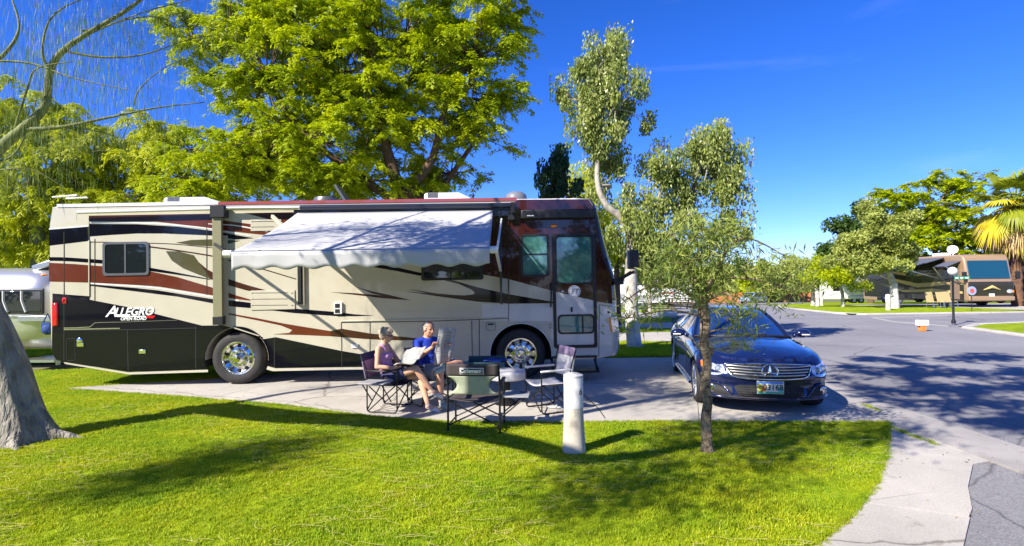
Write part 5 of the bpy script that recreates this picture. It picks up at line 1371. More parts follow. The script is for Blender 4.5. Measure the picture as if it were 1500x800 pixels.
for k in range(80):
    a = RNG.uniform(.25 * PI, 1.75 * PI); e = RNG.uniform(-.35, 1.0)
    mb.ell(T(-.014 + math.cos(a) * .099 * math.cos(e), math.sin(a) * .078 * math.cos(e), .026 + .098 * math.sin(e)), (.018, .015, .012), 8, 6, M=M3)
remesh(mb, 'hair', M_hairm, MP, .007, 2)
M_eye = mat('dark_eye', (.03, .02, .015), .2)
mb = MB(); mb.ell(T(.085, .028, .004), (.007, .010, .006), 10, 6, M=M3); mb.build('eye', M_eye, MP, smooth=180)
mb = MB(); mb.ell(T(.085, -.028, .004), (.007, .010, .006), 10, 6, M=M3); mb.build('eye', M_eye, MP, smooth=180)
mb = MB(); mb.ell(T(.092, 0, -.064), (.007, .022, .006), 12, 6, M=M3); mb.build('lips', M_lips, MP, smooth=180)
# newspapers
def paper_mat():
    m = mat('newsprint', (.66, .65, .62), .8); nt = m.node_tree; N = nt.nodes.new; L = nt.links.new; b = nt.nodes['Principled BSDF']
    tc = N('ShaderNodeTexCoord'); mp = N('ShaderNodeMapping'); mp.inputs['Scale'].default_value = (34, 34, 34)
    br = N('ShaderNodeTexBrick'); br.inputs['Color1'].default_value = (.35, .345, .33, 1); br.inputs['Color2'].default_value = (.20, .20, .20, 1); br.inputs['Mortar'].default_value = (.43, .425, .41, 1)
    br.inputs['Scale'].default_value = 1.6; br.inputs['Mortar Size'].default_value = .05; br.inputs['Brick Width'].default_value = 1.4; br.inputs['Row Height'].default_value = .30
    L(tc.outputs['UV'], mp.inputs[0]); mp.inputs['Scale'].default_value = (3, 4, 1); L(mp.outputs[0], br.inputs['Vector'])
    L(br.outputs['Color'], b.inputs['Base Color']); return m
M_paper = paper_mat()
def paper(name, parent, fn, label, cat='newspaper', nu=20, nv=14):
    V = [fn(i / nu, j / nv) for i in range(nu + 1) for j in range(nv + 1)]
    F = [(i * (nv + 1) + j, (i + 1) * (nv + 1) + j, (i + 1) * (nv + 1) + j + 1, i * (nv + 1) + j + 1) for i in range(nu) for j in range(nv)]
    me = bpy.data.meshes.new(name); me.from_pydata(V, [], F); me.materials.append(M_paper)
    uv = me.uv_layers.new(name='UVMap')
    for lp in me.loops:
        vi = lp.vertex_index; uv.data[lp.index].uv = ((vi // (nv + 1)) / nu, (vi % (nv + 1)) / nv)
    me.polygons.foreach_set('use_smooth', [True] * len(me.polygons))
    o = bpy.data.objects.new(name, me); COL.objects.link(o); o.location = parent.location; o.rotation_euler = parent.rotation_euler
    q = o.modifiers.new('s', 'SOLIDIFY'); q.thickness = .003; return tag(o, label, cat)
paper('newspaper', MP, lambda u, v: (.40 + .05 * math.sin(PI * u * 2) ** 2 - .10 * v + .015 * math.sin(v * 7 + u * 4), lerp(-.13, .20, u) + .05 * (1 - v), lerp(1.22, .64, v) + .015 * math.sin(u * 5)), 'tall folded newspaper held up by the man in blue')
def wpaper(u, v):
    if u < .5: return (lerp(.18, .50, v), lerp(-.26, -.02, u * 2), .71 + .05 * v + .02 * math.sin(u * 9 + v * 5) + .02 * u)
    t = (u - .5) * 2
    return (lerp(.18, .50, v) + .05 * t, -.02 + .15 * t, .73 + .05 * v + .18 * t ** .9 + .012 * math.sin(v * 9 + t * 4))
paper('newspaper', WP, wpaper, 'open newspaper lying in the hands of the seated woman')
# ------------------------------------------------------------------ trees
def leaf_mesh(name, C, D, N_, L_, Wd, var, m, parent=None, fold=0.0):
    """one mesh of diamond leaves; C centres, D direction along the leaf, N_ normals (arrays k x 3)"""
    k = len(C); D = D / np.linalg.norm(D, axis=1, keepdims=True)
    S = np.cross(D, N_); S /= np.maximum(1e-6, np.linalg.norm(S, axis=1, keepdims=True))
    Lh = (np.asarray(L_) / 2).reshape(-1, 1); Wh = (np.asarray(Wd) / 2).reshape(-1, 1)
    V = np.empty((k, 4, 3)); V[:, 0] = C - D * Lh; V[:, 1] = C + S * Wh - D * Lh * .1; V[:, 2] = C + D * Lh; V[:, 3] = C - S * Wh - D * Lh * .1
    me = bpy.data.meshes.new(name); me.vertices.add(4 * k); me.vertices.foreach_set('co', V.ravel())
    me.loops.add(4 * k); me.loops.foreach_set('vertex_index', np.arange(4 * k, dtype=np.int32))
    me.polygons.add(k); me.polygons.foreach_set('loop_start', np.arange(0, 4 * k, 4, dtype=np.int32)); me.polygons.foreach_set('loop_total', np.full(k, 4, dtype=np.int32))
    me.update(calc_edges=True)
    a = me.attributes.new('var', 'FLOAT', 'POINT'); a.data.foreach_set('value', np.repeat(np.clip(var, 0, 1), 4).astype(np.float32))
    me.materials.append(m); o = bpy.data.objects.new(name, me); link(o, parent); return o
def unit(k): v = RNG.normal(size=(k, 3)); return v / np.linalg.norm(v, axis=1, keepdims=True)
def branch_mb(mb, pts, r0, r1, n=7, wob=0.0, sub=5):
    pts = [Vector(p) for p in pts]
    if wob:
        for i in range(1, len(pts) - 1): pts[i] += Vector((RNG.normal(), RNG.normal(), RNG.normal())) * wob
    P_ = crom(pts, sub) if len(pts) > 2 else [pts[0].lerp(pts[1], k / 4) for k in range(5)]
    k = len(P_); mb.tube(P_, [lerp(r0, r1, (i / (k - 1)) ** .8) for i in range(k)], n); return P_
def tree(name, label, cat, base, trunk, lobes, bark, leafm, leaf=(.08, .03), per=220, clump_r=.45, style='spray', droop=.3, group=None, limb_r=.09, twigs=True, trunk_n=12, shell=.55, seed=1, flare=1.0, sizejit=.35, crownkids=None, twig_r=.012, shade=None):
    """trunk: list of polylines [(point, radius)...] in world metres; lobes: (centre, (rx,ry,rz), clumps)"""
    global RNG
    RNG = np.random.default_rng(seed)
    base = Vector(base); root = empty(name, base, 0, label, cat, group)
    W2 = lambda p: Vector(p) - base
    mb = MB(); nodes = []
    for pl in trunk:
        P_ = crom([Vector((*p, r)) if False else Vector((p[0], p[1], p[2])) for p, r in pl], 5); rr = [r for _, r in pl]; k = len(P_)
        rs = []
        for i in range(k):
            t = i / (k - 1) * (len(rr) - 1); a = int(min(t, len(rr) - 2)); rs.append(lerp(rr[a], rr[a + 1], t - a))
        mb.tube([W2(p) for p in P_], rs, trunk_n); nodes += [(p, r) for p, r in zip(P_, rs)]
    mb2 = MB(); Cs = []
    for (c, rad, ncl) in lobes:
        c = Vector(c); cand = [n_ for n_ in nodes if n_[0].z < c.z + rad[2] * .3] or nodes
        src = min(cand, key=lambda n_: (n_[0] - c).length + .5 * abs(n_[1]))
        mid = src[0].lerp(c, .5) + Vector((RNG.normal() * .15, RNG.normal() * .15, .1 * (c - src[0]).length))
        r_s = min(limb_r, src[1] * .8)
        lp = branch_mb(mb2, [W2(src[0]), W2(mid), W2(c)], r_s, r_s * .35, 8, .0)
        cl = []
        for i in range(ncl):
            u = unit(1)[0]; rr = shell + (1 - shell) * RNG.random() ** .5 if RNG.random() < .8 else RNG.random() * shell
            p = np.array(c) + u * np.array(rad) * rr * RNG.uniform(.85, 1.13); cl.append(p)
        Cs += cl
        if twigs:
            for p in cl:
                pv = W2(Vector(p)); s_ = min(lp[len(lp) // 3:], key=lambda q: (q - pv).length + RNG.random() * .5)
                m_ = s_.lerp(pv, .55) + Vector((0, 0, .08 * (pv - s_).length)) + Vector(RNG.normal(size=3)) * .06
                mb2.tube([s_, s_.lerp(m_, .6), m_, pv], [twig_r * 2, twig_r * 1.6, twig_r * 1.2, twig_r * .5], 4, cap=False)
    mb.build('trunk', bark, root, smooth=60)
    if mb2.v: mb2.build('limbs', bark, root, smooth=60)
    Cs = np.array(Cs); k = len(Cs)
    cv = RNG.random(k)
    idx = np.repeat(np.arange(k), per); n = len(idx); base_a = np.array(base)
    if style == 'spray':      # several feathery drooping sprays per clump
        ns = 9
        az = RNG.uniform(0, 2 * PI, (k, ns)); el = RNG.uniform(-.5, .7, (k, ns)); ln = RNG.uniform(.5, 1.15, (k, ns)) * clump_r
        sp_ = RNG.integers(0, ns, n); t = RNG.random(n) ** .8
        a = az[idx, sp_]; e = el[idx, sp_]; l = ln[idx, sp_]
        dirv = np.stack([np.cos(a) * np.cos(e), np.sin(a) * np.cos(e), np.sin(e)], 1)
        C = Cs[idx] + dirv * (t * l)[:, None]; C[:, 2] -= droop * (t ** 2) * l
        tang = dirv.copy(); tang[:, 2] -= 2 * droop * t
        side_ = np.cross(tang, np.array([0, 0, 1.0])); side_ /= np.maximum(1e-6, np.linalg.norm(side_, axis=1, keepdims=True))
        sg = RNG.choice([-1, 1], n)[:, None]
        C += side_ * sg * (leaf[0] * .45) + RNG.normal(size=(n, 3)) * .02 * clump_r / .4
        D = side_ * sg * .9 + tang * .6 + RNG.normal(size=(n, 3)) * .25 + np.array([0, 0, -.15])
        Nn = np.cross(D, tang) + RNG.normal(size=(n, 3)) * .35; Nn[:, 2] = np.abs(Nn[:, 2]) + .25
    elif style == 'droop':    # leaves hanging in bunches
        crr = RNG.uniform(.45, 1.25, k)[idx][:, None]; C = Cs[idx] + np.clip(RNG.normal(size=(n, 3)), -1.5, 1.5) * clump_r * crr * np.array([.5, .5, .65])
        D = RNG.normal(size=(n, 3)) * .45 + np.array([0, 0, -1.0]); Nn = unit(n)
    elif style == 'loose':
        C = Cs[idx] + np.clip(RNG.normal(size=(n, 3)), -1.8, 1.8) * clump_r * .5; D = unit(n) * .9 + np.array([0, 0, -.55]); Nn = unit(n)
    elif style == 'blob':
        C = Cs[idx] + unit(n) * (clump_r * RNG.random((n, 1)) ** .45) * np.array([1, 1, .8]); D = unit(n) + np.array([0, 0, -.2]); Nn = unit(n); Nn[:, 2] += .4
    sz = 1 + RNG.normal(size=n) * sizejit * .6; sz = np.clip(sz, .5, 1.8)
    var = .55 * cv[idx] + .45 * RNG.random(n)
    leaf_mesh('crown', C - base_a, D, Nn, leaf[0] * sz, leaf[1] * sz, var, leafm, root)
    return root
def Q(px, py, Y): return tuple(P(px, py, Y))
def lobe(px, py, Y, wpx, hpx, n, dy=None):
    s_ = Y / FPX; rx = wpx * s_ / 2; return (Q(px, py, Y), (rx, dy if dy else rx * .8, hpx * s_ / 2), n)
B_brown = mat('brown_bark', (.17, .10, .055), .9, col2=(.09, .06, .04), vscale=6, bump=.8, bscale=25)
B_grey = mat('grey_bark', (.40, .37, .31), .95, col2=(.17, .155, .13), vscale=5, bump=1.0, bscale=9, bdist=.12, stretch=(1.8, 1.8, .45), detail=8)
B_pale = mat('pale_bark', (.50, .46, .38), .85, col2=(.22, .19, .15), vscale=5, bump=.5, bscale=25)
B_whitewash = mat('whitewashed_bark', (.72, .70, .66), .8, col2=(.35, .31, .26), vscale=3.5, bump=.5, bscale=20)
B_green = mat('green_bark', (.22, .24, .09), .75, col2=(.12, .13, .06), vscale=5, bump=.3)
B_rough = mat('rough_brown_bark', (.10, .06, .035), .95, col2=(.46, .36, .22), vscale=18, bump=1.0, bscale=35, bdist=.05)
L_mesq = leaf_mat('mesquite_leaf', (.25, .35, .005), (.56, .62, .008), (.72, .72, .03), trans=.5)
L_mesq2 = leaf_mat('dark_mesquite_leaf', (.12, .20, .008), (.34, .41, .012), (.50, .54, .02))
L_willow = leaf_mat('willow_leaf', (.38, .44, .010), (.62, .66, .02), (.74, .74, .05), trans=.52)
L_ash = leaf_mat('grey_green_leaf', (.15, .21, .04), (.42, .47, .13), (.62, .62, .30), trans=.35, rough=.35)
L_dark = leaf_mat('dark_green_leaf', (.025, .06, .012), (.08, .15, .02), (.16, .25, .04), trans=.3)
L_olive = leaf_mat('olive_green_leaf', (.20, .25, .04), (.42, .46, .10), (.58, .56, .2), trans=.3)
L_blue = leaf_mat('blue_green_leaf', (.03, .08, .04), (.07, .15, .07), trans=.3)
L_pod = leaf_mat('narrow_yellow_green_leaf', (.12, .19, .04), (.34, .40, .08), (.58, .55, .16), trans=.35)
L_needle = leaf_mat('palo_verde_needle', (.10, .17, .05), (.30, .38, .12), (.55, .58, .2), trans=.3)

# 1 big bright tree behind the motorhome
Y = 16.0
tb_ = P(592, 300, Y)
tree('mesquite_tree', 'huge bright yellow-green feathery tree towering behind the motorhome', 'tree', (tb_.x, Y, 0),
     [[((tb_.x + .25, Y, 0), .30), ((tb_.x + .1, Y, 1.6), .25), (Q(585, 290, Y), .20), (Q(562, 200, Y), .14), (Q(548, 90, Y), .10), (Q(520, -40, Y), .07)],
      [(Q(588, 292, Y), .17), (Q(632, 235, Y), .12), (Q(655, 150, Y), .09), (Q(690, 120, Y), .07), (Q(700, 20, Y), .05)],
      [(Q(585, 290, Y), .14), (Q(640, 280, Y + .6), .10), (Q(690, 215, Y + .8), .06)],
      [(Q(585, 300, Y), .14), (Q(500, 240, Y - .4), .10), (Q(430, 180, Y - .6), .08), (Q(380, 90, Y - .6), .05)]],
     [lobe(690, 90, Y, 160, 180, 46), lobe(600, 60, Y, 180, 200, 54), lobe(480, 70, Y, 210, 220, 62), lobe(390, 120, Y - .5, 220, 190, 56), lobe(545, 170, Y - .6, 160, 150, 38), lobe(450, 215, Y - .8, 240, 130, 46),
      lobe(350, 235, Y, 210, 120, 38), lobe(690, 190, Y + .6, 120, 100, 16), lobe(655, 255, Y + 1, 120, 70, 14), lobe(735, 150, Y, 80, 80, 10), lobe(740, 25, Y, 70, 90, 12), lobe(560, -60, Y, 380, 130, 40), lobe(390, 10, Y, 190, 120, 34), lobe(600, 200, Y + 1.4, 150, 140, 22),
      lobe(510, 265, Y - .2, 210, 60, 24), lobe(310, 268, Y - .4, 170, 60, 20), lobe(290, 60, Y - .2, 110, 120, 12), lobe(330, 60, Y, 120, 160, 22), lobe(500, 120, Y + 2.5, 380, 240, 60), lobe(420, 240, Y + 2.5, 300, 110, 34), lobe(660, 110, Y + 2, 160, 200, 26)],
     B_brown, L_mesq, leaf=(.12, .046), per=440, clump_r=.68, droop=.45, seed=11, limb_r=.10)
# 2 willowy trees at the left, behind
tree('willow_tree', 'tall yellow-green weeping tree at the left edge behind the silver trailer', 'tree', (-15.8, 18, 0),
     [[((-15.8, 18, 0), .3), ((-15.6, 18, 3), .22), (Q(40, 200, 18), .12)]],
     [lobe(20, 200, 18, 150, 200, 56), lobe(75, 260, 18, 140, 160, 42), lobe(5, 330, 18, 140, 110, 36), lobe(60, 345, 18.5, 110, 90, 22), lobe(90, 190, 18.5, 70, 90, 9), lobe(-30, 150, 18, 110, 120, 16)],
     B_green, L_willow, leaf=(.14, .040), per=420, clump_r=.62, style='spray', droop=.9, seed=12)
tree('willow_tree', 'yellow-green drooping tree behind the rear roof of the motorhome', 'tree', (-12.0, 19, 0),
     [[((-12.2, 19, 0), .25), ((-12, 19, 3), .18), (Q(190, 230, 19), .10)]],
     [lobe(165, 222, 19, 140, 120, 40), lobe(230, 235, 19, 120, 130, 36), lobe(130, 285, 19, 110, 80, 22), lobe(215, 290, 19, 150, 60, 20), lobe(260, 200, 19.5, 70, 90, 8), lobe(110, 230, 19.5, 60, 70, 8)],
     B_green, L_willow, leaf=(.14, .042), per=420, clump_r=.62, style='spray', droop=.9, seed=13)
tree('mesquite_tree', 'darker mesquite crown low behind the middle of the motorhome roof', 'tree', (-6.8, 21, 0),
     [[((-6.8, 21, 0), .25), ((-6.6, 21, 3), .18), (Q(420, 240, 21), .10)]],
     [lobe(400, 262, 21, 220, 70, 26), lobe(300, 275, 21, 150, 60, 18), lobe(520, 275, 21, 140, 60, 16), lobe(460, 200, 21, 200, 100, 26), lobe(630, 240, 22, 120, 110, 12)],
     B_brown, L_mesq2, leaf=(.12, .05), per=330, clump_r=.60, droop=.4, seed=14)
# 3 the two-headed grey-green tree right of the motorhome's nose
Y = 15.6; g0 = G(929, 509)
tr_b = (g0.x, g0.y, 0); Y = g0.y
tree('silk_tree', 'tall grey-green two-crowned tree with whitewashed trunk beyond the motorhome nose', 'tree', tr_b,
     [[((g0.x + .02, Y, 0), .27), ((g0.x, Y, .12), .215), (Q(926, 470, Y), .19), (Q(924, 400, Y), .175), (Q(926, 350, Y), .15)],
      [(Q(926, 352, Y), .13), (Q(912, 322, Y), .11), (Q(888, 300, Y), .095), (Q(875, 262, Y), .08), (Q(880, 180, Y), .06), (Q(885, 90, Y), .04)],
      [(Q(925, 356, Y), .12), (Q(975, 345, Y), .10), (Q(1004, 318, Y), .08), (Q(1020, 260, Y), .06), (Q(1035, 205, Y), .04)]],
     [lobe(880, 110, Y, 100, 130, 24), lobe(905, 165, Y, 110, 110, 20), lobe(850, 150, Y, 80, 110, 14), lobe(895, 230, Y + .3, 90, 90, 14), lobe(900, 75, Y, 60, 60, 8), lobe(862, 195, Y - .2, 60, 70, 8),
      lobe(1040, 240, Y, 100, 110, 22), lobe(1065, 285, Y, 70, 110, 14), lobe(1010, 290, Y - .2, 90, 90, 14), lobe(960, 300, Y - .3, 110, 120, 20), lobe(975, 245, Y - .1, 90, 60, 9), lobe(1050, 210, Y, 60, 50, 7), lobe(935, 340, Y - .2, 80, 60, 10), lobe(1040, 345, Y, 100, 60, 10), lobe(960, 385, Y + .2, 80, 60, 9), lobe(880, 280, Y + .6, 60, 50, 4)],
     B_pale, L_ash, leaf=(.115, .050), per=230, clump_r=.36, style='droop', seed=15, sizejit=.2, limb_r=.06, shell=.5)
# whitewashed foot of that trunk
mb = MB(); mb.tube([(0.02, 0, .0), (0, 0, .10), Vector(Q(926, 470, Y)) - Vector(tr_b), Vector(Q(924, 402, Y)) - Vector(tr_b)], [.274, .22, .196, .182], 14, cap=False)
mb.build('whitewash', B_whitewash, bpy.data.objects['silk_tree'], smooth=60)
tree('acacia_tree', 'small dark blue-green tree showing just above the motorhome front roof', 'tree', (1.7, 20, 0),
     [[((1.7, 20, 0), .2), ((1.7, 20, 3), .14), (Q(818, 270, 20), .07)]], [lobe(815, 245, 20, 46, 50, 12), lobe(828, 285, 20, 50, 50, 12), lobe(806, 275, 20, 30, 50, 6)],
     B_brown, L_blue, leaf=(.16, .07), per=170, clump_r=.34, style='droop', seed=16)
tree('acacia_tree', 'bushy yellow-green tree low behind the whitewashed trunk', 'tree', (4.6, 24, 0),
     [[((4.6, 24, 0), .2), ((4.6, 24, 2), .14), (Q(905, 360, 24), .07)]], [lobe(870, 330, 24, 110, 90, 22), lobe(905, 370, 24, 60, 70, 12), lobe(965, 385, 25, 90, 60, 14), lobe(850, 270, 24, 50, 40, 8)],
     B_brown, L_willow, leaf=(.17, .06), per=240, clump_r=.55, style='droop', seed=17)
# 4 young tree on the lawn
yb = G(1036, 662); Y = yb.y
def yt(px, py, dy=0): return Q(px, py, Y + dy)
rs_ = [.075, .060, .052, .056, .050, .054, .048, .052, .047, .050]
ypts = [((yb.x, Y, 0), .085), (yt(1036, 650), .060), (yt(1034, 615, .01), .057), (yt(1037, 585), .050), (yt(1033, 560), .054), (yt(1036, 530, .02), .050), (yt(1031, 500), .053), (yt(1033, 470), .055), (yt(1029, 448), .062), (yt(1028, 430), .055)]
young_lobes = [lobe(1010, 385, Y, 70, 60, 14), lobe(985, 370, Y, 60, 60, 9), lobe(1055, 370, Y, 60, 60, 8), lobe(962, 412, Y - .2, 50, 40, 5), lobe(1100, 385, Y, 60, 40, 4), lobe(1145, 395, Y + .1, 70, 40, 5), lobe(1165, 420, Y + .1, 60, 40, 4),
      lobe(1080, 462, Y - .25, 34, 46, 5), lobe(1098, 488, Y - .25, 26, 24, 2), lobe(1030, 425, Y, 60, 30, 7), lobe(985, 415, Y - .1, 60, 40, 6), lobe(945, 455, Y - .2, 50, 18, 3), lobe(1075, 345, Y, 60, 40, 5), lobe(1030, 340, Y, 70, 40, 6), lobe(905, 470, Y - .3, 30, 20, 2), lobe(1120, 430, Y, 60, 30, 3), lobe(1050, 400, Y, 50, 40, 8), lobe(1010, 500, Y - .1, 20, 20, 0)]
tree('young_willow_tree', 'slim young tree with rough twisted trunk and sparse narrow leaves on the lawn', 'tree', (yb.x, Y, 0),
     [ypts, [(yt(1029, 440), .045), (yt(1015, 405), .03), (yt(1000, 365, .1), .018), (yt(980, 340, .1), .008)], [(yt(1029, 436), .045), (yt(1045, 405, -.05), .028), (yt(1070, 360), .016), (yt(1100, 350), .010), (yt(1150, 375, .1), .006)],
      [(yt(1029, 445), .03), (yt(990, 420, -.1), .018), (yt(950, 420, -.2), .010), (yt(910, 445, -.3), .005)], [(yt(1031, 440), .028), (yt(1065, 430, -.15), .016), (yt(1080, 450, -.25), .008)], [(yt(1045, 405, -.05), .02), (yt(1110, 410), .012), (yt(1160, 425, .1), .006)]],
     [l for l in young_lobes if l[2]], B_rough, L_pod, leaf=(.095, .014), per=60, clump_r=.22, style='loose', seed=18, limb_r=.012, twig_r=.0022, trunk_n=14, shell=.3, sizejit=.5)
# knobs on its trunk
mb = MB(); RNG = np.random.default_rng(5)
for k in range(26):
    z = RNG.uniform(.05, 1.75); i_ = min(range(len(ypts)), key=lambda q: abs(Vector(ypts[q][0]).z - z)); c_ = Vector(ypts[i_][0]); a = RNG.uniform(0, 2 * PI)
    mb.ell((c_.x - yb.x + math.cos(a) * .045, c_.y - Y + math.sin(a) * .045, z), (RNG.uniform(.014, .03), RNG.uniform(.014, .03), RNG.uniform(.02, .045)), 8, 6)
o = mb.build('bark_knobs', B_rough, bpy.data.objects['young_willow_tree'], smooth=60); o['kind'] = 'stuff'

# 5 the old palo verde whose trunk stands at the left of the lawn
pv = empty('palo_verde_tree', (-6.1, 6.75, 0), 0, 'old palo verde with thick leaning grey trunk at the left edge of the lawn', 'tree')
ob_ = Vector((-6.1, 6.75, 0)); b0 = G(40, 644); ob_ = Vector((b0.x, b0.y, 0)); pv.location = ob_
def rel(p): return Vector(p) - ob_
b0 = Vector(Q(34, 632, b0.y)); T1 = [((b0.x, b0.y, -.05), .38), ((b0.x - .02, b0.y, .10), .31), (Q(17, 585, b0.y), .27), (Q(-2, 525, b0.y), .26), (Q(-34, 460, b0.y - .1), .25), (Q(-80, 390, b0.y - .2), .245)]
for (sx, sy, h_, r_) in ((420, 611, 2.7, .235), (520, 616, 3.2, .22), (620, 625, 3.8, .19), (700, 636, 4.3, .165), (775, 652, 4.8, .145), (850, 672, 5.2, .13), (935, 667, 5.6, .11), (1010, 655, 6.0, .09), (1120, 640, 6.5, .06), (1220, 632, 7.0, .04)):
    q_ = G(sx, sy) + SHK * h_; T1.append(((q_.x, q_.y, h_), r_))
mb = MB(); Pn = crom([p for p, r in T1], 7); rr = [r for p, r in T1]; k = len(Pn); n = 40; V = []; F = []
for i, p in enumerate(Pn):
    t = i / (k - 1) * (len(rr) - 1); a = int(min(t, len(rr) - 2)); r = lerp(rr[a], rr[a + 1], t - a)
    tg = (Pn[min(i + 1, k - 1)] - Pn[max(i - 1, 0)]).normalized(); u = Vector((1, 0, 0)); u = (u - tg * u.dot(tg)).normalized(); v = tg.cross(u)
    for j in range(n):
        th = 2 * PI * j / n; z = p.z
        fl = 1 + (.26 * max(0, 1 - z / .45) ** 1.5) * (math.sin(th * 5 + 1) * .7 + .5) + .03 * math.sin(th * 7 + z * 2) + .05 * noise.noise(Vector((th * 3, z * 1.2, 3))) + .02 * noise.noise(Vector((math.cos(th) * 6, math.sin(th) * 6, z * 3)))
        V.append(rel(p) + (u * math.cos(th) + v * math.sin(th)) * r * fl)
for i in range(k - 1):
    for j in range(n): F.append((i * n + j, i * n + (j + 1) % n, (i + 1) * n + (j + 1) % n, (i + 1) * n + j))
mb.add(V, F)
mb.build('trunk', B_grey, pv, smooth=60)
# surface roots
for i, (a, L_) in enumerate(((R(2), .62), (R(-60), .3), (R(200), .5), (R(-110), .35))):
    d = Vector((math.cos(a), math.sin(a), 0)); mb = MB(); mb.tube([d * .22 + Vector((-.05, 0, .16)), d * .34 + Vector((-.05, 0, .07)), d * (.34 + L_ * .35) + Vector((-.05, 0.02, .03)), d * (.34 + L_ * .6) + Vector((0, .03, -.03))], [.11, .075, .045, .02], 10); mb.build('root', B_grey, pv, smooth=60)
# limbs, those in view traced at real depths
lim = MB()
LB = []
def lb_(pts, r0, r1): LB.append(branch_mb(lim, [rel(p) for p in pts], r0, r1, 8, .0, 6))
q5 = lambda px, py, y: Q(px, py, y + 1.5)
lb_([(-6.95, 6.7, 2.1), q5(-62, 290, 5.6), q5(0, 218, 5.8), q5(35, 187, 5.8), q5(66, 155, 5.8), q5(73, 105, 5.8), q5(92, 75, 5.8), q5(130, 48, 5.8), q5(190, 12, 5.8), q5(240, -30, 5.8)], .095, .018)
lb_([q5(30, 190, 5.8), q5(90, 186, 5.8), q5(160, 172, 5.9), q5(230, 158, 6), q5(300, 150, 6.1)], .035, .006)
lb_([q5(75, 103, 5.8), q5(62, 80, 5.7), q5(70, 35, 5.7), q5(95, 10, 5.7), q5(140, -8, 5.7)], .022, .006)
lb_([q5(95, 75, 5.8), q5(150, 84, 5.9), q5(210, 80, 6), q5(270, 60, 6.1), q5(310, 52, 6.2)], .02, .004)
lb_([q5(-40, 120, 5.6), q5(10, 75, 5.6), q5(28, 40, 5.6), q5(18, 0, 5.6)], .03, .01)
lb_([q5(-40, 90, 5.4), q5(40, 92, 5.5), q5(110, 115, 5.6), q5(190, 132, 5.7)], .02, .004)
lb_([q5(20, 196, 5.8), q5(40, 130, 5.6), q5(55, 100, 5.5), q5(110, 90, 5.6)], .02, .005)
lb_([q5(88, 186, 5.8), q5(130, 190, 5.9), q5(170, 200, 6), q5(215, 215, 6)], .012, .004)
lb_([q5(-60, 245, 5.8), q5(0, 236, 5.8), q5(24, 222, 5.8), q5(40, 190, 5.8)], .02, .01)
lb_([q5(-60, 260, 5.7), q5(10, 248, 5.7), q5(50, 250, 5.8), q5(95, 275, 5.9)], .015, .004)
lb_([q5(196, 155, 6), q5(205, 130, 6), q5(240, 100, 6.1), q5(290, 80, 6.2)], .012, .004)
lb_([q5(130, 50, 5.8), q5(180, 30, 5.8), q5(230, 25, 5.9), q5(262, 38, 6)], .014, .004)
lb_([q5(120, 45, 5.8), q5(150, 40, 5.9), q5(220, 15, 5.9), q5(320, -10, 6)], .016, .005)
# overhead limbs that shade the front of the motorhome and the pad
for pts, r0 in (([(-5.4, 4.6, 3.6), (-5.6, 5.6, 5.2), (-4.9, 6.3, 6.4), (-4.0, 6.7, 7.2)], .07), ([(-5.6, 5.6, 5.2), (-5.9, 6.6, 6.4), (-5.6, 7.4, 7.4)], .05), ([(-5.4, 4.6, 3.6), (-4.9, 5.2, 5.6), (-3.9, 5.6, 7.0), (-2.6, 5.9, 8.0)], .13), ([(-4.9, 3.4, 4.5), (-3.6, 4.0, 6.2), (-2.2, 4.6, 7.3), (-1.0, 5.0, 7.9)], .11),                 ([(-4.9, 5.2, 5.6), (-5.2, 6.2, 7.4), (-5.0, 7.0, 8.6)], .08), ([(-3.6, 4.0, 6.2), (-2.6, 3.2, 7.4), (-1.6, 2.8, 8.2)], .07), ([(-3.9, 5.6, 7.0), (-3.1, 4.9, 8.0), (-2.2, 4.4, 8.8)], .05)):
    lb_(pts, r0, r0 * .3)
lim.build('limbs', B_green, pv, smooth=60)
# needles: fine hanging strings from the branches in view, thicker clumps overhead
RNG = np.random.default_rng(21)
C = []; D = []; Ln = []; va = []
for bi, pl in enumerate(LB[:13]):
    for q in pl:
        for s_ in range(24):
            b = np.array(q) + RNG.normal(size=3) * np.array([.42, .30, .16]); L_ = RNG.uniform(.10, .30)
            d = np.array([RNG.normal() * .12, RNG.normal() * .12, -1.0]); C.append(b + d * L_ / 2); D.append(d); Ln.append(L_); va.append(RNG.random())
C = np.array(C); D = np.array(D); leaf_mesh('needles', C, D, unit(len(C)), np.array(Ln), np.full(len(C), .0042), np.array(va), L_needle, pv)
C = []
def over(nk, x0, x1, y0, y1, z0, z1, h0, h1):
    for _ in range(nk):
        t = np.array([RNG.uniform(x0, x1), RNG.uniform(y0, y1), RNG.uniform(z0, z1)]); h = RNG.uniform(h0, h1); C.append(t + np.array(SHK) * (h - t[2]) + np.array([0, 0, h - t[2]]))
over(56, .3, 2.3, 10.4, 10.6, .3, 3.7, 6.6, 8.4)
over(34, 1.0, 3.0, 8.8, 12.2, 0, 0, 6.4, 8.4)
over(14, .3, 1.5, 9.0, 10.2, 0, 0, 6.4, 7.8)
over(20, 2.0, 4.9, 6.4, 7.5, 0, 0, 5.8, 7)
over(7, -3.2, -.4, 8.2, 9.8, 2.6, 3.0, 6.4, 8)
over(12, .4, 2.8, 4.7, 5.8, 0, 0, 5.2, 6.4)
over(9, -3.6, -2.2, 5.8, 6.9, 0, 0, 6, 8)
over(6, -4.4, -3.4, 5.2, 5.9, 0, 0, 7, 9)
C = np.array(C); k = len(C); idx = np.repeat(np.arange(k), 210); n = len(idx)
cc = C[idx] + RNG.normal(size=(n, 3)) * .24; dd = RNG.normal(size=(n, 3)) * .5 + np.array([0, 0, -.8])
leaf_mesh('crown', cc - np.array(ob_), dd, unit(n), RNG.uniform(.08, .2, n), RNG.uniform(.022, .042, n), RNG.random(n), L_needle, pv)

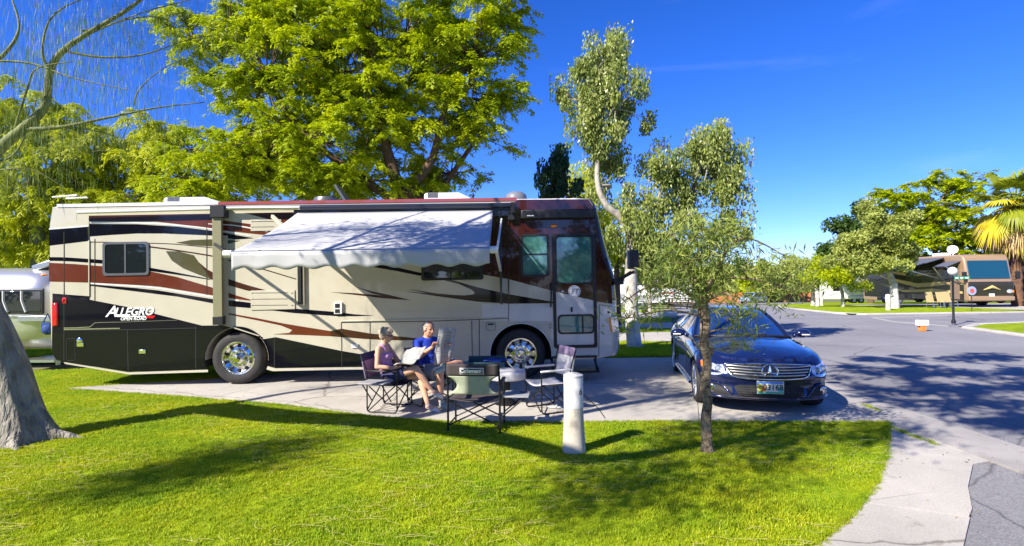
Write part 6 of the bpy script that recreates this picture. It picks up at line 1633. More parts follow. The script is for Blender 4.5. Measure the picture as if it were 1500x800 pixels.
# 6 trees beside and behind the camera: the near ones dapple the road and the lawn
def shade_tree(loc, lobes, seed, label, per=120, leaf=(.14, .06)):
    x, y = loc; c0 = lobes[0][0]
    tree('shade_tree', label, 'tree', (x, y, 0), [[((x, y, 0), .28), ((x, y + .1, 2), .22), ((lerp(x, c0[0], .4), lerp(y, c0[1], .4), 4.2), .15), (c0, .06)]], lobes, B_brown, L_mesq2, leaf=leaf, per=per, clump_r=.55, style='spray', seed=seed)
def tl(x, y, h, r): q = Vector((x, y, 0)) + SHK * h; return ((q.x, q.y, h), r)
def rl(x, y, h, r, n): return ((*(Vector((x, y, 0)) + SHK * h)[:2], h), r, n)
shade_tree((1.6, -3.5), [rl(9.5, 7.2, 8.2, (1.5, .8, .7), 21), rl(7.0, 7.5, 7.6, (.8, .9, .6), 12), rl(9.0, 9.4, 8.4, (1.6, .6, .6), 16), rl(11.5, 9.0, 8.4, (1.2, .9, .6), 14), rl(7.6, 5.2, 7.2, (1.2, .8, .8), 13), rl(5.6, 4.3, 6.8, (1.2, .8, .7), 21), rl(8.0, 11.5, 8.6, (1.6, .9, .6), 21), rl(7.0, 9.2, 8.0, (.9, .9, .6), 13), rl(10.2, 11.0, 8.8, (1.2, .8, .6), 14)], 31, 'leafy tree standing behind the camera', 170)
shade_tree((6.5, -3.5), [rl(14.0, 8.0, 8.2, (1.8, 1.2, .8), 21), rl(13.5, 11.0, 8.6, (2.0, .6, .6), 13), rl(11.5, 5.5, 7.4, (1.6, 1.2, .8), 16), rl(16.5, 9.5, 8.6, (1.4, 1.2, .8), 12), rl(9.2, 13.0, 9.2, (1.6, .35, .5), 8), rl(12.0, 13.2, 8.8, (2.0, .7, .6), 16), rl(16.5, 12.8, 8.8, (1.6, .9, .6), 13)], 32, 'leafy tree by the near end of the road', 170)
for i, (x, y, h_) in enumerate(((-26, -19, 8), (-17, -22, 9.5), (-8, -20, 8), (1, -23, 9), (11, -24, 8.5), (22, -22, 8.5), (-33, -10, 8.5), (-34, 4, 8))):  # unseen row added so the coach's paint and glass reflect trees
    tree('background_tree', ['round green tree in the row behind the camera, left end', 'tallest green tree in the row behind the camera', 'green tree in the row behind the camera, third from the left', 'green tree in the row directly behind the camera', 'green tree in the row behind the camera near the road', 'green tree across the road behind the camera', 'green tree far to the left behind the lawn', 'green tree far left level with the lawn'][i], 'tree', (x, y, 0), [[((x, y, 0), .3), ((x, y, 2.5), .2), ((x, y, h_ * .6), .1)]],
         [((x, y, h_ * .62), (3.6, 3.2, h_ * .33), 46), ((x + 1.5, y, h_ * .36), (3.4, 3.0, h_ * .22), 20), ((x - 2, y + .5, h_ * .40), (3.0, 2.6, h_ * .22), 16)], B_brown, L_mesq2 if i % 2 else L_dark, leaf=(.42, .24), per=95, clump_r=1.1, style='blob', seed=90 + i, twigs=False)
# ------------------------------------------------------------------ right side trees, palm, far vehicles
def zY(y): return gz(y)
def ftree(name, label, base_px, Y, lobes, bark, lm, leaf, per, cr, style, seed, tr=.22, wash=False, cat='tree'):
    bx = P(base_px, 400, Y).x; z0 = gz(Y)
    c0 = Q(lobes[0][0], lobes[0][1], Y)
    t = tree(name, label, cat, (bx, Y, z0), [[((bx, Y, z0 - .1), tr * 1.15), ((bx, Y, z0 + .5), tr * .9), ((lerp(bx, c0[0], .15), Y, lerp(z0, c0[2], .45)), tr * .75), (c0, tr * .35)]],
         [lobe(a, b, Y + d, w_, h_, n_) for a, b, w_, h_, n_, d in lobes], bark, lm, leaf=leaf, per=per, clump_r=cr, style=style, seed=seed, limb_r=tr * .5, twig_r=.02, trunk_n=10)
    if wash:
        mb = MB(); mb.tube([(0, 0, -.1), (0, 0, .5), ((c0[0] - bx) * .05, 0, 1.6)], [tr * 1.17, tr * .93, tr * .88], 12, cap=False); mb.build('whitewash', B_whitewash, t, smooth=60)
    return t
ftree('carob_tree', 'dark green round crown behind the far motorhomes on the right', 1275, 62, [(1275, 350, 110, 100, 34, 0), (1250, 380, 80, 70, 20, 0), (1310, 330, 90, 70, 22, 0), (1240, 345, 50, 60, 10, 0)], B_brown, L_dark, (.42, .22), 170, 1.1, 'blob', 41, .35)
ftree('olive_tree', 'pale olive-green tree with whitewashed trunk before the far motorhome', 1310, 33.5, [(1280, 355, 90, 80, 30, 0), (1312, 342, 70, 80, 22, 0), (1255, 382, 80, 50, 14, 0), (1295, 382, 80, 40, 14, 0), (1272, 318, 60, 50, 10, 0), (1332, 365, 36, 40, 7, 0)], B_pale, L_olive, (.17, .09), 300, .55, 'blob', 42, .24, True)
ftree('mesquite_tree', 'wide bright green mesquite behind the brown and black motorhome', 1370, 56, [(1370, 305, 130, 80, 46, 0), (1410, 345, 110, 70, 30, 0), (1345, 355, 100, 70, 26, 0), (1400, 272, 90, 45, 20, 0), (1325, 290, 70, 50, 16, 0), (1450, 365, 100, 60, 22, 0), (1380, 385, 110, 50, 18, 0), (1480, 380, 70, 60, 14, 0)], B_brown, L_mesq, (.34, .15), 330, 1.35, 'spray', 43, .35)
ftree('mesquite_tree', 'bright green low tree at the right frame edge beyond the dark trailer', 1510, 50, [(1500, 385, 60, 50, 12, 0), (1480, 400, 50, 40, 8, 0)], B_brown, L_mesq, (.36, .14), 220, 1.0, 'spray', 44, .3)
ftree('street_tree', 'small bright green tree with thin trunk in front of the white trailer', 1234, 38, [(1222, 395, 70, 50, 16, 0), (1205, 405, 60, 40, 10, 0), (1245, 405, 60, 40, 8, 0)], B_pale, L_mesq, (.17, .08), 260, .55, 'blob', 45, .13)
ftree('street_tree', 'small green tree on two white trunks at the far kerb', 1190, 46, [(1190, 395, 60, 50, 16, 0), (1175, 410, 50, 40, 8, 0)], B_whitewash, L_olive, (.2, .1), 230, .6, 'blob', 46, .16, True)
ftree('street_tree', 'thin whitewashed tree just right of the first at the far kerb', 1197, 41, [(1200, 400, 40, 40, 8, 0)], B_whitewash, L_olive, (.2, .1), 150, .5, 'blob', 47, .14, True)
far_t = [(1150, 95, 'olive', 50), (1110, 100, 'mesq', 40), (1060, 105, 'olive', 40), (1010, 90, 'olive', 42), (985, 70, 'willow', 40), (945, 75, 'olive', 46), (1080, 130, 'dark', 28), (1175, 120, 'olive', 44)]
names = {'olive': (L_olive, 'hazy olive tree far down the road'), 'mesq': (L_mesq, 'bright green tree far down the road'), 'willow': (L_willow, 'yellow-green tree far between the sites'), 'dark': (L_dark, 'dark tree far down the road')}
lab = ['olive-green tree beyond the far end of the road, nearest the brown wall end', 'bright tree behind the orange wall above the parked minivan', 'olive tree behind the orange wall left of the minivan', 'olive tree behind the trailers across the far sites', 'yellow-green tree among the far sites near the nose of the motorhome', 'olive tree behind the white far motorhome', 'distant dark tree seen over the roof of the coupe', 'distant olive tree left of the white trailer']
for i, (px_, Y, k_, h_) in enumerate(far_t):
    yc = 400 + (i % 3) * 6
    ftree('distant_tree', lab[i], px_, Y, [(px_, yc, 60, h_ , 10, 0), (px_ + 20, yc + 10, 40, h_ * .6, 5, 0), (px_ - 20, yc + 10, 40, h_ * .6, 5, 0)], B_brown, names[k_][0], (Y * .008, Y * .004), 130, Y * .018, 'blob', 50 + i, .3)
ftree('mesquite_tree', 'broad bright green mesquite behind the white trailer', 1240, 84, [(1240, 385, 90, 60, 22, 0), (1215, 395, 60, 40, 12, 0), (1290, 395, 70, 50, 12, 0)], B_brown, L_mesq, (.5, .24), 200, 1.7, 'blob', 63, .4)
# left, behind the silver trailer
ftree('mesquite_tree', 'green tree filling the gap behind the silver trailer', -20, 26, [(-10, 360, 120, 90, 24, 0), (50, 375, 60, 40, 10, 0)], B_brown, L_mesq2, (.2, .09), 230, .7, 'blob', 60, .25)

# fan palm at the right edge
pY = 36; pb = P(1489, 400, pY).x; z0 = gz(pY)
palm = empty('fan_palm', (pb, pY, z0), 0, 'tall fan palm with yellowing and brown hanging fronds at the right edge', 'palm tree')
B_palm = mat('palm_trunk', (.20, .10, .05), .95, col2=(.08, .045, .03), vscale=6, bump=1, bscale=12)
ztop = Q(1493, 300, pY)[2] - z0
mb = MB(); P_ = [(math.sin(k) * .02, 0, ztop * k / 24) for k in range(25)]; mb.tube(P_, [.30 - .003 * k + (.05 if k % 2 else 0) for k in range(25)], 14); mb.build('trunk', B_palm, palm, smooth=30)
L_palm = leaf_mat('palm_frond_green', (.14, .20, .01), (.34, .36, .02), trans=.3); L_palmy = leaf_mat('palm_frond_yellow', (.55, .42, .02), (.80, .66, .05), trans=.35); L_palmb = leaf_mat('palm_frond_dry', (.42, .26, .10), (.66, .48, .24), trans=.2)
RNG = np.random.default_rng(77)
def frond(az, el, Lp, Rf, m, droop=.3, nb=34):
    d = Vector((math.cos(az) * math.cos(el), math.sin(az) * math.cos(el), math.sin(el))); o0 = Vector((0, 0, ztop))
    mb = MB(); mb.tube([o0, o0 + d * Lp * .5, o0 + d * Lp - Vector((0, 0, droop * .3))], [.04, .03, .02], 5)
    hub = o0 + d * Lp - Vector((0, 0, droop * .3)); d2 = (d - Vector((0, 0, droop * .7))).normalized(); sd_ = d2.cross(Vector((0, 0, 1))).normalized(); up = sd_.cross(d2)
    for k in range(nb):
        a = lerp(-1.75, 1.75, k / (nb - 1)) + RNG.normal() * .03; v = (d2 * math.cos(a) + sd_ * math.sin(a)).normalized(); L_ = Rf * (1 - .25 * abs(a) / 1.75) * RNG.uniform(.85, 1.08)
        side_ = v.cross(up).normalized(); w_ = .045 * Rf
        p1 = hub + v * L_ * .6 - Vector((0, 0, droop * .25 * L_)); p2 = hub + v * L_ - Vector((0, 0, droop * .9 * L_))
        mb.add([hub, p1 - side_ * w_, p1 + side_ * w_, p2], [(0, 1, 2), (1, 3, 2)])
    o = mb.build('frond', m, palm)
    a_ = o.data.attributes.new('var', 'FLOAT', 'POINT'); a_.data.foreach_set('value', RNG.random(len(o.data.vertices)).astype(np.float32))
for i in range(46): frond(RNG.uniform(0, 2 * PI), RNG.uniform(-.1, 1.3), RNG.uniform(1.1, 1.9), RNG.uniform(.9, 1.3), L_palm, RNG.uniform(.1, .5))
for i in range(26): frond(RNG.uniform(0, 2 * PI), RNG.uniform(-.9, .3), RNG.uniform(1.1, 2.0), RNG.uniform(1.2, 1.6), L_palmy if i % 3 else L_palm, RNG.uniform(.4, .9))
frond(R(230), -1.05, 1.4, 1.7, L_palmy, .4, 40); frond(R(190), -.55, 1.5, 1.35, L_palmb, .9)
for i in range(40): frond(RNG.uniform(0, 2 * PI), RNG.uniform(-1.4, -.5), RNG.uniform(.9, 1.7), RNG.uniform(1.1, 1.4), L_palmb, RNG.uniform(.8, 1.3))

# far motorhome, brown and black, nose to the camera, with awning, dish, chairs
F_tan = mat('tan_coach_paint', (.30, .20, .12), .3, coat=.6); F_gold = mat('gold_coach_stripe', (.60, .45, .16), .3, coat=.6); F_blk = mat('black_coach_paint', (.02, .016, .014), .2, coat=.8); F_glass = mat('coach_windscreen', (.01, .06, .09), .05, coat=1, spec=1); F_brown = mat('taupe_coach_paint', (.22, .15, .11), .3, coat=.6)
F_cloth = mat('grey_awning_cloth', (.09, .10, .13), .85); F_chair = mat('tan_chair_cloth', (.50, .38, .18), .8)
def poly_side(name, pts, m, parent, x, th=.01):   # (y,z) outline on the plane x
    mb = MB(); mb.prism(pts, x, x - th, lambda a, b, t: Vector((t, a, b))); o = mb.build(name, m, parent)
    bm = bmesh.new(); bm.from_mesh(o.data); bmesh.ops.triangulate(bm, faces=[f for f in bm.faces if len(f.verts) > 4]); bm.to_mesh(o.data); bm.free(); return o
fx = P(1417, 400, 34.2).x; f0 = empty('motorhome', (fx, 34.2, 0), R(-3), 'brown and black motorhome across the road with grey awnings out', 'motorhome')
Wf, Lf, Hf = 2.75, 11.0, 3.35
mb = MB(); sec = [(0, .38), (-.02, 1.0), (.0, 1.55), (.10, 2.0), (.28, Hf - .35), (.40, Hf - .10), (.65, Hf), (Lf, Hf), (Lf, .38)]
mb.prism(sec, 0, Wf, lambda a, b, t: Vector((t, a, b))); b_ = mb.build('body', F_tan, f0, bevel=.12, seg=3)
mb = MB(); mb.box((Wf / 2, .24, 2.38), (Wf - .3, .10, .95), (R(-19) * -1 * -1, 0, 0)); 
mb = MB(); mb.add([(.16, .005, 1.80), (Wf - .16, .005, 1.80), (Wf - .16, .245, 2.95), (.16, .245, 2.95), (.16, .1, 1.80), (Wf - .16, .1, 1.80), (Wf - .16, .34, 2.95), (.16, .34, 2.95)], [(0, 1, 2, 3), (4, 5, 6, 7), (0, 1, 5, 4), (1, 2, 6, 5), (2, 3, 7, 6), (3, 0, 4, 7)]); mb.build('windscreen', F_glass, f0, bevel=.03)
mb = MB(); mb.box((Wf / 2, -.02, 1.18), (Wf - .06, .10, .86)); mb.build('nose_panel', F_blk, f0, bevel=.04)
mb = MB(); mb.box((Wf / 2, -.03, .56), (Wf, .16, .28)); mb.build('bumper', F_tan, f0, bevel=.05)
mb = MB(); mb.tube([(Wf / 2 - .5, -.1, 1.1), (Wf / 2, -.12, 1.3), (Wf / 2 + .5, -.1, 1.1)], [.02, .10, .02], 8); mb.build('nose_swoosh', F_gold, f0, smooth=60)
for x in (.28, Wf - .28): mb = MB(); mb.ell((x, -.05, 1.0), (.2, .08, .13)); mb.build('headlight', M_lens, f0, smooth=180)
for x in (.12, Wf - .12): mb = MB(); mb.box((x, -.07, 1.0), (.12, .06, .14)); mb.build('indicator', M_orange, f0)
mb = MB(); mb.box((Wf / 2, -.08, .78), (.32, .02, .17)); mb.build('number_plate', M_badge, f0)
poly_side('side_paint', [(.3, .42), (.3, 1.5), (1.6, 1.9), (1.9, 3.1), (Lf - .1, 3.15), (Lf - .1, .42)], F_blk, f0, -.004)
poly_side('side_stripe', [(.2, 1.45), (2.0, 1.62), (4.5, 1.5), (7.5, 1.9), (10.5, 2.5), (7.5, 1.7), (4.5, 1.2), (2.0, 1.40)], F_gold, f0, -.018)
poly_side('side_stripe', [(.4, 1.0), (3.0, 1.15), (6.0, 1.0), (9, 1.5), (6.0, .85), (3, .9), (.4, .86)], F_gold, f0, -.018)
poly_side('side_stripe', [(2.6, 2.2), (5.0, 2.15), (8.5, 2.55), (10.5, 2.95), (8.5, 2.4), (5.0, 1.95)], F_gold, f0, -.018)
poly_side('side_paint', [(1.6, 2.15), (1.6, 2.9), (3.6, 3.0), (3.6, 2.0)], F_blk, f0, -.012)
poly_side('door', [(.62, .5), (.62, 2.75), (1.42, 2.75), (1.42, .5)], F_brown, f0, -.02); poly_side('door_window', [(.76, 1.8), (.76, 2.6), (1.28, 2.6), (1.28, 1.8)], F_glass, f0, -.034)
for y in (4.6, 7.2): poly_side('window', [(y, 1.95), (y, 2.6), (y + 1.1, 2.6), (y + 1.1, 1.95)], F_glass, f0, -.03)
for (x, y) in ((.02, 2.3), (.02, 8.3), (Wf - .3, 2.3), (Wf - .3, 8.3)):
    mb = MB(); mb.lathe([(.28, -.02), (.48, -.02), (.50, .02), (.50, .24), (.28, .26)], 28, 'X', (x, y, .50), ring=True); wf = mb.build('wheel', M_rubber, f0, smooth=30)
    mb = MB(); mb.lathe([(.285, .0), (.24, .03), (.12, .0), (.001, -.01)], 24, 'X', (x, y, .50)); mb.build('rim', M_chrome, wf, smooth=40)
for s_, x in ((-1, -.22), (1, Wf + .22)): mb = MB(); mb.box((x, -.05, 2.0), (.2, .16, .48)); mb.tube([(x, 0, 1.78), (x - s_ * .2, .05, 1.7)], .03, 6); mb.build('mirror', M_bplastic, f0, bevel=.03)
mb = MB(); mb.box((Wf / 2, 4.0, Hf + .12), (.8, 1.0, .24)); mb.build('air_conditioner', M_trimwhite, f0, bevel=.04); mb = MB(); mb.box((Wf / 2, 8.0, Hf + .12), (.8, 1.0, .24)); mb.build('air_conditioner', M_trimwhite, f0, bevel=.04)
dsh = Matrix.Rotation(R(-60), 3, 'X') @ Matrix.Rotation(R(25), 3, 'Y')
mb = MB(); mb.lathe([(.001, .0), (.15, .015), (.24, .045), (.30, .09), (.29, .10), (.23, .06), (.14, .028), (.001, .012)], 24, 'Z', (.3, 1.6, Hf + .34), M=Matrix.Rotation(R(65), 3, 'X') @ Matrix.Rotation(R(-30), 3, 'Y')); mb.tube([(.3, 1.7, Hf - .05), (.3, 1.65, Hf + .35)], .04, 6); mb.build('satellite_dish', M_trimwhite, f0, smooth=50)
def aw(y0, y1, z1, out, drop, name='awning'):
    mb = MB(); V = [(-.03, y0, z1), (-.03, y1, z1), (-out, y1, z1 - drop), (-out, y0, z1 - drop)]; V += [(a, b, c - .04) for a, b, c in V]; mb.add(V, [(0, 1, 2, 3), (4, 5, 6, 7), (0, 1, 5, 4), (1, 2, 6, 5), (2, 3, 7, 6), (3, 0, 4, 7)]); o = mb.build(name, F_cloth, f0)
    for y in (y0 + .02, y1 - .02): mb = MB(); mb.bar((-.04, y, z1 - 1.5), (-out, y, z1 - drop), .05); mb.build('awning_arm', M_alu, f0)
aw(1.9, 9.2, Hf - .12, 2.6, .75); aw(.5, 1.7, 2.95, .9, .35, 'door_awning')
# its chairs
for i, (px_, yy_, lab_) in enumerate(((1371, 33.4, 'left tan folding chair under the far grey awning'), (1387, 33.2, 'middle tan folding chair under the far grey awning'), (1396, 33.9, 'right tan folding chair beside the far coach wheel'))):
    x = P(px_, 400, yy_).x; c = empty('patio_chair', (x - .2, yy_, 0), R(-80), lab_, 'chair', 'tan chairs by the far motorhome')
    mb = MB(); mb.box((0, 0, .42), (.46, .5, .04)); mb.build('seat', F_chair, c); mb = MB(); mb.box((-.26, 0, .72), (.04, .5, .6), (0, R(-14), 0)); mb.build('backrest', F_chair, c)
    for sx in (-.2, .22):
        for sy in (-.24, .24): mb = MB(); mb.bar((sx, sy, .42), (sx * 1.3, sy, 0), .035); mb.build('leg', M_alu, c)
# second far motorhome (tan/black, partly behind the tree) and the white trailer
def box_vehicle(name, label, cat, x, y, rz, L_, W_, H_, z0, mats_, wheels_, wins, slope=0, stripe=None):
    """long side faces -y in its own space"""
    v = empty(name, (x, y, gz(y)), rz, label, cat); pr = [(0, z0), (0, H_ - .25), (.2, H_), (L_ - .3 - slope, H_), (L_ - slope * .9, H_ - .35), (L_, z0 + 1.0), (L_, z0)]
    mb = MB(); mb.prism(pr, 0, W_, lambda a, b, t: Vector((a, t, b))); mb.build('body', mats_[0], v, bevel=.08)
    for a, b, c, d in wins:
        mb = MB(); mb.box(((a + b) / 2, -.012, (c + d) / 2), (b - a, .03, d - c)); w_ = mb.build('window', M_bplastic, v, bevel=.02); mb = MB(); mb.box(((a + b) / 2, -.03, (c + d) / 2), (b - a - .1, .012, d - c - .1)); mb.build('pane', M_glass, w_)
    for sx in wheels_:
        for t in (.02, W_ - .26):
            mb = MB(); mb.lathe([(.2, -.01), (.34, -.01), (.36, .02), (.36, .22), (.2, .24)], 24, 'Y', (sx, t, .36), ring=True); w_ = mb.build('wheel', M_rubber, v, smooth=30); mb = MB(); mb.lathe([(.205, 0), (.1, .02), (.001, .0)], 18, 'Y', (sx, t, .36)); mb.build('rim', M_alu, w_)
    if stripe:
        for pts, m in stripe:
            mb = MB(); mb.prism(pts, -.006, .0, lambda a, b, t: Vector((a, t, b))); mb.build('stripe', m, v)
    return v
F_white = mat('white_trailer_paint', (.78, .77, .74), .35, coat=.4); F_grey = mat('grey_stripe', (.35, .35, .36), .4)
tr2 = box_vehicle('travel_trailer', 'long white travel trailer parked behind the far lawn trees', 'trailer', P(1208, 400, 66).x, 66, R(-4), 7.4, 2.5, 3.1, .5, [F_white], (3.4, 4.2), [(.9, 1.7, 1.5, 2.2), (5.6, 6.6, 1.5, 2.2)], .2, [([(.2, .9), (2.2, 1.5), (2.3, 1.45), (.5, .85)], F_grey), ([(3, .95), (7, .95), (7, .85), (3, .85)], F_grey)])
mb = MB(); mb.box((2.6, -.03, 1.55), (.7, .04, 1.9)); mb.build('door', F_white, tr2, bevel=.01); mb = MB(); mb.box((4, 1.2, 3.2), (.9, .8, .25)); mb.build('air_conditioner', F_white, tr2, bevel=.03)
fm = box_vehicle('motorhome', 'tan and black motorhome half hidden behind the leaning whitewashed trunk', 'motorhome', P(1283, 400, 52).x, 52, R(-8), 9.0, 2.5, 3.3, .4, [F_tan], (2.0, 6.6), [(1, 2.1, 1.7, 2.4), (4.5, 5.9, 1.7, 2.4)], .3, [([(0.05, .42), (8.9, .42), (8.9, 1.2), (4, 1.6), (.05, 1.3)], F_blk), ([(0.05, 2.5), (5, 2.1), (8.7, 2.6), (8.5, 2.8), (5, 2.4), (.05, 2.8)], F_brown)])
mb = MB(); V = [(1.2, -.02, 3.0), (7.5, -.02, 3.0), (7.5, -2.2, 2.3), (1.2, -2.2, 2.3)]; V += [(a, b, c - .05) for a, b, c in V]; mb.add(V, [(0, 1, 2, 3), (4, 5, 6, 7), (0, 1, 5, 4), (1, 2, 6, 5), (2, 3, 7, 6), (3, 0, 4, 7)]); mb.build('awning', F_cloth, fm)
F_dk = mat('dark_grey_trailer', (.06, .06, .065), .35, coat=.5)
dk = box_vehicle('travel_trailer', 'dark grey trailer cut by the right frame edge beside the brown motorhome', 'trailer', P(1487, 400, 36).x, 36, R(-86), 8, 2.5, 3.0, .45, [F_dk], (3, 4), [(1, 2, 1.5, 2.2), (5, 6.2, 1.5, 2.2)])
dk.location.y = 44; dk.location.x = P(1489, 400, 36).x
mb = MB(); mb.box((8.03, 1.25, 1.9), (.05, 1.6, .8)); mb.build('end_window', M_glass, dk)
# street lamp with globe and street signs
lx = G(1397, 476); lp = empty('street_lamp', (lx.x, lx.y, .05), 0, 'black lamp post with white globe and green street sign on the right lawn', 'street lamp')
Y = lx.y; ht = Q(1396, 396, Y)[2]
mb = MB(); mb.lathe([(.08, 0), (.08, .1), (.045, .2), (.038, ht - .42), (.07, ht - .34), (.001, ht - .33)], 16, 'Z'); mb.build('post', M_bmetal, lp, smooth=40)
mb = MB(); mb.ell((0, 0, ht - .08), (.165, .165, .165), 20, 14); mb.build('globe', mat('opal_globe', (.85, .85, .83), .25, trans=.1), lp, smooth=180)
sz = Q(1412, 407, Y)[2] - .05; M_sgn = mat('street_sign_green', (.02, .25, .14), .4)
mb = MB(); mb.box((.34, -.05, sz), (.62, .02, .12)); sg = mb.build('street_sign', M_sgn, lp)
for x_, w_ in ((.12, .13), (.32, .12), (.52, .14)): mb = MB(); mb.box((x_, -.062, sz), (w_, .003, .055)); mb.build('sign_mark', M_badge, sg)
# round sign and shield near the coach
for i, (px_, py_, col_, lb2) in enumerate(((1423, 426, (.25, .35, .75), 'small round coloured garden sign in front of the brown motorhome'),)):
    p = P(px_, py_, 30); gs = empty('garden_sign', (p.x, 30, 0), 0, lb2, 'sign')
    mb = MB(); mb.tube([(0, 0, 0), (0, 0, p.z)], .02, 6); mb.build('stake', M_bmetal, gs); mb = MB(); mb.lathe([(.24, 0), (.24, .03)], 24, 'Y', (0, -.04, p.z)); mb.build('disc', mat('garden_sign_blue', (.30, .40, .70), .5), gs); mb = MB(); mb.lathe([(.13, 0), (.13, .02)], 20, 'Y', (0, -.055, p.z)); mb.build('disc_centre', mat('garden_sign_red', (.6, .12, .1), .5), gs)
# orange utility marker by the kerb
p = G(1351, 485); um = empty('marker_box', (p.x, p.y, .0), 0, 'white box on an orange base beside the kerb of the right lawn', 'marker box')
M_or = mat('marker_orange', (.80, .22, .04), .6)
mb = MB(); mb.box((0, 0, .10), (.20, .16, .20)); mb.build('base', M_or, um, bevel=.01); mb = MB(); mb.box((0, 0, .30), (.36, .20, .20)); mb.build('box', M_badge, um, bevel=.01)
p = G(1300, 456); 
for i, (px_, Y, lab_) in enumerate(((1300, 31.6, 'short pale site post at the foot of the whitewashed trunk, near the far awning'), (1203, 45, 'short white site post beside the far thin white trunks'))):
    sp_ = empty('site_post', (P(px_, 400, Y).x, Y, gz(Y)), 0, lab_, 'bollard'); mb = MB(); mb.lathe([(.001, 0), (.14, 0), (.12, .5), (.001, .5)], 14, 'Z'); mb.build('base', M_post, sp_, smooth=40); mb = MB(); mb.lathe([(.001, .5), (.13, .5), (.13, .95), (.001, .98)], 14, 'Z'); mb.build('cap', M_cap, sp_, smooth=40)
# orange wall at the far end and the minivan
M_wall = mat('terracotta_wall', (.62, .22, .09), .85, col2=(.5, .17, .07), vscale=.6, bump=.2)
Y = 102; x0, x1 = P(1020, 400, Y).x, P(1192, 400, Y).x
wl_ = empty('boundary_wall', (x0, Y, gz(Y)), 0, 'low terracotta wall across the far end of the road', 'wall')
nseg = 8
for k in range(nseg): mb = MB(); mb.box(((k + .5) * (x1 - x0) / nseg, 0, .85), ((x1 - x0) / nseg - .5, .3, 1.7)); mb.build('wall_panel', M_wall, wl_)
for k in range(nseg + 1): mb = MB(); mb.box((k * (x1 - x0) / nseg, 0, .95), (.5, .5, 1.9)); mb.build('pier', M_wall, wl_)
def simple_car(name, label, x, y, rz, m, L_=4.8, W_=1.85, H_=1.7, cat='car'):
    v = empty(name, (x, y, gz(y)), rz, label, cat)
    pr = [(-L_ / 2, .3), (-L_ / 2, .85), (-L_ / 2 + .15, 1.0), (-L_ / 2 + .45, H_ - .08), (-L_ / 2 + .8, H_), (L_ / 2 - 1.9, H_), (L_ / 2 - 1.0, 1.05), (L_ / 2 - .1, .85), (L_ / 2, .6), (L_ / 2, .3)]
    mb = MB(); mb.prism(pr, -W_ / 2, W_ / 2, lambda a, b, t: Vector((a, t, b))); mb.build('body', m, v, bevel=.08, seg=3)
    for s_ in (-1, 1):
        mb = MB(); mb.prism([(-L_ / 2 + .55, 1.05), (-L_ / 2 + .7, H_ - .14), (L_ / 2 - 1.95, H_ - .14), (L_ / 2 - 1.25, 1.05)], s_ * (W_ / 2 - .02), s_ * (W_ / 2 + .006), lambda a, b, t: Vector((a, t, b))); mb.build('side_window', M_glass, v)
        for xx in (-L_ / 2 + .95, L_ / 2 - .95): mb = MB(); mb.lathe([(.2, 0), (.32, 0), (.33, .04), (.33, .2), (.2, .2)], 20, 'Y', (xx, s_ * W_ / 2 - (.18 if s_ > 0 else .02), .33), ring=True); w_ = mb.build('wheel', M_rubber, v); mb = MB(); mb.lathe([(.2, .02), (.2, .17)], 16, 'Y', (xx, s_ * W_ / 2 - (.18 if s_ > 0 else .02), .33)); mb.build('rim', M_alu, w_)
    mb = MB(); mb.add([(L_ / 2 - 1.86, -W_ / 2 + .14, H_ - .05), (L_ / 2 - 1.86, W_ / 2 - .14, H_ - .05), (L_ / 2 - .99, W_ / 2 - .1, 1.09), (L_ / 2 - .99, -W_ / 2 + .1, 1.09)], [(0, 1, 2, 3)]); o = mb.build('windscreen', M_glass, v); q = o.modifiers.new('s', 'SOLIDIFY'); q.thickness = .03; q.offset = 0
    for s_ in (-1, 1): mb = MB(); mb.ell((L_ / 2 - .03, s_ * W_ * .36, .72), (.06, .18, .09)); mb.build('headlight', M_lens, v, smooth=180)
    return v
F_vanblue = mat('pale_blue_car_paint', (.35, .45, .62), .25, coat=.8, metal=.3)
simple_car('minivan', 'pale blue minivan parked in front of the terracotta wall at the far end', P(1102, 400, 88).x, 88, R(-150), F_vanblue)
simple_car('pickup_truck', 'silver car among the far sites left of the coupe roof', P(985, 400, 62).x, 58, R(-170), M_silver_shade)
# motorhomes across the sites behind the nose
w1 = box_vehicle('motorhome', 'white motorhome nose showing between the whitewashed trunk and the coupe', 'motorhome', P(880, 400, 38).x, 38, R(0), 4.2, 2.4, 3.2, .4, [F_white], (3.0,), [(2.0, 3.2, 1.7, 2.5)], .4, [([(.2, .6), (4.0, .6), (4.0, .9), (.2, 1.2)], F_grey)])
mb = MB(); mb.add([(3.83, .1, 1.7), (3.83, 2.3, 1.7), (3.66, 2.3, 2.75), (3.66, .1, 2.75)], [(0, 1, 2, 3)]); o = mb.build('windscreen', M_glass, w1); q = o.modifiers.new('s', 'SOLIDIFY'); q.thickness = .5; q.offset = 0
w2 = box_vehicle('motorhome', 'second white motorhome farther off with red marks on its side', 'motorhome', P(925, 400, 50).x, 50, R(-4), 5.6, 2.4, 3.1, .4, [F_white], (3.8,), [(1.0, 2.2, 1.7, 2.4), (3.2, 4.2, 1.7, 2.4)], .4, [([(.3, 1.2), (3.8, 1.2), (3.6, 1.35), (.3, 1.35)], M_red)])
Y = 40; px0 = P(984, 400, Y); pt = empty('picnic_table', (px0.x, 38, gz(38)), R(5), 'dark picnic table under a tree across the sites', 'picnic table')
M_wood = mat('brown_wood', (.12, .07, .04), .7)
for k in range(5): mb = MB(); mb.box((0, -.32 + k * .16, .74), (1.9, .14, .04)); mb.build('plank', M_wood, pt)
for y in (-.7, .7): mb = MB(); mb.box((0, y, .44), (1.9, .26, .04)); mb.build('bench', M_wood, pt)
for x in (-.7, .7):
    for s_ in (-1, 1): mb = MB(); mb.bar((x, s_ * .6, 0), (x, s_ * .2, .72), .08); mb.build('leg', M_wood, pt)
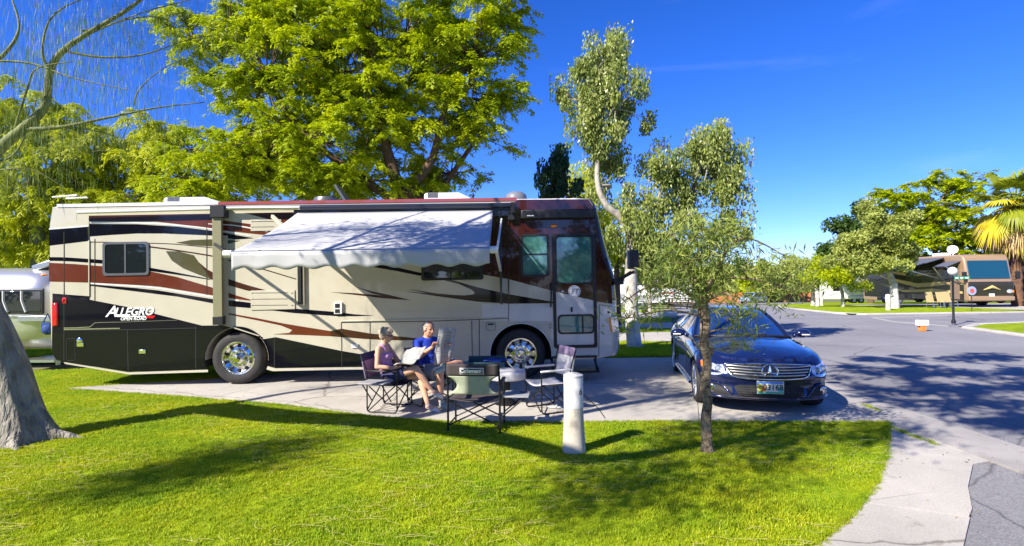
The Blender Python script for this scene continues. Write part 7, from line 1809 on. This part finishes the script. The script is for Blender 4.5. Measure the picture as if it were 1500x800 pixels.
# whitewashed trunk of the next tree down the row
ftree('street_tree', 'slim pale trunk in front of the second white motorhome', 951, 30, [(955, 375, 60, 50, 14, 0), (985, 395, 60, 40, 10, 0)], B_pale, L_ash, (.14, .06), 220, .5, 'droop', 71, .12)
# big rounded rock on the far verge
p = G(977, 465); rk = MB(); rk.ell((0, 0, .14), (.55, .35, .24), 16, 8); o = rk.build('rock', mat('pale_rock', (.62, .58, .52), .9, bump=.8, bscale=6), None, smooth=60); o.location = (p.x, p.y, 0); tag(o, 'pale rounded rock on the grass strip behind the coupe', 'rock')

# ---- silver trailer at the left edge
M_air = mat('brushed_trailer_skin', (.62, .62, .61), .34, metal=.75, var=.06, vscale=1.2)
ay = 12.6; ax1 = P(73, 450, ay).x; az = lambda py: Q(40, py, ay)[2]
air = empty('silver_trailer', (ax1, ay, 0), 0, 'polished silver rounded travel trailer behind the motorhome tail', 'trailer')
L_, W_ = 7.0, 2.4; V = []; F = []; NS = 26; nsx = 30
zb_, zt_ = .42, az(391)
for i in range(nsx + 1):
    t = i / nsx; xx = -L_ * t; e = min(t, 1 - t) * L_; kx = math.sqrt(max(0.0, 1 - (1 - min(e / .85, 1)) ** 2.4)); kx = max(kx, .02)
    for j in range(NS):
        a = 2 * PI * j / NS; cy, cz = math.cos(a), math.sin(a); sg = lambda v_: math.copysign(abs(v_) ** .55, v_)
        cyy, czz = sg(cy), sg(cz)
        zc = (zb_ + zt_) / 2; hz = (zt_ - zb_) / 2
        z = zc + czz * hz * (1 if czz > 0 else 1) * (lerp(.55, 1, kx) if czz > 0 else lerp(.85, 1, kx)); y = W_ / 2 + cyy * W_ / 2 * lerp(.55, 1, kx)
        V.append((xx, y, z))
for i in range(nsx):
    for j in range(NS): F.append((i * NS + j, i * NS + (j + 1) % NS, (i + 1) * NS + (j + 1) % NS, (i + 1) * NS + j))
F.append(tuple(range(NS))); F.append(tuple(nsx * NS + j for j in range(NS))[::-1])
mb = MB(); mb.add(V, F); mb.build('shell', M_air, air, smooth=50)
wx0, wx1 = P(-60, 430, ay).x - ax1, P(65, 430, ay).x - ax1
mb = MB(); mb.box(((wx0 + wx1) / 2, -.005, (az(423) + az(460)) / 2), (wx1 - wx0, .05, az(423) - az(460))); wn = mb.build('window', M_bplastic, air, bevel=.05, seg=3)
mb = MB(); mb.box(((wx0 + wx1) / 2, -.025, (az(423) + az(460)) / 2), (wx1 - wx0 - .1, .03, az(423) - az(460) - .1)); mb.build('pane', M_glass, wn, bevel=.03)
for k in range(2): mb = MB(); mb.tube([(wx1 - .9 + .42 * k, -.045, az(426)), (wx1 - .95 + .42 * k + .05, -.045, az(440)), (wx1 - .80 + .42 * k, -.045, az(457))], .03, 5); mb.build('curtain_fold', M_awning, wn, smooth=60)
mb = MB(); mb.box((-.35, .0, az(467)), (.75, .06, .13)); mb.build('number_plate_panel', M_alu, air, bevel=.01)
mb = MB(); mb.box((-L_ / 2 - .1, .0, az(462) - .02), (L_ - .4, .05, .03)); mb.build('belt_rail', M_alu, air)
mb = MB(); mb.ell((-.14, .0, az(403)), (.08, .05, .03)); mb.build('marker_lamp', M_orange, air, smooth=180)
mb = MB(); mb.box((-.55, .7, zt_ + .06), (.55, .5, .14), (0, R(-18), 0)); mb.build('roof_vent', M_alu, air, bevel=.02)
mb = MB(); mb.lathe([(.2, 0), (.34, 0), (.36, .04), (.36, .2), (.2, .2)], 24, 'Y', (-3.2, .02, .36), ring=True); mb.build('wheel', M_rubber, air); mb = MB(); mb.lathe([(.2, 0), (.2, .2)], 24, 'Y', (-3.2, W_ - .22, .36)); mb.build('wheel', M_rubber, air)
mb = MB(); mb.box((-.35, .4, .22), (.9, .8, .06)); mb.tube([(-.3, .6, .05), (-.3, .6, .45)], .05, 8); mb.build('bumper', M_alu, air)
# blue hose reel / bag between the two vehicles
p = P(64, 480, 12.0); bg_ = MB(); bg_.box((0, 0, 0), (.18, .12, .22)); bg_.ell((0, 0, -.04), (.12, .09, .13), 14, 10); bg_.tube([(-.1, 0, .1), (0, 0, .3), (.1, 0, .1)], .015, 6)
o = bg_.build('bag', mat('blue_nylon', (.015, .05, .20), .7, bump=.8, bscale=20), None, smooth=60); o.location = (p.x, 12.1, p.z); tag(o, 'blue bag hanging at the tail of the silver trailer', 'bag')
# ------------------------------------------------------------------ grass as instanced tufts
def in_poly(X, Y_, poly):
    inside = np.zeros(len(X), bool); n = len(poly); j = n - 1
    for i in range(n):
        xi, yi = poly[i][0], poly[i][1]; xj, yj = poly[j][0], poly[j][1]
        c = ((yi > Y_) != (yj > Y_)) & (X < (xj - xi) * (Y_ - yi) / (yj - yi + 1e-12) + xi); inside ^= c; j = i
    return inside
L_grass = leaf_mat('grass_blade', (.27, .38, .006), (.56, .62, .012), (.72, .70, .06), trans=.42, rough=.6, patch=((.62, .80, .9), (1.12, 1.02, 1.0)))
L_straw = leaf_mat('dry_needle', (.50, .46, .12), (.68, .60, .22), trans=.2)
RNG = np.random.default_rng(3)
def tuft(nb, rad, h, m, seed):
    r = np.random.default_rng(seed); V = []; F = []; va = []
    for k in range(nb):
        a, rr = r.uniform(0, 2 * PI), rad * math.sqrt(r.random()); x, y = rr * math.cos(a), rr * math.sin(a); hh = h * r.uniform(.6, 1.2); t = r.uniform(0, 2 * PI); l = r.uniform(.1, .8) * hh; w_ = r.uniform(.0016, .003)
        dx, dy = math.cos(t) * l, math.sin(t) * l; ox, oy = -math.sin(t) * w_, math.cos(t) * w_; b = len(V)
        V += [(x - ox, y - oy, 0), (x + ox, y + oy, 0), (x + dx * .4 + ox * .8, y + dy * .4 + oy * .8, hh * .6), (x + dx * .4 - ox * .8, y + dy * .4 - oy * .8, hh * .6), (x + dx, y + dy, hh)]
        F += [(b, b + 1, b + 2, b + 3), (b + 3, b + 2, b + 4)]; va += [r.random()] * 5
    me = bpy.data.meshes.new('grass_tuft'); me.from_pydata(V, [], F); at = me.attributes.new('var', 'FLOAT', 'POINT'); at.data.foreach_set('value', np.array(va, np.float32)); me.materials.append(m); return me
def scatter(name, pts, protos, label, rot=None, scl=None):
    """a point cloud mesh whose geometry nodes instance a prototype mesh on every point"""
    me = bpy.data.meshes.new(name); me.vertices.add(len(pts)); me.vertices.foreach_set('co', pts.astype(np.float32).ravel())
    ra = me.attributes.new('rot', 'FLOAT_VECTOR', 'POINT'); ra.data.foreach_set('vector', rot.astype(np.float32).ravel())
    sa = me.attributes.new('scl', 'FLOAT', 'POINT'); sa.data.foreach_set('value', scl.astype(np.float32))
    o = bpy.data.objects.new(name, me); COL.objects.link(o); o['kind'] = 'stuff'; o['label'] = label
    ng = bpy.data.node_groups.new(name, 'GeometryNodeTree'); ng.interface.new_socket('Geometry', in_out='INPUT', socket_type='NodeSocketGeometry'); ng.interface.new_socket('Geometry', in_out='OUTPUT', socket_type='NodeSocketGeometry')
    N = ng.nodes.new; L = ng.links.new; gi = N('NodeGroupInput'); go = N('NodeGroupOutput'); iop = N('GeometryNodeInstanceOnPoints')
    jn = N('GeometryNodeJoinGeometry') ; g2i = N('GeometryNodeGeometryToInstance')
    for pm in protos:
        ob = bpy.data.objects.new('grass_tuft_source', pm); on = N('GeometryNodeObjectInfo'); on.inputs['Object'].default_value = ob; on.inputs['As Instance'].default_value = True; L(on.outputs['Geometry'], g2i.inputs[0])
    r1 = N('GeometryNodeInputNamedAttribute'); r1.data_type = 'FLOAT_VECTOR'; r1.inputs[0].default_value = 'rot'
    s1 = N('GeometryNodeInputNamedAttribute'); s1.data_type = 'FLOAT'; s1.inputs[0].default_value = 'scl'
    L(gi.outputs[0], iop.inputs['Points']); L(g2i.outputs[0], iop.inputs['Instance']); iop.inputs['Pick Instance'].default_value = True
    L(r1.outputs[0], iop.inputs['Rotation']); L(s1.outputs[0], iop.inputs['Scale'])
    L(iop.outputs[0], go.inputs[0]); md = o.modifiers.new('gn', 'NODES'); md.node_group = ng; return o
def grass_area(name, label, poly, n, h, rad, seed, protos, zoff=0, edge=.0):
    xs_ = [p[0] for p in poly]; ys_ = [p[1] for p in poly]
    X = RNG.uniform(min(xs_), max(xs_), n * 4); Yy = RNG.uniform(min(ys_), max(ys_), n * 4)
    k = in_poly(X, Yy, poly)
    # keep what can be near the view
    k &= (np.abs(X) < Yy * 1.02 + 1.0) & (Yy > 3.2)
    X, Yy = X[k][:n], Yy[k][:n]
    pts = np.stack([X, Yy, np.array([gz(v) for v in Yy]) + zoff], 1)
    rot = np.stack([RNG.normal(size=len(X)) * .12, RNG.normal(size=len(X)) * .12, RNG.uniform(0, 2 * PI, len(X))], 1)
    pat = np.array([noise.noise(Vector((x * .8, y * .8, 1))) for x, y in zip(X, Yy)])
    scl = np.clip(1 + RNG.normal(size=len(X)) * .2 + pat * .5, .45, 1.8)
    return scatter(name, pts, protos, label, rot, scl)
prot = [tuft(26, .035, .019, L_grass, s_) for s_ in range(3)]
grass_area('grass', 'short bright grass of the near lawn', lawn_near, 90000, .03, .03, 1, prot, -.002)
prot2 = [tuft(34, .10, .05, L_grass, 9)]
for i, (y0, y1, n_) in enumerate(((13.8, 17.15, 9000), (20.35, 21.85, 4000))):
    grass_area('grass', ['grass strip behind the coupe and motorhome', 'narrow grass strip farther back between the pads'][i], [(-15, y0), (5.2, y0), (5.6, y1), (-15, y1)], n_, .05, .1, 2, prot2, .012)
# dry needles dropped on the lawn
X = RNG.uniform(-7, 4.5, 5000); Yy = 3.3 + 5.6 * RNG.random(5000) ** 1.0; k = in_poly(X, Yy, lawn_near)
pat = np.array([noise.noise(Vector((x * .5, y * .7, 7))) for x, y in zip(X, Yy)]); k &= pat > -.12; X, Yy = X[k][:1900], Yy[k][:1900]
mb = MB(); r_ = RNG
for x, y in zip(X, Yy):
    L_ = r_.uniform(.06, .26); a = r_.normal() * .6 + (.0 if r_.random() < .6 else 1.5); c_ = r_.normal() * .22; z = .022 + r_.random() * .012
    d = Vector((math.cos(a), math.sin(a) * .7, 0)); n_ = Vector((-d.y, d.x, 0)); w_ = .0026
    pp = [Vector((x, y, z)) + d * L_ * t + n_ * c_ * L_ * (t * (1 - t)) * 2 for t in (0, .33, .66, 1)]
    V = []
    for q in pp: V += [q - n_ * w_, q + n_ * w_]
    mb.add(V, [(0, 1, 3, 2), (2, 3, 5, 4), (4, 5, 7, 6)])
o = mb.build('fallen_needles', L_straw, None); a_ = o.data.attributes.new('var', 'FLOAT', 'POINT'); a_.data.foreach_set('value', RNG.random(len(o.data.vertices)).astype(np.float32)); o['kind'] = 'stuff'; o['label'] = 'dry yellow needles scattered on the near lawn'

# weeds in the gutter joint, blades creeping over the lawn's edge, fallen leaves, asphalt crumbs
prot3 = [tuft(22, .05, .045, L_grass, 12)]
def along(pts, n, jit):
    out = []
    for _ in range(n):
        i = RNG.integers(0, len(pts) - 1); a, b = np.array(pts[i][:2]), np.array(pts[i + 1][:2]); out.append(a + (b - a) * RNG.random() + RNG.normal(size=2) * jit)
    return np.array(out)
pj = np.concatenate([along([tuple(G(1262, 592))[:2], tuple(G(1292, 603))[:2]], 26, .02), along([tuple(G(1300, 624))[:2], tuple(G(1372, 652))[:2]], 40, .018)])
k = len(pj); scatter('joint_weeds', np.concatenate([pj, np.zeros((k, 1))], 1), prot3, 'small weeds growing in the joint beside the gutter', np.stack([np.zeros(k), np.zeros(k), RNG.uniform(0, 6.28, k)], 1), RNG.uniform(.3, .8, k))
ed = [tuple(p) for p in near] + [arc[0]] + arc[1:7]
pj = along(ed, 2600, .018); k = len(pj); scatter('edge_grass', np.concatenate([pj, np.zeros((k, 1))], 1), prot3, 'ragged grass creeping over the edge of the lawn', np.stack([RNG.normal(size=k) * .3, RNG.normal(size=k) * .3, RNG.uniform(0, 6.28, k)], 1), RNG.uniform(.25, .65, k))
L_fall = leaf_mat('fallen_leaf', (.22, .12, .04), (.50, .36, .12), trans=.1)
n = 420; X = RNG.uniform(-7, 9, n); Yy = RNG.uniform(3.6, 11.5, n)
leaf_mesh('fallen_leaves', np.stack([X, Yy, np.where(in_poly(X, Yy, lawn_near), .03, .008)], 1), np.stack([RNG.normal(size=n), RNG.normal(size=n), RNG.normal(size=n) * .15], 1), np.stack([RNG.normal(size=n) * .3, RNG.normal(size=n) * .3, np.ones(n)], 1), RNG.uniform(.02, .05, n), RNG.uniform(.008, .02, n), RNG.random(n), L_fall)
o = bpy.data.objects['fallen_leaves']; o['kind'] = 'stuff'; o['label'] = 'dry fallen leaves scattered over lawn, pad and road'
print('objects', len(bpy.data.objects), 'tris', sum(len(o.data.polygons) for o in bpy.data.objects if o.type == 'MESH'))
